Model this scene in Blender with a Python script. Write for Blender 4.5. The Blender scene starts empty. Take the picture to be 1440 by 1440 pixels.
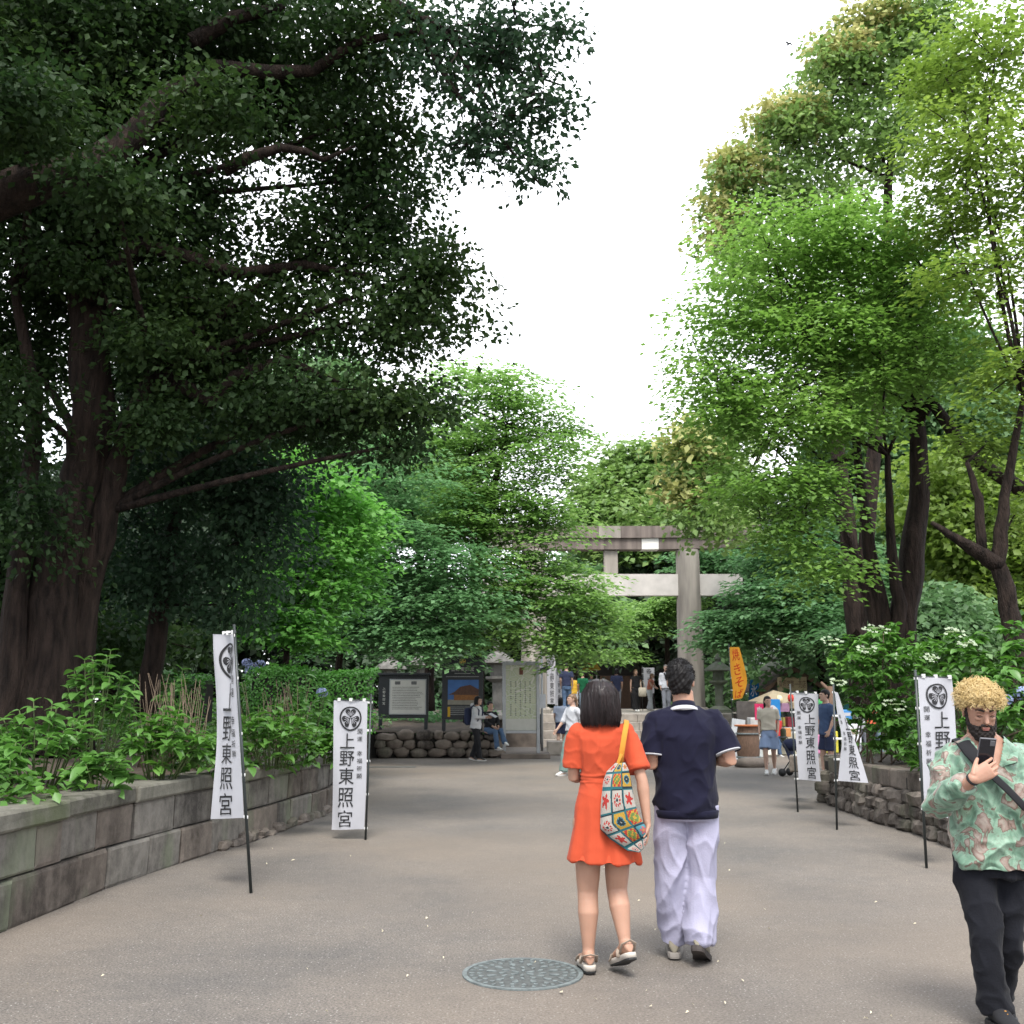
import bpy, bmesh, math, random
import numpy as np
from mathutils import Vector, Matrix, noise as mnoise
PI = math.pi
R = math.radians
random.seed(7); np.random.seed(7)
sc = bpy.context.scene
COL = sc.collection

# ------------------------------------------------------------------ camera
PITCH = math.atan(265.0 / 1440.0)
CAM_H = 1.5
cam_d = bpy.data.cameras.new('camera')
cam_d.sensor_width = 36.0
cam_d.lens = 36.0
cam_d.clip_end = 2000.0
cam_d.dof.use_dof = True
cam_d.dof.focus_distance = 5.6
cam_d.dof.aperture_fstop = 8.0
cam = bpy.data.objects.new('camera', cam_d)
cam.location = (0, 0, CAM_H)
cam.rotation_euler = (PI / 2 + PITCH, 0, 0)
COL.objects.link(cam)
sc.camera = cam

# ------------------------------------------------------------------ light
sc.view_settings.view_transform = 'Standard'
sc.view_settings.look = 'None'
sc.view_settings.exposure = 1.58
sc.view_settings.gamma = 1.0
sc.view_settings.use_curve_mapping = False
SUN_EL, SUN_AZ = R(58), R(178)      # azimuth measured from +Y, clockwise
w = bpy.data.worlds.new('World'); sc.world = w; w.use_nodes = True
nt = w.node_tree; nt.nodes.clear()
out = nt.nodes.new('ShaderNodeOutputWorld')
bg = nt.nodes.new('ShaderNodeBackground'); bg.inputs['Strength'].default_value = 0.12
sky = nt.nodes.new('ShaderNodeTexSky'); sky.sky_type = 'NISHITA'; sky.sun_disc = False
sky.sun_elevation = SUN_EL; sky.sun_rotation = SUN_AZ
tc = nt.nodes.new('ShaderNodeTexCoord')
nz = nt.nodes.new('ShaderNodeTexNoise'); nz.inputs['Scale'].default_value = 1.7; nz.inputs['Detail'].default_value = 5
rp = nt.nodes.new('ShaderNodeMapRange'); rp.inputs['From Min'].default_value = .36; rp.inputs['From Max'].default_value = .52
rp.inputs['To Min'].default_value = .30; rp.inputs['To Max'].default_value = 1.0
mx = nt.nodes.new('ShaderNodeMix'); mx.data_type = 'RGBA'
mx.inputs['B'].default_value = (7.0, 7.15, 7.5, 1)      # the overcast cloud deck
nt.links.new(tc.outputs['Generated'], nz.inputs['Vector'])
nt.links.new(nz.outputs['Fac'], rp.inputs['Value'])
nt.links.new(rp.outputs['Result'], mx.inputs['Factor'])
nt.links.new(sky.outputs['Color'], mx.inputs['A'])
nt.links.new(mx.outputs['Result'], bg.inputs['Color'])
nt.links.new(bg.outputs['Background'], out.inputs['Surface'])
sl = bpy.data.lights.new('sun', 'SUN'); sl.energy = 1.7; sl.angle = R(20); sl.color = (1, .965, .90)
so = bpy.data.objects.new('sun', sl); COL.objects.link(so)
sd = Vector((math.sin(SUN_AZ) * math.cos(SUN_EL), math.cos(SUN_AZ) * math.cos(SUN_EL), math.sin(SUN_EL)))
so.rotation_euler = (-sd).to_track_quat('-Z', 'Y').to_euler()
so.location = (0, 0, 30)

# ------------------------------------------------------------------ measuring the photograph
def at(px, py, Y):
    dx = (px - 720) / 1440.0; dz = (720 - py) / 1440.0
    c, s = math.cos(PITCH), math.sin(PITCH)
    t = Y / (c - dz * s)
    return Vector((dx * t, Y, CAM_H + (s + dz * c) * t))
def gr(px, py, z=0.0):
    dx = (px - 720) / 1440.0; dz = (720 - py) / 1440.0
    c, s = math.cos(PITCH), math.sin(PITCH)
    t = (z - CAM_H) / (s + dz * c)
    return Vector((dx * t, (c - dz * s) * t, z))

# ------------------------------------------------------------------ materials
MATS = {}
def srgb(r, g, b):
    f = lambda c: ((c / 255.0) / 12.92 if c / 255.0 <= .04045 else (((c / 255.0) + .055) / 1.055) ** 2.4)
    return (f(r), f(g), f(b))
def mat(name, col, rough=.7, var=.15, scale=8.0, bump=.0, bscale=None, metal=0.0, col2=None, detail=6, spec=.5, sheen=0, sss=0, stretch=None):
    if name in MATS: return MATS[name]
    m = bpy.data.materials.new(name); m.use_nodes = True
    nt = m.node_tree; b = nt.nodes['Principled BSDF']
    b.inputs['Roughness'].default_value = rough
    b.inputs['Metallic'].default_value = metal
    b.inputs['Specular IOR Level'].default_value = spec
    if sheen: b.inputs['Sheen Weight'].default_value = sheen
    if sss:
        b.inputs['Subsurface Weight'].default_value = sss
        b.inputs['Subsurface Radius'].default_value = (.012, .005, .003)
        b.inputs['Subsurface Scale'].default_value = 1.0
    tc = nt.nodes.new('ShaderNodeTexCoord')
    vec = tc.outputs['Object']
    if stretch:
        mp = nt.nodes.new('ShaderNodeMapping'); mp.inputs['Scale'].default_value = stretch
        nt.links.new(vec, mp.inputs['Vector']); vec = mp.outputs['Vector']
    nz = nt.nodes.new('ShaderNodeTexNoise'); nz.inputs['Scale'].default_value = scale; nz.inputs['Detail'].default_value = detail
    nt.links.new(vec, nz.inputs['Vector'])
    cr = nt.nodes.new('ShaderNodeValToRGB')
    c2 = col2 or tuple(min(1, c * (1 + var)) for c in col)
    c1 = col if col2 else tuple(c * (1 - var) for c in col)
    cr.color_ramp.elements[0].position = .32; cr.color_ramp.elements[0].color = (*c1, 1)
    cr.color_ramp.elements[1].position = .68; cr.color_ramp.elements[1].color = (*c2, 1)
    nt.links.new(nz.outputs['Fac'], cr.inputs['Fac'])
    nt.links.new(cr.outputs['Color'], b.inputs['Base Color'])
    if bump:
        n2 = nt.nodes.new('ShaderNodeTexNoise'); n2.inputs['Scale'].default_value = bscale or scale * 4; n2.inputs['Detail'].default_value = 5
        nt.links.new(vec, n2.inputs['Vector'])
        bp = nt.nodes.new('ShaderNodeBump'); bp.inputs['Strength'].default_value = 1.0; bp.inputs['Distance'].default_value = bump
        nt.links.new(n2.outputs['Fac'], bp.inputs['Height']); nt.links.new(bp.outputs['Normal'], b.inputs['Normal'])
    MATS[name] = m
    return m
def leafmat(name, dark, mid, light, trans=.35, rough=.5, nscale=.6, gloss=.4):
    """leaf colour differs from leaf to leaf and drifts through the crown"""
    if name in MATS: return MATS[name]
    m = bpy.data.materials.new(name); m.use_nodes = True
    nt = m.node_tree; b = nt.nodes['Principled BSDF']; o = nt.nodes['Material Output']
    g = nt.nodes.new('ShaderNodeNewGeometry'); tc = nt.nodes.new('ShaderNodeTexCoord')
    nz = nt.nodes.new('ShaderNodeTexNoise'); nz.inputs['Scale'].default_value = nscale; nz.inputs['Detail'].default_value = 2
    nt.links.new(tc.outputs['Object'], nz.inputs['Vector'])
    a = nt.nodes.new('ShaderNodeMath'); a.operation = 'MULTIPLY_ADD'; a.inputs[1].default_value = .34
    nt.links.new(g.outputs['Random Per Island'], a.inputs[0])
    s = nt.nodes.new('ShaderNodeMath'); s.operation = 'MULTIPLY_ADD'; s.inputs[1].default_value = 1.5; s.inputs[2].default_value = -.42
    nt.links.new(nz.outputs['Fac'], s.inputs[0]); nt.links.new(s.outputs[0], a.inputs[2])
    cr = nt.nodes.new('ShaderNodeValToRGB'); e = cr.color_ramp.elements
    e[0].position = 0; e[0].color = (*dark, 1); e[1].position = 1; e[1].color = (*light, 1)
    k = e.new(.5); k.color = (*mid, 1)
    nt.links.new(a.outputs[0], cr.inputs['Fac'])
    nt.links.new(cr.outputs['Color'], b.inputs['Base Color'])
    b.inputs['Roughness'].default_value = rough; b.inputs['Specular IOR Level'].default_value = gloss
    t = nt.nodes.new('ShaderNodeBsdfTranslucent'); mxs = nt.nodes.new('ShaderNodeMixShader'); mxs.inputs[0].default_value = trans
    hs = nt.nodes.new('ShaderNodeHueSaturation'); hs.inputs['Value'].default_value = 1.4; hs.inputs['Saturation'].default_value = 1.1
    nt.links.new(cr.outputs['Color'], hs.inputs['Color']); nt.links.new(hs.outputs['Color'], t.inputs['Color'])
    nt.links.new(b.outputs[0], mxs.inputs[1]); nt.links.new(t.outputs[0], mxs.inputs[2]); nt.links.new(mxs.outputs[0], o.inputs['Surface'])
    MATS[name] = m
    return m

# ------------------------------------------------------------------ objects
def tag(o, label=None, cat=None, group=None, kind=None):
    if label: o['label'] = label
    if cat: o['category'] = cat
    if group: o['group'] = group
    if kind: o['kind'] = kind
    return o
def link(o, parent=None):
    COL.objects.link(o)
    if parent is not None: o.parent = parent
    return o
def empty(name, loc=(0, 0, 0), rz=0.0, **kw):
    o = bpy.data.objects.new(name, None); o.empty_display_size = .2
    o.location = loc; o.rotation_euler = (0, 0, rz); link(o)
    return tag(o, **kw)
def mesh_np(name, V, Fc, mats=None, smooth=False, midx=None):
    """V (n,3) array, Fc (m,k) array of equal-sided faces"""
    V = np.asarray(V, dtype=np.float32); Fc = np.asarray(Fc, dtype=np.int32)
    me = bpy.data.meshes.new(name); k = Fc.shape[1]; m = len(Fc)
    me.vertices.add(len(V)); me.vertices.foreach_set('co', V.ravel())
    me.loops.add(m * k); me.loops.foreach_set('vertex_index', Fc.ravel())
    me.polygons.add(m); me.polygons.foreach_set('loop_start', np.arange(0, m * k, k, dtype=np.int32))
    me.polygons.foreach_set('loop_total', np.full(m, k, dtype=np.int32))
    if smooth: me.polygons.foreach_set('use_smooth', np.ones(m, dtype=bool))
    for mm in (mats or []): me.materials.append(mm)
    if midx is not None: me.polygons.foreach_set('material_index', np.asarray(midx, dtype=np.int32))
    me.update(calc_edges=True)
    return me
def obj(name, me, parent=None, loc=None, **kw):
    o = bpy.data.objects.new(name, me); link(o, parent)
    if loc is not None: o.location = loc
    return tag(o, **kw)
def frame(d, ref=(0, 0, 1)):
    d = Vector(d).normalized(); r = Vector(ref)
    if abs(d.dot(r)) > .98: r = Vector((1, 0, 0)) if abs(d.x) < .9 else Vector((0, 1, 0))
    u = r.cross(d).normalized(); v = d.cross(u).normalized()
    return u, v, d
class MB:
    def __init__(s): s.v = []; s.f = []; s.m = []; s.cur = 0; s.M = None
    def addv(s, p):
        p = Vector(p)
        if s.M is not None: p = s.M @ p
        s.v.append((p.x, p.y, p.z)); return len(s.v) - 1
    def face(s, idx): s.f.append(tuple(idx)); s.m.append(s.cur)
    def poly(s, pts): s.face([s.addv(p) for p in pts])
    def box(s, c, size, rz=0.0, mtx=None, ch=0.0):
        hx, hy, hz = (x / 2 for x in size); c = Vector(c)
        rot = mtx if mtx is not None else Matrix.Rotation(rz, 3, 'Z')
        pts = []
        if ch <= 0:
            for k in range(8):
                pts.append(s.addv(c + rot @ Vector(((-hx, hx)[k & 1], (-hy, hy)[k >> 1 & 1], (-hz, hz)[k >> 2 & 1]))))
            for q in ((0, 2, 3, 1), (4, 5, 7, 6), (0, 1, 5, 4), (2, 6, 7, 3), (0, 4, 6, 2), (1, 3, 7, 5)): s.face([pts[i] for i in q])
            return
        bm = bmesh.new(); bmesh.ops.create_cube(bm, size=1.0)
        for v in bm.verts: v.co = Vector((v.co.x * size[0], v.co.y * size[1], v.co.z * size[2]))
        bmesh.ops.bevel(bm, geom=bm.edges[:], offset=ch, segments=1, affect='EDGES')
        base = {v: s.addv(c + rot @ v.co) for v in bm.verts}
        for f in bm.faces: s.face([base[v] for v in f.verts])
        bm.free()
    def rings(s, rings, cap0=True, cap1=True):
        """rings: list of lists of points (same length)"""
        ids = [[s.addv(p) for p in r] for r in rings]; n = len(ids[0])
        for a, b in zip(ids[:-1], ids[1:]):
            for i in range(n): s.face((a[i], a[(i + 1) % n], b[(i + 1) % n], b[i]))
        if cap0: s.face(ids[0][::-1])
        if cap1: s.face(ids[-1])
    def tube(s, path, rad, n=8, ref=(0, 0, 1), caps=True, lobes=None, seed=0, round_ends=False):
        path = [Vector(p) for p in path]
        if not hasattr(rad, '__len__'): rad = [rad] * len(path)
        rad = [(r, r) if not hasattr(r, '__len__') else r for r in rad]
        P = path[:]; Rr = list(rad)
        if round_ends:
            d0 = (P[0] - P[1]).normalized(); d1 = (P[-1] - P[-2]).normalized(); r0 = Rr[0]; r1 = Rr[-1]
            pre = []; post = []
            for a in (.25, .55, .8, .97):
                k = math.sqrt(max(0, 1 - a * a))
                pre.insert(0, (P[0] + d0 * a * min(r0), (r0[0] * k, r0[1] * k)))
                post.append((P[-1] + d1 * a * min(r1), (r1[0] * k, r1[1] * k)))
            P = [p for p, _ in pre] + P + [p for p, _ in post]; Rr = [r for _, r in pre] + Rr + [r for _, r in post]
        rs = []; u = None
        for i, p in enumerate(P):
            d = (P[min(i + 1, len(P) - 1)] - P[max(i - 1, 0)])
            if d.length < 1e-9: d = Vector((0, 0, 1))
            d.normalize()
            if u is None: u, v, _ = frame(d, ref)
            else:
                u = (u - d * u.dot(d))
                if u.length < 1e-6: u, v, _ = frame(d, ref)
                u.normalize(); v = d.cross(u)
            ring = []
            for k in range(n):
                a = 2 * PI * k / n; q = 1.0
                if lobes: q = 1 + lobes * (math.sin(3 * a + seed + i * .25) * .6 + math.sin(5 * a - seed * 2 + i * .5) * .4)
                ring.append(p + u * (math.cos(a) * Rr[i][0] * q) + v * (math.sin(a) * Rr[i][1] * q))
            rs.append(ring)
        s.rings(rs, caps, caps)
    def ell(s, c, r, n=12, m=8, rot=None):
        c = Vector(c); rot = rot or Matrix.Identity(3); rs = []
        if not hasattr(r, '__len__'): r = (r, r, r)
        for j in range(m + 1):
            ph = PI * (j + .02) / (m + .04)
            rs.append([c + rot @ Vector((r[0] * math.sin(ph) * math.cos(2 * PI * k / n), r[1] * math.sin(ph) * math.sin(2 * PI * k / n), -r[2] * math.cos(ph))) for k in range(n)])
        s.rings(rs)
    def lathe(s, c, prof, n=20, closed=False):
        c = Vector(c)
        if closed: prof = list(prof) + [prof[0]]
        s.rings([[c + Vector((r * math.cos(2 * PI * k / n), r * math.sin(2 * PI * k / n), z)) for k in range(n)] for r, z in prof], not closed, not closed)
    def data(s, name, mats, smooth=False):
        me = bpy.data.meshes.new(name); me.from_pydata(s.v, [], s.f)
        for m in (mats if isinstance(mats, (list, tuple)) else [mats]): me.materials.append(m)
        if any(s.m): me.polygons.foreach_set('material_index', s.m)
        if smooth: me.polygons.foreach_set('use_smooth', [True] * len(s.f))
        me.update(); return me
    def build(s, name, mats, parent=None, smooth=False, **kw):
        return obj(name, s.data(name, mats, smooth), parent, **kw)
def shade_auto(me, ang=35):
    me.polygons.foreach_set('use_smooth', [True] * len(me.polygons)); me.set_sharp_from_angle(angle=R(ang))

# ------------------------------------------------------------------ leaves
rng = np.random.default_rng(11)
def leaf_arrays(P, N, D, L, wid=.30, fold=.12):
    """P base points, N normals, D directions, L lengths -> verts, tris (two folded tris per leaf)"""
    D = D - N * (D * N).sum(1, keepdims=True); D /= np.linalg.norm(D, axis=1, keepdims=True) + 1e-9
    S = np.cross(N, D); L = L[:, None]
    V = np.stack([P, P + D * L * .48 + S * L * wid + N * L * fold, P + D * L, P + D * L * .48 - S * L * wid + N * L * fold], 1).reshape(-1, 3)
    b = np.arange(len(P))[:, None] * 4
    F = np.concatenate([b + np.array([[0, 2, 1]]), b + np.array([[0, 3, 2]])], 1).reshape(-1, 3)
    return V, F
def leaf_cloud(TV, TF, P, yaw, tilt, roll, S):
    """copies of one leaf shape joined into one mesh"""
    TV = np.asarray(TV, dtype=float); TF = np.asarray(TF); n = len(P); m = len(TV)
    cy, sy, ct, st_, cr_, sr = np.cos(yaw), np.sin(yaw), np.cos(tilt), np.sin(tilt), np.cos(roll), np.sin(roll)
    o = np.zeros(n); l = np.ones(n)
    A = np.stack([np.stack([l, o, o], -1), np.stack([o, cr_, -sr], -1), np.stack([o, sr, cr_], -1)], 1)
    Bm = np.stack([np.stack([ct, o, st_], -1), np.stack([o, l, o], -1), np.stack([-st_, o, ct], -1)], 1)
    Cm = np.stack([np.stack([cy, -sy, o], -1), np.stack([sy, cy, o], -1), np.stack([o, o, l], -1)], 1)
    M = Cm @ Bm @ A
    V = np.einsum('nij,mj->nmi', M, TV) * S[:, None, None] + P[:, None, :]
    F = TF[None] + (np.arange(n) * m)[:, None, None]
    return V.reshape(-1, 3), F.reshape(-1, TF.shape[1])
def unit(n):
    a = rng.normal(size=(n, 3)); return a / (np.linalg.norm(a, axis=1, keepdims=True) + 1e-9)
LEAFN = [0]
DENS, LSC = 3.2, 1.3
def crown_leaves(blobs, per_m2, K, rc, L, flat=.35, up=.75, droop=.25, inner=.45, hollow_bottom=.0, wid=.34, jag=.34, Lv=.35):
    """blobs (c, (rx,ry,rz)); clumps spread over and inside each blob, K leaves in each clump"""
    Ps = []; cl_all = []; per_m2 = per_m2 * DENS; L = L * LSC
    for c, r in blobs:
        r = np.array(r, dtype=float)
        area = 4 * PI * (((r[0] * r[1]) ** 1.6 + (r[0] * r[2]) ** 1.6 + (r[1] * r[2]) ** 1.6) / 3) ** (1 / 1.6)
        n = max(6, int(area * per_m2))
        d = unit(n)
        if hollow_bottom: d[:, 2] = np.where((d[:, 2] < -.3) & (rng.random(n) < hollow_bottom), -d[:, 2], d[:, 2])
        ph = rng.random(3) * 6
        wob = 1 + jag * np.sin(d[:, 0] * 5 + ph[0]) * np.sin(d[:, 1] * 5 + ph[1]) + jag * .7 * np.sin(d[:, 2] * 7 + ph[2] + d[:, 0] * 4)
        rad = (inner + (1.03 - inner) * rng.random(n) ** .45) * wob
        cl_all.append(np.array(c)[None] + d * rad[:, None] * r[None])
    cl = np.concatenate(cl_all); n = len(cl)
    sz = rc * (.6 + .8 * rng.random(n))
    idx = np.repeat(np.arange(n), K)
    m = len(idx)
    q = unit(m) * (rng.random(m) ** .5)[:, None]
    off = q * sz[idx][:, None]
    rr = (q[:, 0] ** 2 + q[:, 1] ** 2)
    off[:, 2] = off[:, 2] * flat - rr * droop * sz[idx]
    P = cl[idx] + off
    N = unit(m) * (1 - up) * 1.3 + np.array([0, 0, up])[None] + off * (.3 / rc)
    N /= np.linalg.norm(N, axis=1, keepdims=True) + 1e-9
    D = off / (np.linalg.norm(off, axis=1, keepdims=True) + 1e-9) + unit(m) * .7 + np.array([0, 0, -droop])[None]
    LL = L * (1 - Lv + 2 * Lv * rng.random(m))
    V, F = leaf_arrays(P, N, D, LL, wid); LEAFN[0] += m
    return V, F, cl
def bez(a, b, sag=.15, n=6, side=0.0):
    a = Vector(a); b = Vector(b); d = b - a; L = d.length
    h = Vector((d.x, d.y, 0)); pr = Vector((-h.y, h.x, 0)); pr = pr.normalized() if pr.length > 1e-6 else Vector((1, 0, 0))
    c = (a + b) / 2 + Vector((0, 0, sag * L)) + pr * side * L
    return [a * (1 - t) ** 2 + c * 2 * t * (1 - t) + b * t * t for t in [i / n for i in range(n + 1)]]
def make_tree(name, trunks, blobs, lm, bm_, label, cat='tree', group=None, limb_r=.09, per_m2=3, K=22, rc=.45, L=.11, twigs=1, loc0=None, limbs=None, accents=None, **kw):
    """trunks: list of (path, radii); blobs: crown volumes. thing > trunk, crown"""
    base = Vector(trunks[0][0][0]) if trunks else Vector(loc0)
    t = empty(name, base, label=label, cat=cat, group=group)
    rb = random.Random(int(abs(base.x * 131 + base.y * 17)) + 3)
    V, F, cl = crown_leaves(blobs, per_m2, K, rc, L, **kw)
    mb = MB()
    for path, rad in trunks:
        P = []; Rd = []
        for i in range(len(path) - 1):
            a, b = Vector(path[i]), Vector(path[i + 1]); k = 4
            for j in range(k):
                P.append(a.lerp(b, j / k)); Rd.append(rad[i] + (rad[i + 1] - rad[i]) * j / k)
        P.append(Vector(path[-1])); Rd.append(rad[-1])
        for i in range(1, len(P) - 1):
            P[i] = P[i] + Vector((rb.uniform(-1, 1), rb.uniform(-1, 1), 0)) * Rd[i] * .18
        mb.tube([p - base for p in P], Rd, n=12, lobes=.10, seed=rb.random() * 6)
    tops = [Vector(p[-1]) for p, _ in trunks] + [Vector(p[max(1, len(p) // 2)]) for p, _ in trunks]
    for c, r in blobs:
        c = Vector(c)
        if tops:
            s = min(tops, key=lambda q: (q - c).length + (2 if q.z > c.z else 0))
            pth = bez(s, c, sag=rb.uniform(-.02, .12), side=rb.uniform(-.12, .12), n=7)
            lr = limb_r * min(1.6, max(.5, max(r) / 1.5))
            mb.tube([p - base for p in pth], [lr * (1 - .65 * i / 7) for i in range(8)], n=6, lobes=.08, seed=rb.random() * 5)
        near = [Vector(x) for x in cl[rb.sample(range(len(cl)), min(len(cl), 40 * twigs))] if (Vector(x) - c).length < max(r) * 1.2][:7 * twigs]
        for q in near:
            mb.tube([p - base for p in bez(c, q, sag=.1, n=3, side=rb.uniform(-.2, .2))], [lr * .3 if tops else .03, lr * .2 if tops else .02, .012, .006], n=4, caps=False)
    for path, rad in (limbs or []):
        mb.tube([Vector(p) - base for p in path], rad, n=8, lobes=.08)
    if mb.v:
        me = mb.data('trunk', bm_, True); obj('trunk', me, t)
    V = V - np.array(base)[None]
    obj('crown', mesh_np('crown', V, F, [lm]), t)
    for (bl, m2, dens) in (accents or []):
        V2, F2, _ = crown_leaves(bl, dens, K, rc * .8, L, **kw)
        obj('flowering_crown', mesh_np('flowering_crown', V2 - np.array(base)[None], F2, [m2]), t)
    return t
def B(px, py, Y, rpx, rpy, dep=None):
    c = at(px, py, Y); k = Y / 1440.0
    return (tuple(c), (rpx * k, dep if dep is not None else rpx * k * .9, rpy * k))
# ================================================================== SETTING
M_soil = mat('soil', (.055, .040, .028), .95, .4, 3, .02, 30)
M_stone = mat('stone_wall_grey', (.15, .137, .12), .9, .4, 2.2, .006, 40)
M_stone_b = mat('stone_wall_brown', (.13, .105, .088), .9, .4, 2.6, .006, 40)
M_stone_d = mat('stone_wall_dark', (.105, .10, .09), .9, .4, 2.6, .006, 40)
M_stone_m = mat('stone_wall_streaked', (.135, .125, .108), .9, .2, 1.3, .006, 40, col2=(.165, .19, .125), stretch=(5, 5, .6))
M_cop = mat('coping_stone', (.165, .155, .13), .92, .35, 1.7, .006, 45, col2=(.11, .118, .082))
def old_stone(name, dark, lite, moss, amt=.5, bump=.006):
    m = bpy.data.materials.new(name); m.use_nodes = True; nt = m.node_tree; b = nt.nodes['Principled BSDF']; N = nt.nodes.new; Lk = nt.links.new
    g = N('ShaderNodeNewGeometry'); oi = N('ShaderNodeObjectInfo')
    mp = N('ShaderNodeMapping'); mp.inputs['Scale'].default_value = (5, 5, .7); Lk(g.outputs['Position'], mp.inputs['Vector'])
    n1 = N('ShaderNodeTexNoise'); n1.inputs['Scale'].default_value = 1.0; n1.inputs['Detail'].default_value = 6; n1.inputs['Roughness'].default_value = .65; Lk(mp.outputs[0], n1.inputs['Vector'])
    n2 = N('ShaderNodeTexNoise'); n2.inputs['Scale'].default_value = 9; n2.inputs['Detail'].default_value = 8; n2.inputs['Roughness'].default_value = .7; Lk(g.outputs['Position'], n2.inputs['Vector'])
    n3 = N('ShaderNodeTexNoise'); n3.inputs['Scale'].default_value = 1.1; n3.inputs['Detail'].default_value = 5; mp3 = N('ShaderNodeMapping'); mp3.inputs['Scale'].default_value = (1.6, 1.6, .8); Lk(g.outputs['Position'], mp3.inputs['Vector']); Lk(mp3.outputs[0], n3.inputs['Vector'])
    a = N('ShaderNodeMath'); a.operation = 'MULTIPLY_ADD'; a.inputs[1].default_value = .5; Lk(n2.outputs['Fac'], a.inputs[0]); h = N('ShaderNodeMath'); h.operation = 'MULTIPLY'; h.inputs[1].default_value = .5; Lk(n1.outputs['Fac'], h.inputs[0]); Lk(h.outputs[0], a.inputs[2])
    rr = N('ShaderNodeMath'); rr.operation = 'MULTIPLY_ADD'; rr.inputs[1].default_value = .16; Lk(oi.outputs['Random'], rr.inputs[0]); sb = N('ShaderNodeMath'); sb.operation = 'SUBTRACT'; sb.inputs[1].default_value = .08; Lk(a.outputs[0], sb.inputs[0]); Lk(sb.outputs[0], rr.inputs[2])
    cr = N('ShaderNodeValToRGB'); e = cr.color_ramp.elements; e[0].position = .36; e[0].color = (*dark, 1); e[1].position = .64; e[1].color = (*lite, 1); Lk(rr.outputs[0], cr.inputs['Fac'])
    c3 = N('ShaderNodeValToRGB'); e = c3.color_ramp.elements; e[0].position = .54; e[0].color = (0, 0, 0, 1); e[1].position = .66; e[1].color = (amt, amt, amt, 1); Lk(n3.outputs['Fac'], c3.inputs['Fac'])
    mi = N('ShaderNodeMix'); mi.data_type = 'RGBA'; mi.inputs['B'].default_value = (*moss, 1); Lk(c3.outputs['Color'], mi.inputs['Factor']); Lk(cr.outputs['Color'], mi.inputs['A']); Lk(mi.outputs['Result'], b.inputs['Base Color'])
    b.inputs['Roughness'].default_value = .92; b.inputs['Specular IOR Level'].default_value = .25
    bp = N('ShaderNodeBump'); bp.inputs['Distance'].default_value = bump; Lk(n2.outputs['Fac'], bp.inputs['Height']); Lk(bp.outputs['Normal'], b.inputs['Normal'])
    return m
M_ws = old_stone('weathered_block', (.050, .045, .040), (.190, .175, .153), (.155, .175, .115), .6, .01)
M_wb = old_stone('weathered_block_brown', (.052, .043, .036), (.172, .145, .122), (.135, .15, .10), .45, .01)
M_wc = old_stone('weathered_coping', (.055, .052, .042), (.155, .148, .122), (.075, .088, .045), .8, .01)
M_rub = old_stone('weathered_rubble', (.036, .030, .026), (.20, .17, .145), (.09, .105, .065), .3, .014)
M_joint = mat('joint_dark', (.02, .018, .016), 1, .3, 8)
M_boul = mat('boulder', (.15, .122, .10), .9, .4, 3, .01, 25)
M_boul2 = mat('boulder_grey', (.135, .128, .118), .9, .4, 3, .01, 25)
M_gran = mat('torii_granite', (.25, .225, .195), .9, .42, 1.2, .006, 60, stretch=(2.5, 2.5, .35))
M_grand = mat('torii_granite_weathered', (.085, .068, .060), .9, .45, 1.6, .006, 60, col2=(.19, .155, .135), stretch=(3, 3, .4))
M_granl = mat('torii_granite_fresh', (.62, .60, .56), .9, .08, 4, .003, 60)

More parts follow.
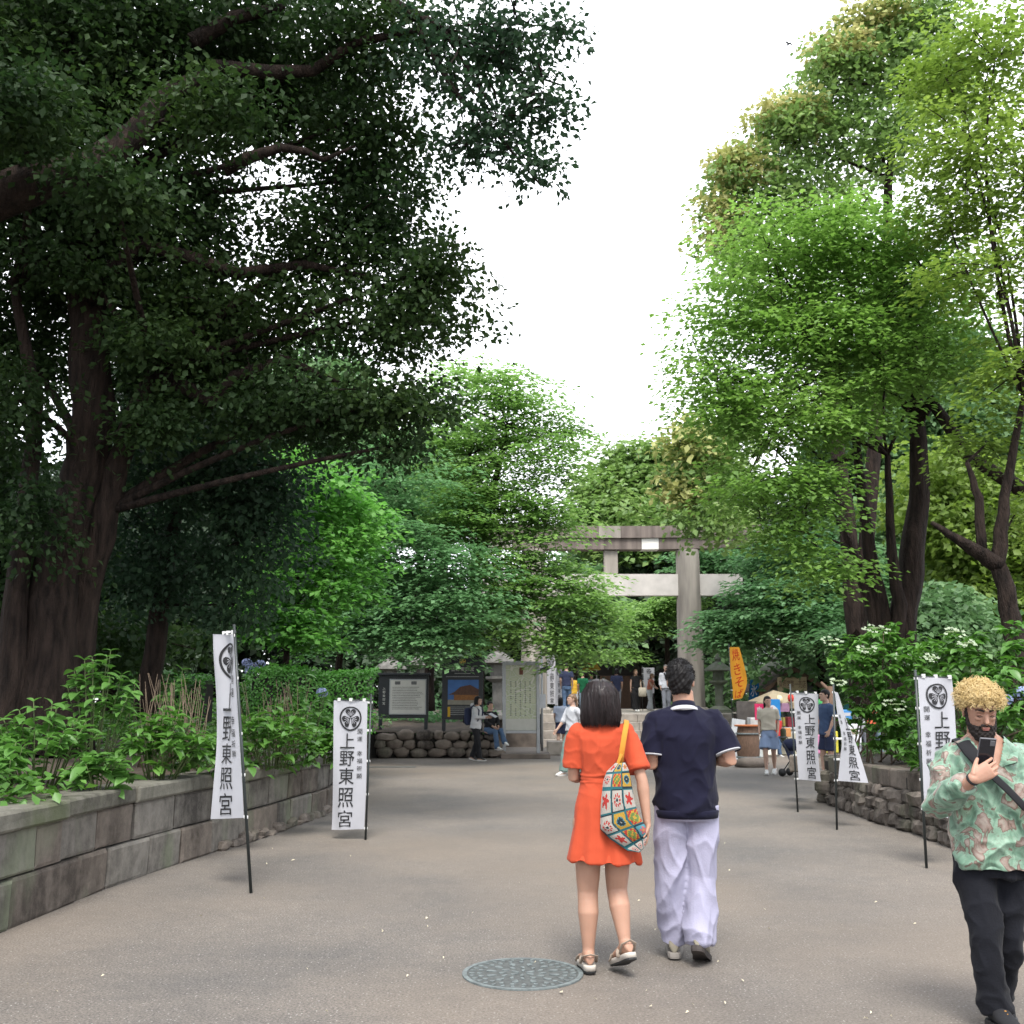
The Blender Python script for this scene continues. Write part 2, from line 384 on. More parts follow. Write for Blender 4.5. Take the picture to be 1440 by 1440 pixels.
# asphalt: warm grey, aggregate speckle, brown dust
def asphalt():
    m = bpy.data.materials.new('asphalt'); m.use_nodes = True; nt = m.node_tree; b = nt.nodes['Principled BSDF']
    N = nt.nodes.new; Lk = nt.links.new
    tc = N('ShaderNodeTexCoord')
    n1 = N('ShaderNodeTexNoise'); n1.inputs['Scale'].default_value = .35; n1.inputs['Detail'].default_value = 6; n1.inputs['Roughness'].default_value = .6
    n2 = N('ShaderNodeTexNoise'); n2.inputs['Scale'].default_value = 75; n2.inputs['Detail'].default_value = 4; n2.inputs['Roughness'].default_value = .75
    n4 = N('ShaderNodeTexNoise'); n4.inputs['Scale'].default_value = 9; n4.inputs['Detail'].default_value = 8; n4.inputs['Roughness'].default_value = .7
    vo = N('ShaderNodeTexVoronoi'); vo.inputs['Scale'].default_value = 48
    for n in (n1, n2, vo, n4): Lk(tc.outputs['Object'], n.inputs['Vector'])
    c1 = N('ShaderNodeValToRGB'); e = c1.color_ramp.elements
    e[0].position = .38; e[0].color = (.105, .098, .092, 1); e[1].position = .60; e[1].color = (.156, .138, .121, 1)
    Lk(n1.outputs['Fac'], c1.inputs['Fac'])
    c2 = N('ShaderNodeValToRGB'); e = c2.color_ramp.elements
    e[0].position = .33; e[0].color = (.42, .42, .42, 1); e[1].position = .68; e[1].color = (1.75, 1.72, 1.68, 1)
    Lk(n2.outputs['Fac'], c2.inputs['Fac'])
    c4 = N('ShaderNodeValToRGB'); e = c4.color_ramp.elements
    e[0].position = .3; e[0].color = (.86, .86, .87, 1); e[1].position = .7; e[1].color = (1.12, 1.11, 1.09, 1)
    Lk(n4.outputs['Fac'], c4.inputs['Fac'])
    mu = N('ShaderNodeMix'); mu.data_type = 'RGBA'; mu.blend_type = 'MULTIPLY'; mu.inputs['Factor'].default_value = 1
    Lk(c1.outputs['Color'], mu.inputs['A']); Lk(c2.outputs['Color'], mu.inputs['B'])
    mu4 = N('ShaderNodeMix'); mu4.data_type = 'RGBA'; mu4.blend_type = 'MULTIPLY'; mu4.inputs['Factor'].default_value = 1
    Lk(mu.outputs['Result'], mu4.inputs['A']); Lk(c4.outputs['Color'], mu4.inputs['B'])
    # sparse pale stones in the aggregate
    c3 = N('ShaderNodeValToRGB'); e = c3.color_ramp.elements
    e[0].position = .0; e[0].color = (1, 1, 1, 1); e[1].position = .26; e[1].color = (0, 0, 0, 1)
    Lk(vo.outputs['Distance'], c3.inputs['Fac'])
    sp = N('ShaderNodeSeparateColor'); Lk(vo.outputs['Color'], sp.inputs[0])
    th = N('ShaderNodeMath'); th.operation = 'GREATER_THAN'; th.inputs[1].default_value = .72; Lk(sp.outputs[0], th.inputs[0])
    m3 = N('ShaderNodeMath'); m3.operation = 'MULTIPLY'; Lk(th.outputs[0], m3.inputs[0]); Lk(c3.outputs['Color'], m3.inputs[1])
    mi = N('ShaderNodeMix'); mi.data_type = 'RGBA'; mi.inputs['B'].default_value = (.52, .50, .46, 1)
    Lk(m3.outputs[0], mi.inputs['Factor']); Lk(mu4.outputs['Result'], mi.inputs['A']); Lk(mi.outputs['Result'], b.inputs['Base Color'])
    n5 = N('ShaderNodeTexNoise'); n5.inputs['Scale'].default_value = .16; n5.inputs['Detail'].default_value = 5; Lk(tc.outputs['Object'], n5.inputs['Vector'])
    c5 = N('ShaderNodeValToRGB'); e = c5.color_ramp.elements; e[0].position = .46; e[0].color = (0, 0, 0, 1); e[1].position = .64; e[1].color = (.7, .7, .7, 1)
    Lk(n5.outputs['Fac'], c5.inputs['Fac'])
    mj = N('ShaderNodeMix'); mj.data_type = 'RGBA'; mj.inputs['B'].default_value = (.175, .140, .107, 1)
    Lk(c5.outputs['Color'], mj.inputs['Factor']); Lk(mi.outputs['Result'], mj.inputs['A']); Lk(mj.outputs['Result'], b.inputs['Base Color'])
    b.inputs['Roughness'].default_value = .78; b.inputs['Specular IOR Level'].default_value = .35
    bp = N('ShaderNodeBump'); bp.inputs['Distance'].default_value = .006; bp.inputs['Strength'].default_value = 1
    Lk(n2.outputs['Fac'], bp.inputs['Height']); Lk(bp.outputs['Normal'], b.inputs['Normal'])
    return m
M_asph = asphalt()
def grid_sheet(name, x0, x1, y0, y1, z, nx, ny, m, zf=None, **kw):
    xs = np.linspace(x0, x1, nx); ys = np.linspace(y0, y1, ny)
    X, Y = np.meshgrid(xs, ys); Z = np.full_like(X, z) if zf is None else zf(X, Y)
    V = np.stack([X, Y, Z], -1).reshape(-1, 3)
    i = np.arange(ny - 1)[:, None] * nx + np.arange(nx - 1)[None]
    F = np.stack([i, i + 1, i + nx + 1, i + nx], -1).reshape(-1, 4)
    return obj(name, mesh_np(name, V, F, [m], True), **kw)
grid_sheet('ground', -300, 300, -60, 600, -.03, 12, 12, M_soil, kind='structure')
grid_sheet('path', -9, 26, -8, 37, 0.0, 30, 30, M_asph, kind='structure')

LW = [(-4.3, -4.0), (-4.0, -1), (-3.75, 2), (-3.6, 4.5)] + [tuple(gr(x, y)[:2]) for x, y in ((0, 1312), (45, 1293), (150, 1250), (210, 1229), (300, 1199), (350, 1183), (400, 1165), (465, 1139))] + [(-2.85, 17), (-3.4, 22.5), (-3.72, 27.2)]
RW0 = [tuple(gr(x, y)[:2]) for x, y in ((1157, 1128), (1185, 1140), (1225, 1155), (1275, 1170), (1335, 1192), (1440, 1228))]
RW = [(12.5, 20.6), (9.4, 19.0), (7.2, 17.9), (5.6, 17.0), (4.85, 16.35), (4.6, 15.85)] + RW0 + [(4.75, 6.5), (4.9, 3), (5.2, -1), (5.6, -4)]
class Poly:
    def __init__(s, pts, sub=6):
        P = []
        pts = [Vector((p[0], p[1], 0)) for p in pts]
        for i in range(len(pts) - 1):
            p0 = pts[max(i - 1, 0)]; p1 = pts[i]; p2 = pts[i + 1]; p3 = pts[min(i + 2, len(pts) - 1)]
            for j in range(sub):
                t = j / sub
                P.append(.5 * ((2 * p1) + (p2 - p0) * t + (2 * p0 - 5 * p1 + 4 * p2 - p3) * t * t + (3 * p1 - p0 - 3 * p2 + p3) * t ** 3))
        P.append(pts[-1]); s.P = P; s.s = [0]
        for a, b in zip(P[:-1], P[1:]): s.s.append(s.s[-1] + (b - a).length)
        s.L = s.s[-1]
    def at(s, d):
        d = max(0, min(s.L - 1e-6, d))
        i = int(np.searchsorted(s.s, d, side='right')) - 1; i = min(i, len(s.P) - 2)
        a, b = s.P[i], s.P[i + 1]; t = (d - s.s[i]) / max(1e-9, s.s[i + 1] - s.s[i])
        return a.lerp(b, t), (b - a).normalized()
def stone_mesh(name, w, h, d, m, rnd, chamf=.04, bulge=.02, roundy=0.0, rough=.0):
    """a stone with its front towards -Y, 42 triangles; origin bottom centre front"""
    g = (-1, -1 + chamf * 2 / w if not roundy else -.55, 1 - chamf * 2 / w if not roundy else .55, 1)
    gz = (-1, -1 + chamf * 2 / h if not roundy else -.5, 1 - chamf * 2 / h if not roundy else .5, 1)
    mb = MB(); I = {}
    for a, u in enumerate(g):
        for b, v in enumerate(gz):
            edge = a in (0, 3) or b in (0, 3)
            uu = u * (1 - roundy * .5 * v * v) if roundy else u; vv = v * (1 - roundy * .5 * u * u) if roundy else v
            y = (0.0 if edge else -bulge) + rnd.uniform(-1, 1) * rough * (1 if not edge else .4)
            I[a, b] = mb.addv((uu * w / 2 + rnd.uniform(-1, 1) * rough, y + (bulge * .2 if edge else 0), h / 2 + vv * h / 2 + rnd.uniform(-1, 1) * rough * .7))
    for a in range(3):
        for b in range(3): mb.face((I[a, b], I[a + 1, b], I[a + 1, b + 1], I[a, b + 1]))
    loop = [I[a, 0] for a in range(4)] + [I[3, 1], I[3, 2]] + [I[a, 3] for a in (3, 2, 1, 0)] + [I[0, 2], I[0, 1]]
    back = [mb.addv((mb.v[i][0], d, mb.v[i][2])) for i in loop]; n = len(loop)
    for i in range(n): mb.face((loop[i], back[i], back[(i + 1) % n], loop[(i + 1) % n]))
    me = mb.data(name, m, False)
    if roundy > .3: shade_auto(me, 70)
    return me
def place_stone(name, me, parent, p, t, z, inset=0.0, side=1, label=None):
    # side=+1: wall body lies to the left of travel, face looks to the right
    o = obj(name, me, parent, label=label)
    nrm = Vector((t.y, -t.x, 0)) * side          # outward normal
    ang = math.atan2(-nrm.x, nrm.y) + PI         # local -Y -> nrm
    q = p - nrm * inset
    o.location = (q.x, q.y, z); o.rotation_euler = (0, 0, ang); return o
rw = random.Random(5)

# ---- left retaining wall: coping, two courses of cut blocks, rubble footing
lp = Poly(LW)
lwall = empty('retaining_wall', (0, 0, 0), label='long low wall of cut grey stone blocks holding up the hydrangea bed on the left', cat='wall')
def core(poly, z0, z1, inset, thick, m, parent, side=1, s0=0, s1=None):
    s1 = s1 or poly.L; mb = MB(); n = int((s1 - s0) / .4) + 2; rs = []
    for i in range(n):
        p, t = poly.at(s0 + (s1 - s0) * i / (n - 1)); nn = Vector((t.y, -t.x, 0)) * side
        a = p - nn * inset; b = p - nn * (inset + thick)
        rs.append([(a.x, a.y, z0), (b.x, b.y, z0), (b.x, b.y, z1), (a.x, a.y, z1)])
    mb.rings(rs); return mb.build('core', m, parent)
core(lp, -.05, .66, .05, .3, M_joint, lwall)
s_end = lp.L
d = 0
while d < s_end - .2:                      # lower course
    w_ = rw.uniform(.45, 1.0); p, t = lp.at(d + w_ / 2)
    me = stone_mesh('stone_block', w_ - .024, .318, .22, rw.choice([M_wb, M_wb, M_ws]), rw, .022, .010, 0, .009)
    place_stone('stone_block', me, lwall, p, t, 0.0, .0 + rw.uniform(-.006, .01)); d += w_
d = .3
while d < s_end - .2:                      # upper course
    w_ = rw.uniform(.4, .85); p, t = lp.at(d + w_ / 2)
    me = stone_mesh('stone_block', w_ - .024, .296, .22, rw.choice([M_ws, M_ws, M_wb]), rw, .022, .010, 0, .009)
    place_stone('stone_block', me, lwall, p, t, .334, .012 + rw.uniform(-.006, .01)); d += w_
d = 0
while d < s_end - .2:
    w_ = rw.uniform(.9, 1.5); p, t = lp.at(d + w_ / 2)
    me = stone_mesh('coping_stone', w_ - .004, .135, .40, M_wc, rw, .02, .012, 0, .004)
    place_stone('coping_stone', me, lwall, p, t, .640, -.03); d += w_
# rubble footing where the path rises to the far part of the wall
for i in range(30):
    d = 15.0 + i * .24 + rw.uniform(-.04, .04); p, t = lp.at(d)
    me = stone_mesh('footing_stone', rw.uniform(.18, .30), rw.uniform(.06, .13), .12, rw.choice([M_rub, M_rub, M_wb]), rw, .03, .03, .25, .016)
    place_stone('footing_stone', me, lwall, p, t, -.01, -.05)

# ---- boulder wall under the notice boards
bp_ = Poly([(-3.75, 27.6), (-2.6, 27.75), (-1.4, 27.8), (-.42, 27.9)])
bwall = empty('boulder_wall', (-2, 27.7, 0), label='low wall of rounded brown boulders below the two black notice boards', cat='wall')
core(bp_, -.05, .60, .12, .3, M_joint, bwall).matrix_parent_inverse = Matrix.Translation((2, -27.7, 0))
for row in range(3):
    d = rw.uniform(0, .2)
    while d < bp_.L - .1:
        w_ = rw.uniform(.24, .55); p, t = bp_.at(d + w_ / 2); h_ = rw.uniform(.20, .30)
        me = stone_mesh('boulder', w_ * 1.04, h_ * 1.05, .25, rw.choice([M_boul, M_boul, M_rub]), rw, .05, .08, .62, .03)
        o = place_stone('boulder', me, bwall, p, t, row * .215, rw.uniform(-.02, .03) + row * .02); o.location -= Vector((-2, 27.7, 0)); d += w_

# ---- right wall: rough rubble below, cut kerb stones above
rp_ = Poly(RW)
rwall = empty('rubble_wall', (0, 0, 0), label='curving low wall of rough brown rubble topped with dark kerb stones on the right', cat='wall')
core(rp_, -.05, .60, .10, .25, M_joint, rwall, side=1)
for row in range(3):
    d = rw.uniform(0, .15)
    while d < rp_.L - .15:
        w_ = rw.uniform(.20, .44); p, t = rp_.at(d + w_ / 2)
        me = stone_mesh('rubble_stone', w_ * 1.0, .155 * rw.uniform(.92, 1.15), .2, M_rub, rw, .03, .028, .16, .024)
        place_stone('rubble_stone', me, rwall, p, t, row * .15, rw.uniform(-.025, .02) + row * .025); d += w_
d = 0
while d < rp_.L - .2:
    w_ = rw.uniform(.35, .65); p, t = rp_.at(d + w_ / 2)
    me = stone_mesh('kerb_stone', w_ - .012, .225, .3, M_wb, rw, .02, .012, 0, .007)
    place_stone('kerb_stone', me, rwall, p, t, .452, .10 + rw.uniform(-.01, .01)); d += w_

# ---- raised planting beds
def strip_terrain(name, poly, side, offs, hts, m, ext=None):
    n = int(poly.L / .5); V = []; k = len(offs)
    for i in range(n + 1):
        p, t = poly.at(poly.L * i / n); nn = Vector((t.y, -t.x, 0)) * side
        for o_, h_ in zip(offs, hts):
            q = p - nn * o_
            if ext: q = ext(p, nn, o_)
            V.append((q.x, q.y, h_ + .05 * mnoise.noise((q.x * .8, q.y * .8, 0))))
    i = np.arange(n)[:, None] * k + np.arange(k - 1)[None]
    F = np.stack([i, i + 1, i + k + 1, i + k], -1).reshape(-1, 4)
    return obj(name, mesh_np(name, V, F, [m], True), kind='structure')
strip_terrain('planting_bed', lp, 1, (.22, .6, 1.2, 2.2, 4, 8, 16, 40), (.70, .78, .84, .9, .95, 1.0, 1.05, 1.1), M_soil, ext=lambda p, nn, o_: Vector((p.x - o_, p.y, 0)))
grid_sheet('planting_bed', -44, -.45, 27.9, 90, 0, 60, 50, M_soil, zf=lambda X, Y: .66 + np.clip((Y - 27.9) * .05, 0, .5) + .04 * np.sin(X * 2.1) * np.sin(Y * 1.7), kind='structure')
def rext(p, nn, o_):
    c = Vector((30, 5, 0)); dd = (c - p).normalized(); return p + dd * o_
strip_terrain('planting_bed', rp_, 1, (.22, .6, 1.2, 2.5, 5, 10, 22), (.62, .70, .76, .82, .86, .9, .95), M_soil, ext=rext)

# ---- stone steps and shrine terrace behind
M_step = mat('step_stone', (.30, .265, .23), .9, .3, 3, .004, 60)
M_stepd = mat('step_riser', (.17, .15, .135), .9, .3, 3, .004, 60)
st = empty('stone_steps', (4.2, 34, 0), label='wide flight of four worn stone steps leading up to the stone gate', cat='steps')
for i in range(4):
    for j in range(4):
        x0 = -3.2 + j * 1.62
        mb = MB(); mb.box((x0 + .81, .35 + i * .42 + (3 - i) * 0, .13 + i * .262), (1.61, .70, .262), ch=.012)
        mb.build('step_stone', M_step, st)
grid_sheet('terrace', -.5, 30, 36.0, 90, 1.05, 12, 12, mat('terrace_gravel', (.30, .27, .23), .9, .2, 20, .004, 90), kind='structure')
tf = MB(); tf.box((18.6, 36.5, .5), (22.0, 1.0, 1.02)); tf.box((-.0, 35.2, .5), (1.8, 1.6, 1.02))
tag(tf.build('terrace_wall', M_stone_b), 'plain stone face of the raised terrace either side of the steps', 'wall')

# ---- stone torii
TY = 36.8
def tx(px): return (px - 720) / 1464.0 * TY
def tz(py): return at(900, py, TY).z
t = empty('torii_gate', (tx(862), TY, 1.05), label='tall weathered stone torii gate standing at the top of the steps', cat='gate')
def tl(p): return Vector(p) - Vector((tx(862), TY, 1.05))
for s_ in (-1, 1):
    mb = MB(); x = s_ * 2.79; zt = tz(774) - 1.05
    rs = [.47, .45, .43, .41]
    prof = [(.47, 0), (.455, zt * .35), (.435, zt * .7), (.42, zt)]
    mb.lathe((x, 0, 0), prof, 28)
    me = mb.data('pillar', M_gran, True); shade_auto(me); obj('pillar', me, t)
    mb = MB(); mb.lathe((x, 0, -.02), [(.62, 0), (.62, .16), (.52, .24)], 28); me = mb.data('pillar_base', M_gran, True); shade_auto(me); obj('pillar_base', me, t)
def beam(name, x0, x1, z0, z1, dep, m, curve=0, label=None, slope=0):
    mb = MB(); n = 5; rs = []
    for i in range(n):
        x = x0 + (x1 - x0) * i / (n - 1); up = curve * (abs(x) / 5.6) ** 3
        rs.append([(x, -dep / 2, z0 + up), (x, -dep / 2, z1 + up), (x, dep / 2, z1 + up), (x, dep / 2, z0 + up)])
    mb.rings(rs); mb.build(name, m, t, label=label)
zk0, zk1, zk2 = tz(774) - 1.05, tz(758.5) - 1.05, tz(742) - 1.05
segs = [(-5.1, -3.6), (-3.59, -2.0), (-1.99, -.25), (-.24, 1.10), (1.11, 1.72), (1.73, 3.5), (3.51, 5.1)]
for i, (a, b) in enumerate(segs):
    beam('lower_lintel_block', a, b, zk0, zk1 - .01, .56, M_granl if i == 4 else (M_gran if i == 0 else M_grand), .18, 'pale replaced block' if i == 4 else None)
for i, (a, b) in enumerate([(-5.45, -3.0), (-2.99, -.45), (-.44, .35), (.36, 2.9), (2.91, 5.45)]):
    beam('upper_lintel_block', a, b, zk1, zk2, .74, M_gran if i == 2 else M_grand, .18)
zn0, zn1 = tz(838) - 1.05, tz(808) - 1.05
beam('tie_beam', -2.45, 2.45, zn0, zn1, .34, mat('torii_tie', (.46, .43, .40), .9, .15, 2, .004, 60))
for s_ in (-1, 1): beam('tie_beam_end', s_ * 3.05, s_ * 4.72, zn0, zn1, .34, mat('torii_tie', (0, 0, 0)))
mb = MB(); mb.box((0, 0, (zn1 + zk0) / 2), (.5, .3, zk0 - zn1), ch=.02); mb.build('centre_strut', M_gran, t)

# ---- manhole cover
M_iron = mat('cast_iron', (.12, .14, .14), .65, .3, 30, .001, 200, metal=.0)
M_irond = mat('cast_iron_dirt', (.07, .076, .074), .9, .3, 30)
mc = gr(735, 1370)
mh = empty('manhole_cover', (mc.x, mc.y, 0), .3, label='round patterned cast iron manhole cover set in the asphalt', cat='manhole cover')
mb = MB(); mb.lathe((0, 0, 0), [(.335, .0), (.335, .0045)], 48); mb.build('plate', M_irond, mh)
mb = MB()
def petal(mb, c, ang, L, W, z0, z1):
    n = 10; pts = []
    for i in range(n):
        a = 2 * PI * i / n; x = L / 2 + L / 2 * math.cos(a); y = W / 2 * math.sin(a) * (.6 + .4 * math.cos(a))
        pts.append((c[0] + x * math.cos(ang) - y * math.sin(ang), c[1] + x * math.sin(ang) + y * math.cos(ang)))
    mb.rings([[(x, y, z0) for x, y in pts], [(x, y, z1) for x, y in pts]])
mb.lathe((0, 0, .004), [(.337, -.003), (.337, .0052), (.312, .0052), (.312, -.001)], 48, closed=True)
for ring_r, cnt, L, W in ((.022, 6, .052, .030), (.092, 12, .044, .030), (.150, 12, .058, .050), (.222, 24, .032, .038), (.266, 32, .034, .030)):
    for k in range(cnt):
        a = 2 * PI * k / cnt + ring_r * 7
        petal(mb, (ring_r * math.cos(a), ring_r * math.sin(a)), a + (.4 if ring_r == .092 else 0), L, W, .004, .0095)
mb.build('raised_pattern', M_iron, mh)
# narrow flat dark strip far on the left of the path
dm = MB(); c = gr(548, 1079); dm.box((c.x, c.y, .006), (1.2, .28, .012))
tag(dm.build('dark_strip', M_irond), 'flat dark strip on the asphalt in front of the boulder wall', 'drain cover')
# small pale litter of petals and leaves
M_pet = mat('fallen_petal', (.5, .45, .33), .9, .2, 30)
mb = MB(); rr = random.Random(3)
spots = [(375, 1216), (412, 1211), (455, 1211), (493, 1205), (282, 1290), (600, 1293), (915, 1418), (1044, 1381), (1075, 1280), (789, 1398), (1040, 1114)] + [(rr.uniform(20, 1420), rr.uniform(1120, 1438) ) for _ in range(70)]
for i, (px, py) in enumerate(spots):
    c = gr(px, py)
    if c.x < -3 or c.x > 4.3: continue
    a = rr.uniform(0, 6); s_ = rr.uniform(.012, .024) if i < 11 else rr.uniform(.005, .012)
    mb.poly([c + Vector((math.cos(a + k * 1.57) * s_ * (1, .5)[k % 2], math.sin(a + k * 1.57) * s_ * (1, .5)[k % 2], .006 + .004 * k)) for k in range(4)])
tag(mb.build('fallen_petals', M_pet), 'scattered small pale fallen petals and leaf bits on the asphalt', 'leaf litter', kind='stuff')
# ================================================================== TREES
M_bark = mat('bark_dark', (.022, .015, .012), .95, .6, 5, .05, 16, stretch=(3, 3, .5), spec=.2)
M_bark2 = mat('bark_grey', (.05, .04, .033), .95, .5, 4, .04, 18, stretch=(3, 3, .6))
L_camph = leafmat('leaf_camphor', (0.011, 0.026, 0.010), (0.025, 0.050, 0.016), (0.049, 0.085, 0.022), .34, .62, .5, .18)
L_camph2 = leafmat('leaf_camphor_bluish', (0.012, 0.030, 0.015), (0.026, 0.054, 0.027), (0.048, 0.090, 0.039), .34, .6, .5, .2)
L_maple = leafmat('leaf_maple', (.085, .165, .045), (.165, .29, .08), (.29, .44, .15), .45, .5, .5, .3)
L_bright = leafmat('leaf_bright', (.065, .165, .04), (.13, .31, .07), (.25, .48, .13), .45, .5, .8, .3)
L_right = leafmat('leaf_hackberry', (.085, .165, .04), (.155, .275, .065), (.26, .40, .115), .46, .5, .4, .3)
L_right2 = leafmat('leaf_yellowgreen', (.085, .145, .032), (.16, .24, .052), (.27, .36, .095), .46, .5, .4, .3)
L_flow = leafmat('leaf_pasania_bloom', (0.192, 0.240, 0.072), (0.360, 0.372, 0.144), (0.600, 0.552, 0.288), .3, .6, .8, .2)
L_pas = leafmat('leaf_pasania', (0.084, 0.150, 0.046), (0.162, 0.258, 0.079), (0.288, 0.384, 0.144), .38, .5, .6, .3)
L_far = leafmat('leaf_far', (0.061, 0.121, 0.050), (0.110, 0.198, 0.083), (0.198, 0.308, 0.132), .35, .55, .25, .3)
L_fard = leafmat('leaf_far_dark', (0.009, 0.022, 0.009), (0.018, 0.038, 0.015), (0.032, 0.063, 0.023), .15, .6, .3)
L_blue = leafmat('leaf_bluegreen', (.060, .14, .06), (.12, .24, .10), (.21, .37, .18), .40, .55, .5, .3)

# ---- the great dark camphor on the left ------------------------------------
Yc = 11.5
tr = []
b0 = at(66, 1000, Yc); b0.z = .9
tr.append(([b0, at(72, 880, Yc), at(92, 760, Yc), at(118, 640, Yc), at(132, 540, Yc), at(122, 400, Yc), at(112, 280, Yc)], [.38, .27, .25, .25, .24, .20, .17]))
b1 = at(105, 1000, Yc + .3); b1.z = .9
tr.append(([b1, at(110, 860, Yc + .2), at(150, 720, Yc + .1), at(180, 600, Yc), at(215, 520, Yc - .1)], [.24, .19, .15, .11, .07]))
b2 = at(18, 1000, Yc - .2); b2.z = .9
tr.append(([b2, at(22, 860, Yc - .2), at(40, 700, Yc - .2), at(50, 560, Yc - .2), at(20, 400, Yc - .3)], [.20, .13, .10, .08, .05]))
limbs = [([at(-60, 300, 9.5), at(40, 262, 9.6), at(130, 235, 9.8), at(190, 190, 10), at(235, 130, 10.2), at(330, 90, 10.6)], [.24, .22, .18, .14, .10, .05]),
         ([at(120, 420, 11.3), at(200, 345, 11.2), at(265, 362, 11.2), at(335, 385, 11.2), at(430, 372, 11.2), at(520, 390, 11.3)], [.15, .11, .09, .07, .05, .02]),
         ([at(215, 520, 11.4), at(300, 565, 11.4), at(330, 530, 11.4), at(400, 505, 11.5), at(480, 540, 11.5)], [.10, .09, .08, .06, .03]),
         ([at(315, 240, 10.4), at(350, 222, 10.4), at(395, 208, 10.5), at(430, 213, 10.5), at(455, 225, 10.6), at(500, 205, 10.6)], [.075, .07, .05, .04, .03, .012]),
         ([at(270, 60, 10.2), at(330, 25, 10.3), at(400, 10, 10.4)], [.1, .08, .05]),
         ([at(300, 95, 10.4), at(380, 102, 10.4), at(440, 100, 10.5), at(500, 60, 10.4), at(590, 42, 10.4), at(640, 60, 10.4)], [.09, .08, .065, .05, .04, .02]),
         ([at(590, 42, 10.4), at(640, 130, 10.2), at(700, 190, 10.1), at(760, 260, 10)], [.045, .03, .02, .01]),
         ([at(600, 30, 10.4), at(700, 90, 10.2), at(790, 120, 10.1)], [.035, .02, .01])]
bl = [B(90, 60, 10.5, 190, 150), B(60, 330, 11.5, 170, 120), B(260, 30, 10.8, 170, 110), B(230, 300, 11.8, 130, 110), B(400, 130, 11.8, 140, 90),
      B(330, 440, 11.9, 150, 80), B(480, 330, 11.6, 120, 75), B(560, 440, 11.4, 105, 60), B(420, 570, 11.6, 130, 55), B(560, 560, 11.4, 75, 45),
      B(500, 40, 10.6, 120, 60), B(520, 160, 11, 80, 60), B(610, 375, 11.3, 62, 50), B(245, 520, 12.2, 100, 80), B(530, 250, 12, 90, 60),
      B(20, 480, 12.5, 130, 90), B(560, 625, 11.4, 40, 18), B(20, 140, 8.6, 120, 55), B(160, 260, 9.0, 80, 45), B(20, 560, 10.6, 60, 60), B(40, 720, 10.6, 50, 60), B(225, 480, 10.9, 70, 45), B(215, 590, 11, 50, 50), B(300, 150, 9.6, 80, 50), B(120, 380, 10.8, 60, 22)]
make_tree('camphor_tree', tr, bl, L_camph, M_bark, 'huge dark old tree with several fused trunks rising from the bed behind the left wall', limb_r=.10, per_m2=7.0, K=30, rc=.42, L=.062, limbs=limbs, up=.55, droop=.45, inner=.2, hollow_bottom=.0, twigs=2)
# the sunlit spray of the same canopy that hangs over the path
bl = [B(640, 60, 10.2, 105, 70), B(730, 60, 10, 75, 62), B(700, 165, 10, 80, 52), B(765, 130, 9.9, 46, 60), B(745, 232, 9.9, 42, 38), B(655, 205, 10.1, 50, 36), B(792, 40, 9.8, 32, 40)]
make_tree('camphor_branch', [([at(480, -60, 10.6), at(560, 10, 10.5), at(620, 40, 10.3)], [.12, .08, .05])], bl, L_camph2, M_bark, 'loose leafy bough reaching out from the top left over the path', cat='branch', limb_r=.03, per_m2=4.6, K=26, rc=.34, L=.058, up=.55, droop=.4, inner=.25, twigs=3)
# lower hanging dark foliage behind the trunk
bl = [B(330, 660, 13.2, 95, 55), B(240, 640, 13.6, 90, 80), B(340, 760, 13.4, 75, 75), B(230, 790, 14, 90, 70), B(330, 850, 13.6, 40, 40), B(380, 700, 13.3, 50, 60)]
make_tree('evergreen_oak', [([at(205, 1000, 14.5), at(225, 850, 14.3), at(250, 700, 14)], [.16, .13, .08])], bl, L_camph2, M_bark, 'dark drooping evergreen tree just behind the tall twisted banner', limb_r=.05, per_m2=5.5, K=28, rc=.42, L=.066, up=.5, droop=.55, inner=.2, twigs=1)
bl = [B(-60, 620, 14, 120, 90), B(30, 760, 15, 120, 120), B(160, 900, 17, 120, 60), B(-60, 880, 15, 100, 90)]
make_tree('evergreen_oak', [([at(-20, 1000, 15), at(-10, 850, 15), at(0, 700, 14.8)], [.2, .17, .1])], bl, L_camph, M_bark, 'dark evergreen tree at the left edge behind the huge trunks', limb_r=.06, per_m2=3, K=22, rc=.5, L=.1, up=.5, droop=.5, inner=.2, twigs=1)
# canopy added overhead and to the left for its shade, mostly outside the picture
bl = [((-8.5, 7.5, 9.5), (2.6, 3, 1.6)), ((-9.5, 4, 8.5), (2.6, 3, 1.6)), ((-10, 10, 8.5), (3, 3, 2)), ((-8, 14, 11), (3.5, 3.5, 2.4))]
make_tree('camphor_tree', [([(-9.6, 5.2, .9), (-9.5, 5.4, 4), (-9.2, 5.6, 7), (-9, 6, 8.5)], [.45, .38, .3, .2])], bl, L_camph, M_bark, 'broad dark tree added mostly out of view on the left to shade the left wall', limb_r=.12, per_m2=4.0, K=22, rc=.5, L=.10, up=.6, droop=.4, inner=.2, twigs=1)

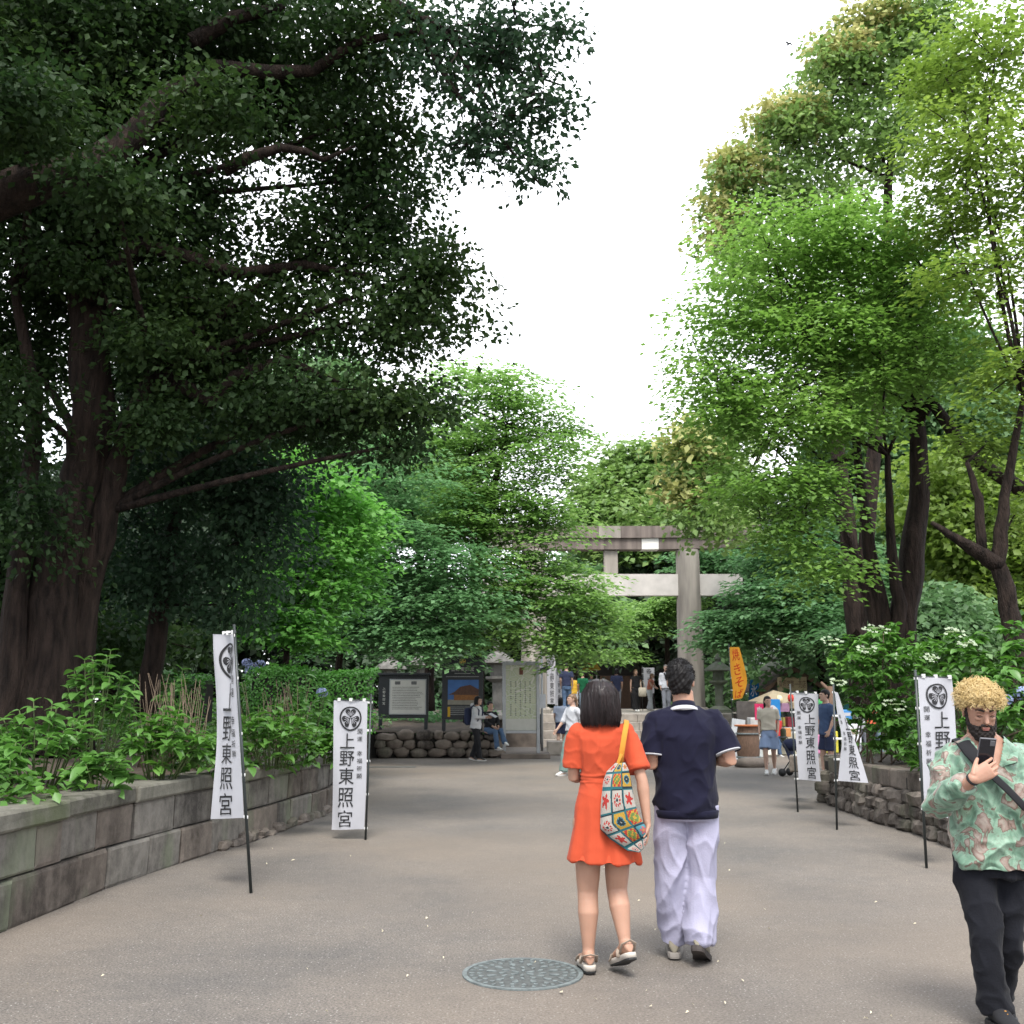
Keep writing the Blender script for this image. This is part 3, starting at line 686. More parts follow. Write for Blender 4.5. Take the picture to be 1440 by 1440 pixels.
# ---- bright and mid green trees beyond the bed -----------------------------
bl = [B(440, 690, 19, 75, 55), B(400, 790, 19, 62, 62), B(470, 800, 19.3, 70, 70), B(420, 880, 19, 62, 42), B(505, 730, 19.5, 45, 55), B(372, 860, 19, 40, 45)]
make_tree('young_maple', [([gr(402, 1010, .9) * 1 if False else at(402, 1000, 19), at(402, 930, 19), at(410, 860, 19), at(425, 760, 19)], [.07, .06, .05, .035])], bl, L_bright, M_bark, 'slender bright green tree with a thin brown stem behind the clipped hedge', limb_r=.03, per_m2=3.2, K=24, rc=.46, L=.105, flat=.22, up=.72, droop=.35, inner=.3)
bl = [B(560, 690, 25, 70, 60), B(590, 790, 24.5, 85, 60), B(560, 870, 24.5, 70, 48), B(640, 850, 24, 62, 55), B(500, 880, 25, 55, 50), B(530, 780, 25.5, 60, 55), B(600, 905, 24, 55, 28)]
make_tree('maple_tree', [([at(604, 1000, 31), at(604, 930, 31), at(600, 850, 28), at(585, 740, 26)], [.16, .14, .12, .08]), ([at(470, 990, 25.5), at(480, 900, 25.5), at(500, 820, 25.5)], [.1, .08, .06])], bl, L_blue, M_bark, 'shadowy bluish green tree in layers above the two black notice boards', limb_r=.05, per_m2=1.2, K=62, rc=.95, L=.11, flat=.10, up=.8, droop=.25, inner=.35)
bl = [B(690, 545, 27, 50, 40), B(740, 580, 27, 60, 50), B(660, 640, 27, 75, 50), B(760, 650, 26.5, 55, 48), B(700, 720, 26.5, 95, 55), B(768, 726, 26, 40, 36), B(640, 730, 27, 55, 60), B(745, 800, 26, 72, 38), B(822, 822, 26, 38, 22), B(745, 850, 25.5, 52, 38), B(810, 865, 25.5, 42, 38), B(680, 820, 26, 45, 50), B(780, 905, 25.5, 45, 24), B(835, 905, 25.5, 26, 24), B(846, 868, 25.3, 24, 24), B(795, 610, 27.5, 28, 50), B(630, 560, 28, 35, 60), B(700, 890, 25.5, 45, 25)]
make_tree('maple_tree', [([at(672, 990, 29), at(672, 900, 28.5), at(668, 800, 28), at(690, 700, 27.5), at(715, 600, 27)], [.18, .16, .14, .1, .06])], bl, L_maple, M_bark, 'large feathery layered green maple leaning over the left pillar of the stone gate', limb_r=.06, per_m2=1.15, K=66, rc=.92, L=.105, flat=.09, up=.82, droop=.22, inner=.35, twigs=2)
# bushy young shoots around the maple foot
# ---- right side ------------------------------------------------------------
Yr = 17.5
tr = [([at(1262, 1000, Yr), at(1268, 880, Yr), at(1284, 780, Yr), at(1292, 680, Yr), at(1288, 560, Yr), at(1278, 420, Yr)], [.26, .23, .20, .17, .12, .07]),
      ([at(1250, 1000, Yr), at(1240, 870, Yr), at(1225, 790, Yr), at(1212, 700, Yr), at(1205, 620, Yr), at(1180, 520, Yr)], [.20, .16, .12, .09, .07, .04]),
      ([at(1262, 1000, Yr - .2), at(1265, 850, Yr - .2), at(1252, 760, Yr - .2), at(1248, 640, Yr - .2)], [.14, .11, .08, .05]),
      ([at(1245, 990, Yr), at(1225, 850, Yr), at(1195, 770, Yr), at(1185, 740, Yr)], [.12, .1, .07, .03])]
limbs = [([at(1205, 640, Yr), at(1130, 665, Yr - .5), at(1080, 690, Yr - .6)], [.06, .04, .015]), ([at(1278, 575, Yr), at(1200, 500, Yr - .3), at(1100, 560, Yr - .6), at(1020, 590, Yr - .8)], [.07, .05, .03, .012]),
         ([at(1285, 600, Yr), at(1310, 565, Yr - .4), at(1335, 600, Yr - .6), at(1360, 640, Yr - .8), at(1440, 690, Yr - 1)], [.12, .12, .11, .1, .14]),
         ([at(1280, 520, Yr), at(1240, 440, Yr - .5), at(1190, 470, Yr - .5), at(1120, 505, Yr - .7)], [.05, .04, .03, .01])]
bl = [B(1080, 350, 16.5, 85, 60), B(1180, 330, 16.5, 95, 75), B(1030, 450, 16.5, 70, 60), B(1130, 470, 16.2, 95, 65), B(1230, 450, 16.3, 100, 70), B(1010, 560, 16.2, 62, 50), B(1100, 590, 16, 85, 55), B(1190, 590, 16.2, 70, 45),
      B(1060, 680, 16, 75, 48), B(1140, 690, 16, 70, 45), B(1110, 745, 16, 55, 32), B(1300, 380, 16.5, 90, 80), B(1320, 500, 16.3, 90, 50), B(1160, 800, 16, 55, 38), B(985, 505, 16.4, 36, 34), B(1250, 520, 16, 60, 40), B(1090, 440, 17.8, 85, 60), B(1190, 390, 18, 100, 80), B(1050, 550, 17.8, 70, 50), B(1170, 540, 18, 90, 55), B(1300, 440, 18, 80, 70)]
make_tree('hackberry_tree', tr, bl, L_right, M_bark, 'big green spreading tree with four dark stems rising behind the hydrangea bush on the right', limb_r=.055, per_m2=1.9, K=48, rc=.66, L=.082, flat=.2, up=.74, droop=.3, inner=.3, limbs=limbs, twigs=2)
tr = [([at(1432, 1000, 14), at(1428, 900, 14), at(1415, 840, 14), at(1405, 790, 14), at(1412, 700, 14), at(1440, 560, 14)], [.16, .14, .12, .11, .07, .04]),
      ([at(1405, 795, 14), at(1375, 775, 14), at(1340, 755, 14), at(1310, 735, 14)], [.12, .1, .06, .03]), ([at(1380, 775, 14), at(1376, 700, 14), at(1360, 650, 14)], [.07, .06, .03])]
bl = [B(1400, 80, 14.5, 95, 75), B(1360, 200, 14.5, 95, 70), B(1440, 260, 14, 80, 90), B(1400, 380, 14, 80, 60), B(1440, 520, 14, 70, 60), B(1330, 110, 15, 60, 50), B(1390, 620, 14.5, 60, 40), B(1430, 720, 15, 45, 35), B(1330, 300, 15, 65, 50)]
make_tree('maple_tree', tr, bl, L_right2, M_bark, 'yellow green tree on the right edge with a crooked forked trunk', limb_r=.05, per_m2=1.9, K=46, rc=.62, L=.078, flat=.18, up=.75, droop=.3, inner=.35, twigs=2)
tr = [([at(1210, 1000, 27), at(1200, 800, 27), at(1160, 500, 27), at(1130, 350, 27)], [.28, .24, .16, .1]), ([at(1205, 900, 27), at(1240, 500, 27), at(1250, 250, 27), at(1270, 120, 27)], [.22, .18, .12, .06])]
bl = [B(1060, 270, 27, 62, 50), B(1120, 200, 27, 60, 55), B(1180, 120, 27, 70, 55), B(1250, 60, 27, 70, 50), B(1230, 190, 27, 70, 60), B(1040, 350, 27, 42, 60), B(1150, 290, 27.5, 60, 45), B(1300, 20, 27, 60, 40), B(1020, 620, 27, 55, 50), B(985, 660, 26.5, 48, 50), B(1010, 730, 26.5, 50, 32), B(1320, 120, 27, 60, 50)]
acc = [([B(1040, 235, 26.8, 45, 26), B(1110, 165, 26.8, 50, 24), B(1185, 75, 26.8, 45, 22), B(1012, 310, 26.8, 20, 45), B(1230, 25, 26.8, 40, 20), B(975, 620, 26.2, 34, 30), B(955, 690, 26.2, 22, 22)], L_flow, 2.6)]
make_tree('pasania_tree', tr, bl, L_pas, M_bark, 'tall tree with creamy yellow blossom along its left edge, behind the green tree', limb_r=.07, per_m2=1.7, K=28, rc=.7, L=.14, up=.6, droop=.25, inner=.45, accents=acc, twigs=2)
# ---- trees under and beyond the gate --------------------------------------
bl = [B(1100, 830, 33, 75, 26), B(1060, 880, 33, 70, 24), B(1150, 870, 32, 70, 30), B(1190, 810, 33, 60, 40), B(1120, 780, 34, 80, 32), B(1000, 790, 41, 50, 34), B(1020, 900, 33.5, 40, 18), B(1200, 900, 30, 50, 25)]
make_tree('maple_tree', [([at(1160, 1000, 34), at(1150, 900, 34), at(1130, 800, 34)], [.16, .14, .09])], bl, L_blue, M_bark, 'blue green layered tree behind the snack hut right of the gate', limb_r=.05, per_m2=2.0, K=26, rc=.75, L=.15, flat=.14, up=.8, droop=.25, inner=.3)
bl = [B(925, 860, 43, 45, 18), B(900, 885, 42.5, 30, 12), B(955, 845, 42, 35, 18), B(880, 920, 42, 22, 10)]
make_tree('maple_tree', [([at(940, 985, 43.5), at(938, 900, 43.5), at(930, 860, 43.5)], [.12, .1, .06])], bl, L_maple, M_bark, 'light green maple boughs in the opening under the tie beam', limb_r=.04, per_m2=2.2, K=26, rc=.7, L=.14, flat=.12, up=.8, droop=.25, inner=.3)
bl = [B(905, 660, 62, 60, 42), B(870, 700, 60, 55, 42), B(940, 690, 62, 60, 60), B(850, 740, 58, 40, 40), B(960, 750, 56, 90, 50), B(1000, 700, 66, 70, 60)]
make_tree('camphor_tree', [([at(905, 985, 62), at(905, 800, 62), at(900, 700, 62)], [.6, .5, .3])], bl, L_pas, M_bark2, 'rounded olive green tree against the sky above the stone gate', limb_r=.15, per_m2=.9, K=30, rc=1.5, L=.32, up=.7, droop=.3, inner=.5)
def far_tree(px, py, Y, rpx, rpy, lm, label, **kw):
    rb = random.Random(int(px + py * 3)); blb = []
    for i in range(5):
        blb.append(B(px + rb.uniform(-.5, .5) * rpx, py + rb.uniform(-.5, .5) * rpy, Y + rb.uniform(-1, 1), rpx * rb.uniform(.5, .7), rpy * rb.uniform(.5, .7)))
    g = at(px, 1000, Y); g.z = 1.0
    a = at(px, py, Y)
    k = Y / 40
    args = dict(per_m2=1.2 / k / k * 1.0, K=26, rc=.95 * k, L=.24 * k, up=.6, droop=.3, inner=.35, limb_r=.1)
    args.update(kw)
    return make_tree('woodland_tree', [([g, (g.x + .1, Y, (g.z + a.z) / 2), tuple(a)], [.32 * k, .26 * k, .16 * k])], blb, lm, M_bark, label, group='woodland trees in the background', **args)
far_tree(800, 860, 48, 70, 80, L_far, 'mid green woodland tree behind the left pillar of the gate')
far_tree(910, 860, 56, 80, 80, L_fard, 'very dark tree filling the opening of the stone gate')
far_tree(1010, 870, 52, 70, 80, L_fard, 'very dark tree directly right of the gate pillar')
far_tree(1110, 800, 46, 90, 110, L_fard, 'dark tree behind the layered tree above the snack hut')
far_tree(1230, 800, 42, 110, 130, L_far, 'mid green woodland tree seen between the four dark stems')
far_tree(1370, 780, 36, 110, 150, L_right2, 'yellowish woodland tree behind the crooked forked trunk')
far_tree(1330, 880, 30, 90, 60, L_far, 'low leafy tree behind the hydrangea bush')
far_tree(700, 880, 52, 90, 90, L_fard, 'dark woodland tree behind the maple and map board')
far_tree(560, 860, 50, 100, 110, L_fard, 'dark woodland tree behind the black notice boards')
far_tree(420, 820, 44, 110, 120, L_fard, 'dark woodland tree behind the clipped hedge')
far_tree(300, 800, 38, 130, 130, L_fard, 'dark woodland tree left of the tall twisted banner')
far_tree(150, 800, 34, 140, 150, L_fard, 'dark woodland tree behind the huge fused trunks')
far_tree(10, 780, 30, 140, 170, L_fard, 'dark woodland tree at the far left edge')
far_tree(620, 700, 58, 90, 110, L_far, 'tall mid green tree showing over the maple on its left')
far_tree(860, 780, 66, 60, 90, L_far, 'tree seen in the gap between the maple and the gate lintel')
far_tree(1180, 650, 50, 110, 150, L_far, 'tall mid green tree behind the crown of the big green tree')
far_tree(1330, 560, 44, 140, 180, L_far, 'tall tree behind the yellow green crown on the right')
far_tree(250, 560, 40, 150, 180, L_fard, 'tall dark tree behind the huge dark tree')
far_tree(480, 620, 48, 110, 150, L_far, 'tall mid green tree behind the bright slender tree')

# ---- undergrowth closing the view between the far trunks
def undergrowth(name, regions, lm, label, cat, n, rc, L, **kw):
    bl = []
    for (x0, x1, y0, y1, z0, h) in regions:
        k = int((x1 - x0) / (h * .9)) + 1
        for i in range(k):
            x = x0 + (x1 - x0) * (i + .5) / k + random.uniform(-.3, .3); y = random.uniform(y0, y1)
            hh = h * random.uniform(.7, 1.15); bl.append(((x, y, z0 + hh * .35), (h * .75, h * .6, hh * .65)))
    V, F, _ = crown_leaves(bl, n, 20, rc, L, up=.6, droop=.3, inner=.6, **kw)
    return obj(name, mesh_np(name, V, F, [lm]), label=label, cat=cat, kind='stuff')
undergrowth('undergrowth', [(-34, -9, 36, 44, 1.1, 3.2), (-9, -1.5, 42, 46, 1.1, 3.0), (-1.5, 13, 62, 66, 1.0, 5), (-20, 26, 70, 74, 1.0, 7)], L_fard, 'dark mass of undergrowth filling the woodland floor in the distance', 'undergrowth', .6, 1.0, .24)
undergrowth('undergrowth', [(8.5, 30, 38, 43, 1.05, 3.4), (9, 22, 30, 34, .5, 2.2)], L_far, 'green mass of undergrowth on the terrace at the right', 'undergrowth', .8, .8, .2)
print('LEAVES', LEAFN)

undergrowth('undergrowth', [(-7.5, -.6, 31.5, 33, .75, .75)], L_blue, 'low shrubs on the bed behind the notice boards', 'shrubs', 1.6, .45, .11)
# ================================================================== PEOPLE
def V3(*a): return Vector(a)
def remesh(mb, voxel, smooth=2, sfac=.5):
    """grow one closed continuous surface over overlapping volumes"""
    me = bpy.data.meshes.new('tmp'); me.from_pydata(mb.v, [], mb.f)
    bm = bmesh.new(); bm.from_mesh(me); bmesh.ops.recalc_face_normals(bm, faces=bm.faces[:]); bm.to_mesh(me); bm.free()
    o = bpy.data.objects.new('tmp', me); COL.objects.link(o)
    r = o.modifiers.new('r', 'REMESH'); r.mode = 'VOXEL'; r.voxel_size = voxel; r.use_smooth_shade = True
    if smooth:
        s = o.modifiers.new('s', 'SMOOTH'); s.factor = sfac; s.iterations = smooth
    dg = bpy.context.evaluated_depsgraph_get(); ev = o.evaluated_get(dg)
    out = bpy.data.meshes.new_from_object(ev)
    bpy.data.objects.remove(o); bpy.data.meshes.remove(me)
    return out
def coords(me):
    a = np.empty(len(me.vertices) * 3, dtype=np.float32); me.vertices.foreach_get('co', a); return a.reshape(-1, 3)
def normals(me):
    a = np.empty(len(me.vertices) * 3, dtype=np.float32); me.vertices.foreach_get('normal', a); return a.reshape(-1, 3)
def displace(me, fn):
    c = coords(me); n = normals(me); c2 = c + n * fn(c, n)[:, None]
    me.vertices.foreach_set('co', c2.ravel().astype(np.float32)); me.update()
def folds(amp, freq=(9, 9, 5), seed=0, warp=1.2, z0=None, z1=None, crisp=1.0):
    rs = np.random.default_rng(seed); ph = rs.random(6) * 6
    def fn(c, n):
        x, y, z = c[:, 0] * freq[0], c[:, 1] * freq[1], c[:, 2] * freq[2]
        wx = np.sin(z * 1.3 + y + ph[0]) * warp; wz = np.sin(x * .8 - y + ph[1]) * warp
        a = np.sin(x + wx + z * .6 + ph[2]) ; b = np.sin(z * 2.1 + wz + x * .7 + ph[3]); d = np.sin((x + z) * 1.9 + wx * 1.4 + y * 1.2 + ph[4])
        f = (1 - np.abs(a)) ** crisp * .9 + (1 - np.abs(b)) ** crisp * .7 + (1 - np.abs(d)) * .4 - .75
        k = np.ones(len(c))
        if z0 is not None: k = np.clip((c[:, 2] - z0) / (z1 - z0), 0, 1)
        return f * amp * k
    return fn
def ridges(amp, sc_=(7, 7, 4), seed=0, sharp=1.6, mask=None):
    def fn(c, n):
        out_ = np.empty(len(c)); S_ = seed * 3.7
        for i, (x, y, z) in enumerate(c.tolist()):
            a = mnoise.noise((x * sc_[0] + z * 1.5 + S_, y * sc_[1], z * sc_[2] - x * 1.3)); b = mnoise.noise((x * sc_[0] * 2.1 - z * 3, y * sc_[1] * 2.1 + S_, z * sc_[2] * 2.3 + x * 4))
            out_[i] = (1 - min(1, abs(a) * 2.6)) ** sharp - .32 + .38 * ((1 - min(1, abs(b) * 2.6)) ** sharp - .32)
        out_ *= amp
        if mask is not None: out_ *= mask(c)
        return out_
    return fn
def ring(c, rx, ry, n=28, p=2.2, tilt=0.0, squash_back=0.0):
    c = Vector(c); out_ = []
    for k in range(n):
        a = 2 * PI * k / n; ca, sa = math.cos(a), math.sin(a)
        x = math.copysign(abs(ca) ** (2 / p), ca) * rx; y = math.copysign(abs(sa) ** (2 / p), sa) * ry
        out_.append(c + Vector((x, y, x * tilt)))
    return out_
def torso_rings(mb, prof, hollow=None, p=2.2):
    """prof: (z, cx, cy, rx, ry[, tilt])"""
    rs = [ring((q[1], q[2], q[0]), q[3], q[4], p=p, tilt=(q[5] if len(q) > 5 else 0)) for q in prof]
    if hollow:
        q = prof[0]; tk, h = hollow
        i0 = [ring((q[1], q[2], q[0] + h), q[3] - tk - .022, q[4] - tk - .022, p=p), ring((q[1], q[2], q[0]), q[3] - tk, q[4] - tk, p=p, tilt=(q[5] if len(q) > 5 else 0))]
        rs = i0 + rs
    mb.rings(rs)
def hand(mb, wrist, d, n, side=1, curl=.6, sc_=1.0, thumb=.5, grip=None):
    """palm and five separate fingers; d towards the fingers, n the palm normal, side: +1 thumb towards d x n"""
    d = Vector(d).normalized(); n = (Vector(n) - d * Vector(n).dot(d)).normalized(); s = d.cross(n) * side
    w = Vector(wrist); L = .095 * sc_
    mb.tube([w - d * .012, w + d * L * .35, w + d * L * .75, w + d * L], [(.026 * sc_, .018 * sc_), (.036 * sc_, .016 * sc_), (.041 * sc_, .0145 * sc_), (.039 * sc_, .012 * sc_)], n=12, ref=n)
    lens = (.066, .074, .070, .055); curls = curl if hasattr(curl, '__len__') else (curl,) * 4
    for i in range(4):
        off = (1.5 - i) * .0212 * sc_
        p = w + d * (L - .008 + (.004, .008, .005, -.004)[i]) + s * off; a = curls[i] * .45; pts = [p - d * .012, p]; rd = [.0086, .0083]
        dd = d.copy(); ln = lens[i] * sc_
        for j, fr in enumerate((.44, .31, .25)):
            ang = curls[i] * (.8, 1.0, .8)[j]
            dd = (Matrix.Rotation(ang, 3, d.cross(n)) @ dd) if True else dd
            p = p + dd * ln * fr; pts.append(p); rd.append((.0079, .0072, .0062)[j])
        mb.tube(pts, [r * sc_ for r in rd], n=8, round_ends=True)
    p = w + d * L * .30 + s * .030 * sc_; dd = (d * .75 + s * .65 + n * thumb).normalized(); pts = [p - dd * .02, p]
    for fr, k in ((.036, .0), (.028, .35)):
        dd = (dd + n * k * thumb * 1.4 + d * .18).normalized(); p = p + dd * fr * sc_; pts.append(p)
    mb.tube(pts, [.013 * sc_, .0125 * sc_, .0105 * sc_, .0085 * sc_], n=8, round_ends=True)
def head_vol(mb, c, yaw=0, pit=0, roll=0, s=1.0, female=False):
    """face towards local -Y. c = centre of the skull"""
    M = Matrix.Translation(c) @ Matrix.Rotation(yaw, 4, 'Z') @ Matrix.Rotation(pit, 4, 'X') @ Matrix.Rotation(roll, 4, 'Y') @ Matrix.Scale(s, 4)
    mb.M = M
    mb.ell((0, .012, .022), (.074, .093, .088), 20, 14)                # skull
    prof = [(-.118, -.058, .020, .020), (-.108, -.050, .036, .040), (-.085, -.036, .052, .056), (-.05, -.024, .062, .070), (-.01, -.014, .067, .080), (.03, -.004, .070, .086)]
    if female: prof = [(a, b, c_ * .92, d_ * .97) for a, b, c_, d_ in prof]
    mb.rings([ring((0, cy, z), rx, ry, 20, 2.3) for z, cy, rx, ry in prof])   # face and jaw
    mb.tube([(0, -.082, .022), (0, -.098, -.004), (0, -.108, -.026), (0, -.100, -.034)], [(.009, .010), (.011, .011), (.015, .012), (.011, .008)], n=10, ref=(1, 0, 0))  # nose
    mb.ell((0, -.088, .030), (.052, .012, .010), 12, 6)                # brow ridge
    for q in (-1, 1):
        mb.ell((q * .030, -.080, -.012), (.022, .014, .014), 10, 6)    # cheek
        mb.ell((q * .075, .012, -.010), (.008, .020, .032), 10, 8, Matrix.Rotation(q * .25, 3, 'Z'))  # ear
    mb.ell((0, -.092, -.056), (.024, .009, .007), 12, 6); mb.ell((0, -.090, -.067), (.020, .010, .007), 12, 6)  # lips
    mb.ell((0, -.088, -.098), (.018, .014, .014), 10, 6)               # chin
    mb.M = None
    return M
def leg_vol(mb, hip, knee, ank, k=1.0, thigh=.083, calf=.054):
    hip, knee, ank = map(Vector, (hip, knee, ank)); d = (ank - knee).normalized(); bk = Vector((0, 1, 0)); bk = (bk - d * bk.dot(d)).normalized()
    mb.tube([hip, hip.lerp(knee, .4), hip.lerp(knee, .8), knee, knee.lerp(ank, .14) + bk * .004, knee.lerp(ank, .33) + bk * .014, knee.lerp(ank, .6) + bk * .006, knee.lerp(ank, .87), ank],
            [thigh * k, thigh * .86 * k, .062 * k, .054 * k, .053 * k, calf * k, .042 * k, .031 * k, .033 * k], n=16, round_ends=True)
def arm_vol(mb, sh, el, wr, k=1.0):
    sh, el, wr = map(Vector, (sh, el, wr))
    mb.tube([sh, sh.lerp(el, .4), sh.lerp(el, .85), el, el.lerp(wr, .2), el.lerp(wr, .7), wr], [.043 * k, .043 * k, .037 * k, .036 * k, .039 * k, .029 * k, .024 * k], n=14, round_ends=True)
def foot_M(ank, yaw, pitch, ankh=.075):
    """foot frame: origin on the ground under the ankle, toes towards -Y, heel lifted by pitch about the ball of the foot"""
    a = Vector(ank)
    return Matrix.Translation(a) @ Matrix.Rotation(yaw, 4, 'Z') @ Matrix.Rotation(pitch, 4, 'X') @ Matrix.Translation((0, 0, -ankh))
def foot_vol(mb, M, s=1.0, z0=.012):
    mb.M = M
    prof = [(.062, .020, .045), (.05, .030, .065), (.02, .034, .085), (-.02, .036, .078), (-.07, .043, .055), (-.12, .047, .040), (-.16, .042, .030), (-.185, .022, .020)]
    rs = []
    for y, hw, h in prof:
        r_ = []
        for k in range(16):
            a = 2 * PI * k / 16; r_.append(Vector((math.cos(a) * hw * s, y * s, z0 + max(0, .5 + .5 * math.sin(a)) ** .8 * h * s)))
        rs.append(r_)
    mb.rings(rs); mb.M = None
def shoe_parts(M, upm, solem, parent, s=1.0, style='sneaker', laces=None, voxel=.006):
    out_ = MB(); out_.M = M
    def outline(z, g=0.0, lift=0.0):
        pts = []
        for (x, y) in [(0, .078), (.024, .072), (.036, .05), (.037, .01), (.037, -.03), (.046, -.08), (.051, -.12), (.046, -.165), (.030, -.195), (0, -.207), (-.030, -.195), (-.046, -.165), (-.051, -.12), (-.046, -.08), (-.037, -.03), (-.037, .01), (-.036, .05), (-.024, .072)]:
            pts.append(Vector((x * s * (1 + g), y * s * (1 + g * .6), z + lift * max(0, (-y - .14)) * 1.2)))
        return pts
    if style == 'sneaker':
        out_.rings([outline(0, -.02, .3), outline(.012, .03, .25), outline(.028, .02, .2)])
        out_.rings([outline(.026, -.02, .2), outline(.034, -.06, .2)])
        out_.M = None; sh = out_.build('sole', solem, None)
        up = MB(); up.M = M; rs = []
        for y, hw, h in [(.075, .016, .05), (.066, .030, .085), (.035, .037, .098), (-.005, .038, .098), (-.05, .040, .085), (-.10, .046, .060), (-.15, .042, .046), (-.185, .028, .036), (-.198, .010, .026)]:
            rs.append([Vector((math.cos(2 * PI * k / 18) * hw * s, y * s, .024 + (max(0, .5 + .5 * math.sin(2 * PI * k / 18)) ** .7) * h * s)) for k in range(18)])
        up.rings(rs); up.M = None
        me = remesh(up, voxel, 2); me.materials.append(upm)
        shoe = obj('shoe', me, parent); sh.parent = shoe
        if laces:
            lb = MB(); lb.M = M
            for i in range(5):
                y = -.03 - i * .018; z = .024 + (.088 - i * .0095) * s
                lb.tube([(-.020, y, z - .010), (-.010, y - .004, z + .001), (.010, y - .008, z + .001), (.022, y - .010, z - .010)], .0035, n=5)
            for q in (-1, 1): lb.tube([(0, -.035, .108), (q * .02, -.04, .116), (q * .038, -.05, .098), (q * .03, -.055, .085)], .003, n=5)
            lb.M = None; lb.build('lace', laces, shoe, True)
        return shoe
    # strappy sandal on a thick pale footbed
    out_.rings([outline(0, -.02, .1), outline(.010, 0, .1)]); out_.M = None
    shoe = out_.build('sandal', MATS['sandal_black'], parent)
    fb = MB(); fb.M = M; fb.rings([outline(.0102, -.01, .1), outline(.034, .02, .1), outline(.038, -.02, .1)]); fb.M = None; fb.build('footbed', solem, shoe, True)
    sb = MB(); sb.M = M
    def strap(p, r_=(.012, .0032)): sb.tube(p, [r_] * len(p), n=8, ref=(0, 0, 1))
    strap([(-.042, .0, .045), (-.040, .045, .085), (0, .074, .098), (.040, .045, .085), (.042, .0, .045)], (.009, .003))
    strap([(-.044, -.09, .03), (-.044, -.085, .06), (-.020, -.06, .088), (.015, -.04, .092), (.040, -.03, .06), (.042, -.03, .03)])
    strap([(.050, -.12, .03), (.046, -.11, .055), (.010, -.095, .072), (-.035, -.07, .06), (-.044, -.06, .03)])
    strap([(-.048, -.15, .03), (-.035, -.15, .055), (0, -.148, .062), (.035, -.15, .055), (.050, -.15, .03)])
    sb.M = None; sb.build('strap', upm, shoe, True)
    return shoe
def skin(name, col): return mat(name, col, .55, .07, 9, .0006, 160, spec=.35, sss=.15)
SK_F = skin('skin_warm', (.36, .205, .142)); SK_M = skin('skin_tan', (.34, .19, .13)); SK_R = skin('skin_olive', (.36, .20, .14)); SK_C = skin('skin_crowd', (.38, .24, .18))
M_hair = mat('hair_dark_brown', (.012, .007, .007), .42, .5, 60, 0, spec=.3, stretch=(1, 1, .08))
M_hairb = mat('hair_black', (.006, .005, .005), .55, .5, 90, .001, 200, spec=.2)
M_hairs = mat('hair_blond', (.46, .32, .12), .7, .3, 26, .004, 60, col2=(.64, .50, .26))
M_hairbr = mat('hair_light_brown', (.13, .075, .04), .5, .4, 60, 0)
M_beard = mat('beard', (.014, .009, .007), .8, .4, 90, .003, 180)
def cloth(name, col, amp=.0015, sc_=60, rough=.85, var=.07, **kw): return mat(name, col, rough, var, 6, amp, sc_, sheen=.04, spec=.2, **kw)
mat('sandal_black', (.012, .012, .012), .6)

def hair_strands(mb, pts_fn, n, rad, seed):
    rr_ = random.Random(seed)
    for i in range(n):
        p = pts_fn(rr_); mb.tube(p, [rad * .6, rad, rad, rad * .3][:len(p)] if len(p) == 4 else rad, n=4, caps=False)

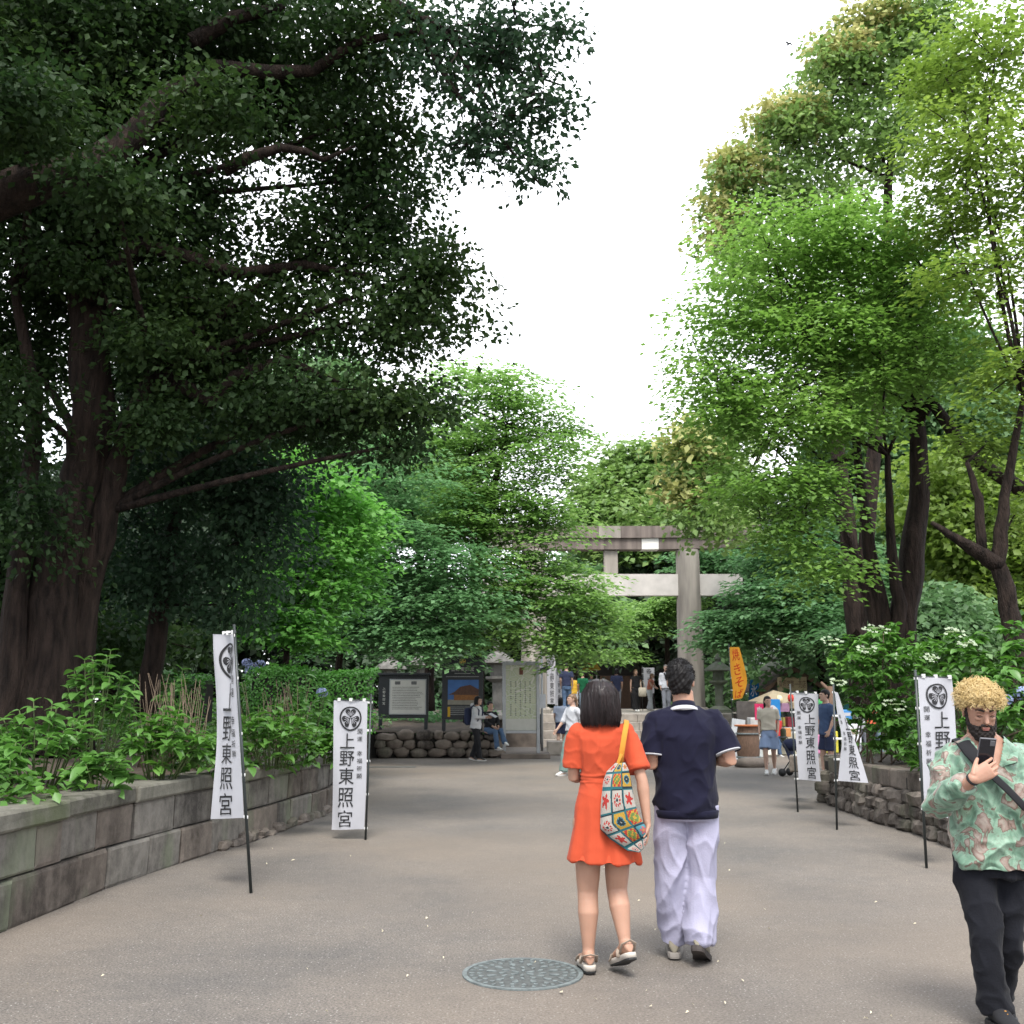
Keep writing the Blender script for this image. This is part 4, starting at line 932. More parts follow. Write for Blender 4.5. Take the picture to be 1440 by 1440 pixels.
# ---------------------------------------------------------------- the woman in orange (seen from behind, walking away)
def woman_orange():
    g = gr(851, 1366); root = empty('person', (g.x, g.y, 0), PI + R(2), label='woman with a dark bob in a short orange dress walking away down the path', cat='person')
    # local: face -Y (away from the camera); her right = -X local... seen right in the picture
    HL, HR = V3(.085, 0, .80), V3(-.085, 0, .80)      # image left / image right
    KL, KR = V3(.090, -.02, .425), V3(-.078, -.03, .435)
    AL, AR = V3(.095, .02, .085), V3(-.105, .10, .150)
    b = MB()
    leg_vol(b, HL, KL, AL, 1.1); leg_vol(b, HR, KR, AR, 1.1)
    torso_rings(b, [(.78, 0, 0, .13, .09), (.88, 0, 0, .155, .105), (1.05, 0, 0, .112, .08), (1.2, 0, 0, .128, .09), (1.30, 0, .0, .14, .085), (1.345, 0, 0, .10, .06), (1.385, 0, .0, .052, .05), (1.46, 0, -.01, .046, .05)])
    # her arms: image-right hangs beside the bag, image-left is held in front of the waist
    shR, elR, wrR = V3(-.155, .0, 1.31), V3(-.218, .10, 1.045), V3(-.236, .13, .82)
    shL, elL, wrL = V3(.150, .0, 1.31), V3(.165, -.03, 1.06), V3(.06, -.20, 1.05)
    arm_vol(b, shR, elR, wrR, .92); arm_vol(b, shL, elL, wrL, .92)
    hand(b, wrR, V3(.05, -.05, -1), V3(1, 0, 0), -1, .35, .92); hand(b, wrL, V3(-1, -.3, 0), V3(0, 1, 0), 1, .5, .92)
    hc = V3(.005, -.015, 1.515)
    head_vol(b, hc, 0, R(2), 0, .96, True)
    ML = foot_M(AL, R(3), R(2)); MR = foot_M(AR, R(16), R(22))
    foot_vol(b, ML, .93, .038); foot_vol(b, MR, .93, .038)
    me = remesh(b, .0055, 6); me.materials.append(SK_F); obj('body', me, root)
    # dress
    M_or = cloth('orange_knit', srgb(170, 68, 42), .0012, 260, var=.05)
    d = MB()
    torso_rings(d, [(.595, .0, .0, .213, .165, .04), (.66, 0, 0, .200, .155), (.78, 0, 0, .175, .140), (.90, 0, 0, .160, .127), (.98, 0, 0, .142, .110), (1.045, 0, 0, .124, .094), (1.10, 0, 0, .126, .096), (1.20, 0, 0, .146, .108), (1.28, 0, .0, .160, .104), (1.325, 0, 0, .148, .088), (1.36, 0, 0, .105, .068), (1.385, 0, .0, .070, .060), (1.40, 0, 0, .062, .056)], hollow=(.014, .05))
    for sh, el in ((shR, elR), (shL, elL)):
        e = sh.lerp(el, .78); inw = V3(-math.copysign(.05, sh.x), 0, .01)
        dd = (e - sh).normalized()
        d.ell(sh + V3(-math.copysign(.012, sh.x), 0, .0), (.055, .058, .058)); d.tube([sh + inw * 1.8 + V3(0, 0, -.012), sh + inw * .5, sh + dd * .03, sh.lerp(e, .5), e, e - dd * .0001, e - dd * .05], [.045, .053, .056, .060, .065, .054, .045], n=18, round_ends=False)
    me = remesh(d, .006, 5)
    def fn(c, n):
        z = c[:, 2]; ang = np.arctan2(c[:, 1], c[:, 0]); k = np.clip((.98 - z) / .38, 0, 1)
        f = k * .010 * np.sin(ang * 7 + np.sin(z * 6) * .8) + k * .005 * np.sin(ang * 13 + 2)
        for zz, a in ((1.075, .006), (1.052, .005), (1.036, .006)): f += a * np.exp(-((z - zz - .004 * np.sin(ang * 3 + zz * 90)) / .006) ** 2)
        f += ridges(.009, (6, 6, 5), 3)(c, n) * np.clip((z - .90) / .1, .25, 1)
        return f
    displace(me, fn); me.materials.append(M_or); obj('dress', me, root)
    # bob haircut
    h = MB()
    hc2 = hc + V3(0, .012, 0)
    prof = [(-.150, .010, .098, .078), (-.145, .010, .112, .092), (-.10, .012, .116, .103), (-.04, .012, .110, .108), (.02, .012, .102, .110), (.065, .012, .085, .098), (.095, .012, .060, .072), (.110, .012, .030, .036)]
    h.rings([ring(hc2 + V3(0, cy, z), rx, ry, 26, 2.15) for z, cy, rx, ry in prof])
    cut = remesh(h, .006, 1)
    def fh(c, n):
        ang = np.arctan2(c[:, 1] - hc2.y, c[:, 0] - hc2.x); z = c[:, 2] - hc2.z
        k = np.clip((.09 - z) / .08, .15, 1)
        part = -.010 * np.exp(-((c[:, 0] - hc2.x) / .006) ** 2) * (z > .05)
        return k * (.0035 * np.sin(ang * 31 + 3 * np.sin(z * 14)) + .0028 * np.sin(ang * 57 + 5 * np.sin(z * 9 + 1)) + .004 * np.sin(ang * 9 + z * 6)) + part
    displace(cut, fh)
    # open the face side
    bm = bmesh.new(); bm.from_mesh(cut)
    kill = [v for v in bm.verts if v.co.y - hc2.y < -.075 and abs(v.co.x - hc2.x) < .055 and v.co.z - hc2.z < .035]
    bmesh.ops.delete(bm, geom=kill, context='VERTS'); bm.to_mesh(cut); bm.free()
    cut.materials.append(M_hair); ho = obj('hair', cut, root)
    st_ = MB(); rr_ = random.Random(4)
    for i in range(520):
        a = rr_.uniform(-.6, PI + .6); r0 = rr_.uniform(.985, 1.03); k0 = 1.0
        p = []
        for z, f in ((.088, .62), (.03, .96), (-.05, 1.02), (-.12, 1.03), (-.158 + rr_.uniform(-.012, .006), .98)):
            aa = a + rr_.uniform(-.05, .05)
            p.append(hc2 + V3(math.cos(aa) * .112 * f * r0, .012 + math.sin(aa) * .108 * f * r0, z))
        st_.tube(p, [.0012, .0018, .002, .0018, .0006], n=3, caps=False)
    st_.build('strand', M_hair, ho, True)
    M_sb = cloth('sandal_tan', (.30, .24, .19)); M_fb = mat('sandal_sole_pale', (.42, .38, .33), .8)
    shoe_parts(ML, M_sb, M_fb, root, .95, 'sandal'); shoe_parts(MR, M_sb, M_fb, root, .95, 'sandal')
    # crochet bag --------------------------------------------------------
    bag = empty('crochet_bag', (g.x, g.y, 0), label='slouchy multicoloured granny square crochet bag hanging from a yellow strap', cat='bag')
    YB = g.y - .165
    def bp_(px, py, off=0): return at(px, py, YB + off) - Vector((g.x, g.y, 0))
    Lk_ = [(866, 1072), (853, 1085), (848, 1100), (845, 1130), (844, 1166), (858, 1180), (882, 1196), (899, 1199)]
    Rk_ = [(879, 1072), (884, 1082), (888, 1100), (892, 1125), (898, 1146), (908, 1162), (910, 1178), (906, 1192)]
    def sample(K, v):
        f = v * (len(K) - 1); i = min(int(f), len(K) - 2); t_ = f - i; return K[i][0] * (1 - t_) + K[i + 1][0] * t_, K[i][1] * (1 - t_) + K[i + 1][1] * t_
    nu, nv = 66, 110
    Vv = []; Ff = []
    for side in (0, 1):
        for j in range(nv + 1):
            v = j / nv; l = sample(Lk_, v); r_ = sample(Rk_, v)
            for i in range(nu + 1):
                u = i / nu; x = l[0] + (r_[0] - l[0]) * u; y = l[1] + (r_[1] - l[1]) * u
                bul = (1 - (2 * u - 1) ** 4) ** .6 * math.sin(PI * min(1, v * 1.15 + .05)) ** .5 if 0 < v < 1 else 0
                cell_u = (u * 2.8) % 1; cell_v = (v * 6) % 1
                tex = .004 * math.sin(PI * cell_u) * math.sin(PI * cell_v) + .0016 * math.sin(u * nu * 1.5) * math.sin(v * nv * 1.2)
                Vv.append(bp_(x, y, (-1 if side == 0 else .6) * (.052 * max(0, bul) + tex)) if True else 0)
    cols = []
    teal, cream, red, yel, orange, green, dk, blue, pink = srgb(31, 87, 93), srgb(153, 147, 139), srgb(149, 41, 36), srgb(156, 123, 45), srgb(161, 87, 52), srgb(85, 106, 52), srgb(20, 38, 46), srgb(66, 118, 128), srgb(156, 85, 85)
    def bagcol(u, v):
        U = u * 2.8 + .15 * math.sin(v * 5); W_ = v * 6; iu, iv = int(U), int(W_); a, b_ = U - iu - .5, W_ - iv - .5
        k = (iu * 7 + iv * 3 + iu * iv) % 6; m_ = max(abs(a), abs(b_)); r_ = math.hypot(a, b_); th = math.atan2(b_, a)
        if m_ > .42: return teal if (iu + iv) % 3 else dk
        if k == 0: return red if r_ < .24 + .09 * math.cos(5 * th) else cream
        if k == 1: return cream if r_ < .05 else (dk if r_ < .24 + .03 * math.cos(8 * th) else (blue if r_ < .29 else yel))
        if k == 2: return green if r_ < .1 else (orange if r_ < .26 + .06 * math.cos(6 * th) else cream)
        if k == 3: return dk if r_ < .09 else (cream if r_ < .16 else (red if (r_ < .30 and math.cos(9 * th) > -.3) else cream))
        if k == 4: return yel if r_ < .08 else (pink if r_ < .25 + .07 * math.cos(5 * th + 1) else blue)
        return yel if (int(a * 10) + int(b_ * 10)) % 3 == 0 else (green if r_ < .3 else red)
    n1 = (nu + 1) * (nv + 1)
    for side in (0, 1):
        for j in range(nv):
            for i in range(nu):
                q = side * n1 + j * (nu + 1) + i
                Ff.append((q, q + nu + 1, q + nu + 2, q + 1) if side == 0 else (q, q + 1, q + nu + 2, q + nu + 1)); cols.append(bagcol((i + .5) / nu, (j + .5) / nv))
    for i in range(nu):
        q = nv * (nu + 1) + i; Ff.append((q, n1 + q, n1 + q + 1, q + 1)); cols.append(teal)
    for j in range(nv):
        for i in (0, nu):
            q = j * (nu + 1) + i; Ff.append((q, q + nu + 1, n1 + q + nu + 1, n1 + q)); cols.append(teal)
    me = mesh_np('bag_body', [tuple(v) for v in Vv], Ff, None, True)
    ca = me.color_attributes.new('yarn', 'FLOAT_COLOR', 'CORNER'); arr = np.repeat(np.array([(*c, 1) for c in cols], dtype=np.float32), 4, 0); ca.data.foreach_set('color', arr.ravel())
    mm = mat('crochet_yarn', (.5, .5, .5), .95, .1, 90, .003, 170); at_ = mm.node_tree.nodes.new('ShaderNodeAttribute'); at_.attribute_name = 'yarn'
    mm.node_tree.links.new(at_.outputs['Color'], mm.node_tree.nodes['Principled BSDF'].inputs['Base Color']); me.materials.append(mm)
    obj('bag_body', me, bag)
    sm = MB(); M_str = cloth('yellow_strap', srgb(178, 118, 44))
    pts = [bp_(872, 1078, -.01), bp_(874, 1060, -.03), bp_(878, 1035, -.03), at(881, 1018, g.y - .115) - Vector((g.x, g.y, 0)), at(881, 1013, g.y - .04) - Vector((g.x, g.y, 0)), at(880, 1018, g.y + .06) - Vector((g.x, g.y, 0)), at(882, 1050, g.y + .10) - Vector((g.x, g.y, 0))]
    sm.tube(pts, [(.016, .003)] * len(pts), n=8, ref=(0, 1, 0)); sm.tube([bp_(874, 1060, -.032), bp_(868, 1076, -.02), bp_(862, 1088, -.03)], [(.009, .003)] * 3, n=6, ref=(0, 1, 0))
    sm.build('strap', M_str, bag, True)
woman_orange()

# ---------------------------------------------------------------- the man in the navy polo (from behind)
def man_navy():
    g = gr(972, 1353); root = empty('person', (g.x, g.y, 0), PI + R(-2), label='dark haired man seen from behind in a navy polo shirt and loose white trousers', cat='person')
    HL, HR = V3(.095, 0, .86), V3(-.095, 0, .86); KL, KR = V3(.095, -.03, .47), V3(-.075, -.02, .47)
    AL, AR = V3(.085, -.10, .085), V3(-.04, .08, .135)
    b = MB(); leg_vol(b, HL, KL, AL); leg_vol(b, HR, KR, AR)
    torso_rings(b, [(.84, 0, 0, .15, .10), (.95, 0, 0, .16, .11), (1.1, 0, 0, .15, .10), (1.28, 0, 0, .165, .11), (1.38, 0, 0, .165, .10), (1.43, 0, 0, .11, .075), (1.47, 0, .0, .066, .062), (1.56, 0, -.01, .060, .060)])
    shL, elL, wrL = V3(.190, .0, 1.38), V3(.208, .045, 1.125), V3(.13, -.20, 1.16)
    shR, elR, wrR = V3(-.195, .0, 1.38), V3(-.262, .06, 1.15), V3(-.15, -.18, 1.14)
    arm_vol(b, shL, elL, wrL, 1.12); arm_vol(b, shR, elR, wrR, 1.12)
    hand(b, wrL, V3(-.6, -.8, .1), V3(-.5, .3, 1), 1, .6); hand(b, wrR, V3(.7, -.7, .1), V3(.5, .3, 1), -1, .6)
    hc = V3(.012, -.02, 1.618)
    HM = head_vol(b, hc, R(-9), R(8), 0, 1.02)
    me = remesh(b, .006, 2); me.materials.append(SK_M); obj('body', me, root)
    M_navy = cloth('navy_pique', srgb(17, 17, 36), .0010, 300, .9, .12); M_trim = cloth('white_trim', (.38, .38, .40))
    s = MB()
    torso_rings(s, [(.825, 0, 0, .186, .145), (.86, 0, 0, .190, .150), (.95, 0, 0, .188, .145), (1.08, 0, 0, .184, .135), (1.2, 0, 0, .194, .140), (1.30, 0, 0, .205, .140), (1.36, 0, 0, .205, .125), (1.41, 0, 0, .178, .105), (1.442, 0, 0, .125, .085), (1.465, 0, 0, .080, .072)], hollow=(.012, .10), p=2.4)
    for sh, el in ((shL, elL), (shR, elR)):
        e = sh.lerp(el, .80); dd = (e - sh).normalized(); inw = V3(-math.copysign(.06, sh.x), 0, .012)
        s.ell(sh + V3(-math.copysign(.015, sh.x), 0, -.004), (.066, .070, .066)); s.tube([sh + inw * 1.8 + V3(0, 0, -.02), sh + inw * .7, sh + dd * .035, sh.lerp(e, .5), e, e - dd * .0001, e - dd * .05], [.050, .060, .067, .073, .077, .066, .056], n=20)
    me = remesh(s, .0065, 7)
    def fs(c, n):
        z = c[:, 2]; x = c[:, 0]
        f = ridges(.017, (4.5, 4.5, 4.0), 5, 1.4)(c, n)
        f += .006 * np.sin(z * 46 + 4 * np.sin(x * 9)) * np.clip((.99 - z) / .1, 0, 1) * (z > .85)
        return f - .003
    displace(me, fs); me.materials.append(M_navy); shirt = obj('polo_shirt', me, root)
    hb = MB(); rs = [ring((0, 0, z), rx, ry, 36, 2.4) for z, rx, ry in ((.815, .176, .136), (.818, .184, .143), (.855, .189, .148), (.862, .185, .144))]; hb.rings(rs, True, True); hb.build('hem_band', M_navy, shirt, True)
    for sh, el in ((shL, elL), (shR, elR)):
        e = sh.lerp(el, .81); dd = (e - sh).normalized(); tb = MB(); tb.tube([e - dd * .007, e - dd * .004, e, e + dd * .002], [.0775, .0795, .079, .074], n=22); tb.build('sleeve_trim', M_trim, shirt, True)
    cb = MB(); cb.tube([(0, .005, 1.448), (0, .0, 1.470), (0, -.004, 1.486)], [(.086, .078), (.078, .072), (.073, .068)], n=26, ref=(1, 0, 0)); cb.build('collar', M_navy, shirt, True)
    cb = MB(); cb.tube([(0, .010, 1.428), (0, .008, 1.436), (0, .006, 1.450), (0, .005, 1.454)], [(.112, .088), (.110, .090), (.096, .086), (.084, .076)], n=26, ref=(1, 0, 0)); cb.build('collar_trim', M_trim, shirt, True)
    # trousers
    M_wh = cloth('white_linen', srgb(150, 148, 168), .002, 120, .85, .05)
    t_ = MB(); torso_rings(t_, [(.80, 0, 0, .178, .125), (.86, 0, 0, .182, .132), (.95, 0, 0, .170, .122)])
    def trouser(hip, knee, ank, r_):
        d2 = (ank - knee).normalized(); e = ank - d2 * -.005
        t_.tube([hip + V3(0, 0, .03), hip.lerp(knee, .4), knee, knee.lerp(ank, .5), ank + V3(0, -.01, .012), ank + V3(0, -.01, .0121), ank + V3(0, -.01, .06)], r_, n=22)
    trouser(HL, KL + V3(.0, 0, 0), AL + V3(0, .01, 0), [.098, .098, .090, .084, .078, .066, .06])
    trouser(HR, KR, AR + V3(0, .015, -.03), [.098, .100, .094, .088, .084, .07, .06])
    me = remesh(t_, .0065, 2)
    def ft(c, n):
        z = c[:, 2]
        f = ridges(.024, (5, 5, 2.6), 8, 1.5)(c, n) * np.clip((.80 - z) / .14, .0, 1) * np.clip((z - .06) / .12, .12, 1)
        f += .006 * (1 - np.abs(np.sin(z * 27 + 5 * np.sin(c[:, 0] * 11 + c[:, 1] * 7)))) * np.clip((.36 - z) / .2, 0, 1) * np.clip((z - .08) / .06, 0, 1)
        f += .006 * np.sin(c[:, 0] * 36 + z * 4 + c[:, 1] * 20) * np.clip((.72 - z) / .4, 0, 1)
        return f
    displace(me, ft); me.materials.append(M_wh); obj('trousers', me, root)
    M_sh = cloth('sneaker_olive_grey', srgb(128, 122, 108), .001, 150); M_so = mat('sole_dark', (.035, .028, .025), .8); M_so2 = mat('sole_grey', (.22, .20, .18), .8)
    shoe_parts(foot_M(AL, R(-6), R(2)), M_sh, M_so2, root, 1.06); shoe_parts(foot_M(AR, R(-16), R(26)), M_sh, M_so, root, 1.06)
    # short hair
    h = MB(); h.M = HM
    h.ell((0, .020, .034), (.082, .102, .090), 22, 14); h.rings([ring((0, .038, z), rx, ry, 22, 2.2) for z, rx, ry in ((-.085, .050, .050), (-.06, .064, .066), (-.02, .075, .080), (.03, .080, .086))])
    h.ell((0, -.055, .078), (.055, .045, .030), 14, 8); h.M = None
    me = remesh(h, .005, 1)
    inv = np.array(HM.inverted())
    def fh(c, n):
        q = c @ inv[:3, :3].T + inv[:3, 3]
        return .003 * np.sin(q[:, 0] * 190 + q[:, 2] * 60) * np.sin(q[:, 1] * 150 + q[:, 2] * 110) + .003 * np.sin(q[:, 0] * 70 + 2 * q[:, 2] * 40)
    displace(me, fh)
    bm = bmesh.new(); bm.from_mesh(me); kill = []
    for v in bm.verts:
        q = HM.inverted() @ v.co
        if (q.y < -.035 and q.z < .045) or (abs(q.x) > .055 and q.z < -.015 and q.y < .04) or (q.y < .005 and q.z < .0): kill.append(v)
    bmesh.ops.delete(bm, geom=kill, context='VERTS'); bm.to_mesh(me); bm.free()
    me.materials.append(M_hairb); ho = obj('hair', me, root)
    rr_ = random.Random(8); tf_ = MB(); tf_.M = HM
    for i in range(900):
        th = rr_.uniform(0, 2 * PI); ph = rr_.uniform(0, 1.9); d_ = V3(math.sin(ph) * math.cos(th), math.sin(ph) * math.sin(th), math.cos(ph))
        if (d_.y < -.4 and d_.z < .25): continue
        p = V3(d_.x * .082, .020 + d_.y * .102, .034 + d_.z * .090); fl = V3(.25, -.5 if d_.z > .5 else .1, -.6 if d_.z < .5 else .0)
        q = p + (d_ * .6 + fl + V3(rr_.uniform(-.4, .4), rr_.uniform(-.4, .4), 0)).normalized() * rr_.uniform(.010, .018)
        tf_.tube([p - d_ * .003, p.lerp(q, .5) + d_ * .002, q], [.0018, .0015, .0004], n=3, caps=False)
    tf_.M = None; tf_.build('tuft', M_hairb, ho, True)
man_navy()

# ---------------------------------------------------------------- the man with the phone (facing the camera)
def man_phone():
    g = gr(1394, 1447) + Vector((.072, 0, 0)); root = empty('person', (g.x, g.y, 0), R(-4), label='bearded man with curly bleached hair in a green patterned shirt looking down at his phone', cat='person')
    # facing -Y: his right side is at -X (image left)
    HR, HL = V3(-.085, .02, .76), V3(.085, .02, .76); KR, KL = V3(-.088, -.06, .42), V3(.055, .02, .42); AR, AL = V3(-.055, -.04, .085), V3(.045, .17, .10)
    b = MB(); leg_vol(b, HR, KR, AR, .95); leg_vol(b, HL, KL, AL, .95)
    torso_rings(b, [(.74, 0, 0, .15, .10), (.86, 0, 0, .16, .11), (1.0, 0, 0, .155, .11), (1.16, 0, 0, .165, .115), (1.25, 0, .01, .165, .10), (1.30, 0, .01, .12, .08), (1.34, -.006, 0, .066, .064), (1.43, -.022, -.03, .052, .056)])
    shR, elR, wrR = V3(-.185, .01, 1.225), V3(-.250, -.08, 1.005), V3(-.168, -.29, 1.145)
    shL, elL, wrL = V3(.195, .01, 1.225), V3(.27, .0, .985), V3(.195, -.22, .985)
    arm_vol(b, shR, elR, wrR, 1.0); arm_vol(b, shL, elL, wrL, 1.0)
    hand(b, wrR, V3(.86, -.02, .50), V3(0, 1, -.15), 1, (.45, .5, .5, .55), 1.0, .45)
    hand(b, wrL, V3(-.85, -.15, .30), V3(0, .6, -.8), 1, (.9, 1.0, 1.0, 1.0), .95, .6)
    hc = V3(-.024, -.05, 1.452)
    HM = head_vol(b, hc, R(-2), R(20), 0, .95)
    me = remesh(b, .0038, 2, .4); me.materials.append(SK_R); body = obj('body', me, root)
    # face pieces
    f = MB(); f.M = HM
    for q in (-1, 1):
        f = MB(); f.M = HM; f.tube([(q * .012, -.098, .031), (q * .030, -.097, .038), (q * .050, -.083, .033)], [(.0035, .005), (.0045, .006), (.002, .003)], n=8); f.M = None; f.build('eyebrow', M_beard, root, True)
    f = MB(); f.M = HM
    for q in (-1, 1):
        f = MB(); f.M = HM; f.ell((q * .031, -.081, .010), (.0155, .011, .009), 12, 8); f.M = None; f.build('eyelid', mat('eyelid', (.30, .15, .10), .6), root, True)
    f = MB(); f.M = HM
    for q in (-1, 1):
        f = MB(); f.M = HM; f.tube([(q * .018, -.0925, .004), (q * .031, -.0945, .001), (q * .045, -.089, .004)], [.0014, .002, .0012], n=6); f.M = None; f.build('eyelash', M_beard, root, True)
    f = MB(); f.M = HM; f.ell((0, -.1035, -.056), (.019, .004, .0045), 10, 6); f.ell((0, -.1035, -.064), (.016, .004, .004), 10, 6); f.M = None
    f.build('lips', mat('lips', (.30, .11, .09), .5), root, True)
    bd = MB(); bd.M = HM
    bd.rings([ring((0, cy, z), rx, ry, 22, 2.3) for z, cy, rx, ry in ((-.140, -.062, .022, .024), (-.125, -.056, .044, .050), (-.095, -.042, .061, .066), (-.070, -.034, .067, .070), (-.050, -.028, .069, .070))])
    for q in (-1, 1):
        bd.tube([(q * .064, -.035, -.06), (q * .070, -.018, -.02), (q * .071, -.006, .025)], [(.010, .014), (.006, .012), (.005, .010)], n=8)
        bd.tube([(0, -.103, -.041), (q * .020, -.099, -.045), (q * .036, -.088, -.068)], [(.007, .007), (.008, .008), (.010, .010)], n=8)
    bd.M = None
    me = remesh(bd, .004, 1); inv = np.array(HM.inverted()); rg = np.random.default_rng(3)
    def fb(c, n):
        q = c @ inv[:3, :3].T + inv[:3, 3]
        mouth = -.016 * np.exp(-((q[:, 0] / .024) ** 2 + ((q[:, 2] + .060) / .011) ** 2)) * (q[:, 1] < -.05)
        return mouth + .003 * np.sin(q[:, 0] * 260) * np.sin(q[:, 2] * 230 + q[:, 1] * 90) + rg.normal(size=len(c)) * .0012
    displace(me, fb); me.materials.append(M_beard); obj('beard', me, root)
    # bleached curls
    h = MB(); h.M = HM; h.ell((0, .02, .055), (.092, .105, .080), 20, 12); h.ell((0, .05, .01), (.080, .075, .085), 18, 10); h.ell((0, -.050, .085), (.072, .045, .042), 14, 8); h.M = None
    me = remesh(h, .006, 1)
    bm = bmesh.new(); bm.from_mesh(me); kill = []
    for v in bm.verts:
        q = HM.inverted() @ v.co
        if (q.y < -.04 and q.z < .058) or (q.y < .0 and q.z < .03): kill.append(v)
    bmesh.ops.delete(bm, geom=kill, context='VERTS'); bm.to_mesh(me); bm.free(); me.materials.append(M_hairs); ho = obj('hair', me, root)
    rr_ = random.Random(9); cu = MB(); cu.M = HM
    for i in range(1500):
        th = rr_.uniform(0, 2 * PI); ph = math.acos(rr_.uniform(-.55, 1)); d_ = V3(math.sin(ph) * math.cos(th), math.sin(ph) * math.sin(th), math.cos(ph))
        p = V3(d_.x * .094, .012 + d_.y * .112, .058 + d_.z * .078)
        if (p.y < -.045 and p.z < .050 + rr_.uniform(-.008, .018)) or (p.y < .01 and p.z < .030 + rr_.uniform(-.012, .012)): continue
        u, v, _ = frame(d_, V3(rr_.uniform(-1, 1), rr_.uniform(-1, 1), rr_.uniform(-1, 1)))
        R0 = rr_.uniform(.004, .0095); tn = rr_.uniform(.7, 1.6); hh = rr_.uniform(.010, .034); pts = []
        for k in range(9):
            a = 2 * PI * tn * k / 8; pts.append(p + u * math.cos(a) * R0 + v * math.sin(a) * R0 + d_ * (hh * k / 8))
        pts = [q_ + d_ * rr_.uniform(0, .012) for q_ in pts]; cu.tube(pts, [.0012, .0015, .0015, .0014, .0014, .0013, .0012, .0010, .0005], n=4, caps=False)
    cu.M = None; cu.build('curl', M_hairs, ho, True)
    # patterned shirt
    ms = bpy.data.materials.new('patterned_shirt'); ms.use_nodes = True; nt = ms.node_tree; bs = nt.nodes['Principled BSDF']; Nn = nt.nodes.new; Lk = nt.links.new
    tc = Nn('ShaderNodeTexCoord'); n1 = Nn('ShaderNodeTexNoise'); n1.inputs['Scale'].default_value = 11; n1.inputs['Detail'].default_value = 4; n1.inputs['Distortion'].default_value = 1.2
    n2 = Nn('ShaderNodeTexNoise'); n2.inputs['Scale'].default_value = 17; n2.inputs['Detail'].default_value = 3; n2.inputs['Distortion'].default_value = 2.5
    for n in (n1, n2): Lk(tc.outputs['Object'], n.inputs['Vector'])
    r1 = Nn('ShaderNodeValToRGB'); e = r1.color_ramp.elements; r1.color_ramp.interpolation = 'LINEAR'
    tab = [(0, srgb(43, 68, 55)), (.36, srgb(68, 99, 80)), (.44, srgb(94, 126, 105)), (.53, srgb(119, 147, 127)), (.56, srgb(87, 68, 58)), (.60, srgb(126, 105, 95)), (.68, srgb(144, 134, 124)), (1, srgb(82, 107, 87))]
    e[0].position = 0; e[0].color = (*tab[0][1], 1); e[1].position = 1; e[1].color = (*tab[-1][1], 1)
    for p_, c_ in tab[1:-1]: k = e.new(p_); k.color = (*c_, 1)
    Lk(n1.outputs['Fac'], r1.inputs['Fac'])
    r2 = Nn('ShaderNodeValToRGB'); e = r2.color_ramp.elements; e[0].position = .47; e[0].color = (0, 0, 0, 1); e[1].position = .50; e[1].color = (1, 1, 1, 1); k = e.new(.53); k.color = (0, 0, 0, 1)
    Lk(n2.outputs['Fac'], r2.inputs['Fac'])
    mxx = Nn('ShaderNodeMix'); mxx.data_type = 'RGBA'; mxx.inputs['B'].default_value = (*srgb(88, 82, 68), 1); mm_ = Nn('ShaderNodeMath'); mm_.operation = 'MULTIPLY'; mm_.inputs[1].default_value = .45
    Lk(r2.outputs['Color'], mm_.inputs[0]); Lk(mm_.outputs[0], mxx.inputs['Factor']); Lk(r1.outputs['Color'], mxx.inputs['A']); Lk(mxx.outputs['Result'], bs.inputs['Base Color'])
    bs.inputs['Roughness'].default_value = .55; bs.inputs['Sheen Weight'].default_value = .2
    s = MB()
    torso_rings(s, [(.715, .01, 0, .188, .140), (.80, 0, 0, .180, .140), (.95, 0, 0, .172, .135), (1.1, 0, 0, .178, .135), (1.2, 0, 0, .192, .125), (1.262, 0, .01, .165, .104), (1.295, 0, .01, .115, .085), (1.315, 0, .01, .085, .074)], hollow=(.012, .10), p=2.5)
    for q in (shR, shL): s.ell(q + V3(-math.copysign(.014, q.x), 0, -.002), (.068, .072, .064))
    e1 = elR.lerp(wrR, .78); s.tube([shR + V3(.08, 0, -.02), shR + V3(.01,0,-.005), shR.lerp(elR, .5), elR + V3(0, 0, -.005), elR.lerp(wrR, .35), e1, e1 - (wrR - elR).normalized() * .0001, e1 - (wrR - elR).normalized() * .04], [.055, .064, .070, .072, .064, .048, .040, .034], n=20, round_ends=False)
    e2 = elL.lerp(wrL, .85); s.tube([shL + V3(-.08, 0, -.02), shL + V3(-.01,0,-.005), shL.lerp(elL, .5), elL, elL.lerp(wrL, .35), e2, e2 - (wrL - elL).normalized() * .04], [.055, .068, .078, .080, .070, .050, .038], n=20)
    me = remesh(s, .006, 5)
    def fs(c, n):
        x, y, z = c[:, 0], c[:, 1], c[:, 2]
        f = ridges(.024, (4.5, 4.5, 4.5), 11, 1.5)(c, n)
        pl = (y < -.05) & (np.abs(x - .045 - .02 * (1 - z)) < .004) & (z < 1.2)          # button placket
        return f - .006 * pl
    displace(me, fs)
    bm = bmesh.new(); bm.from_mesh(me)                                  # the open neck
    kill = [v for v in bm.verts if v.co.y < -.02 and v.co.z > 1.17 and abs(v.co.x + .005) < .010 + (v.co.z - 1.17) * .42]
    bmesh.ops.delete(bm, geom=kill, context='VERTS'); bm.to_mesh(me); bm.free()
    me.materials.append(ms); shirt = obj('patterned_shirt', me, root)
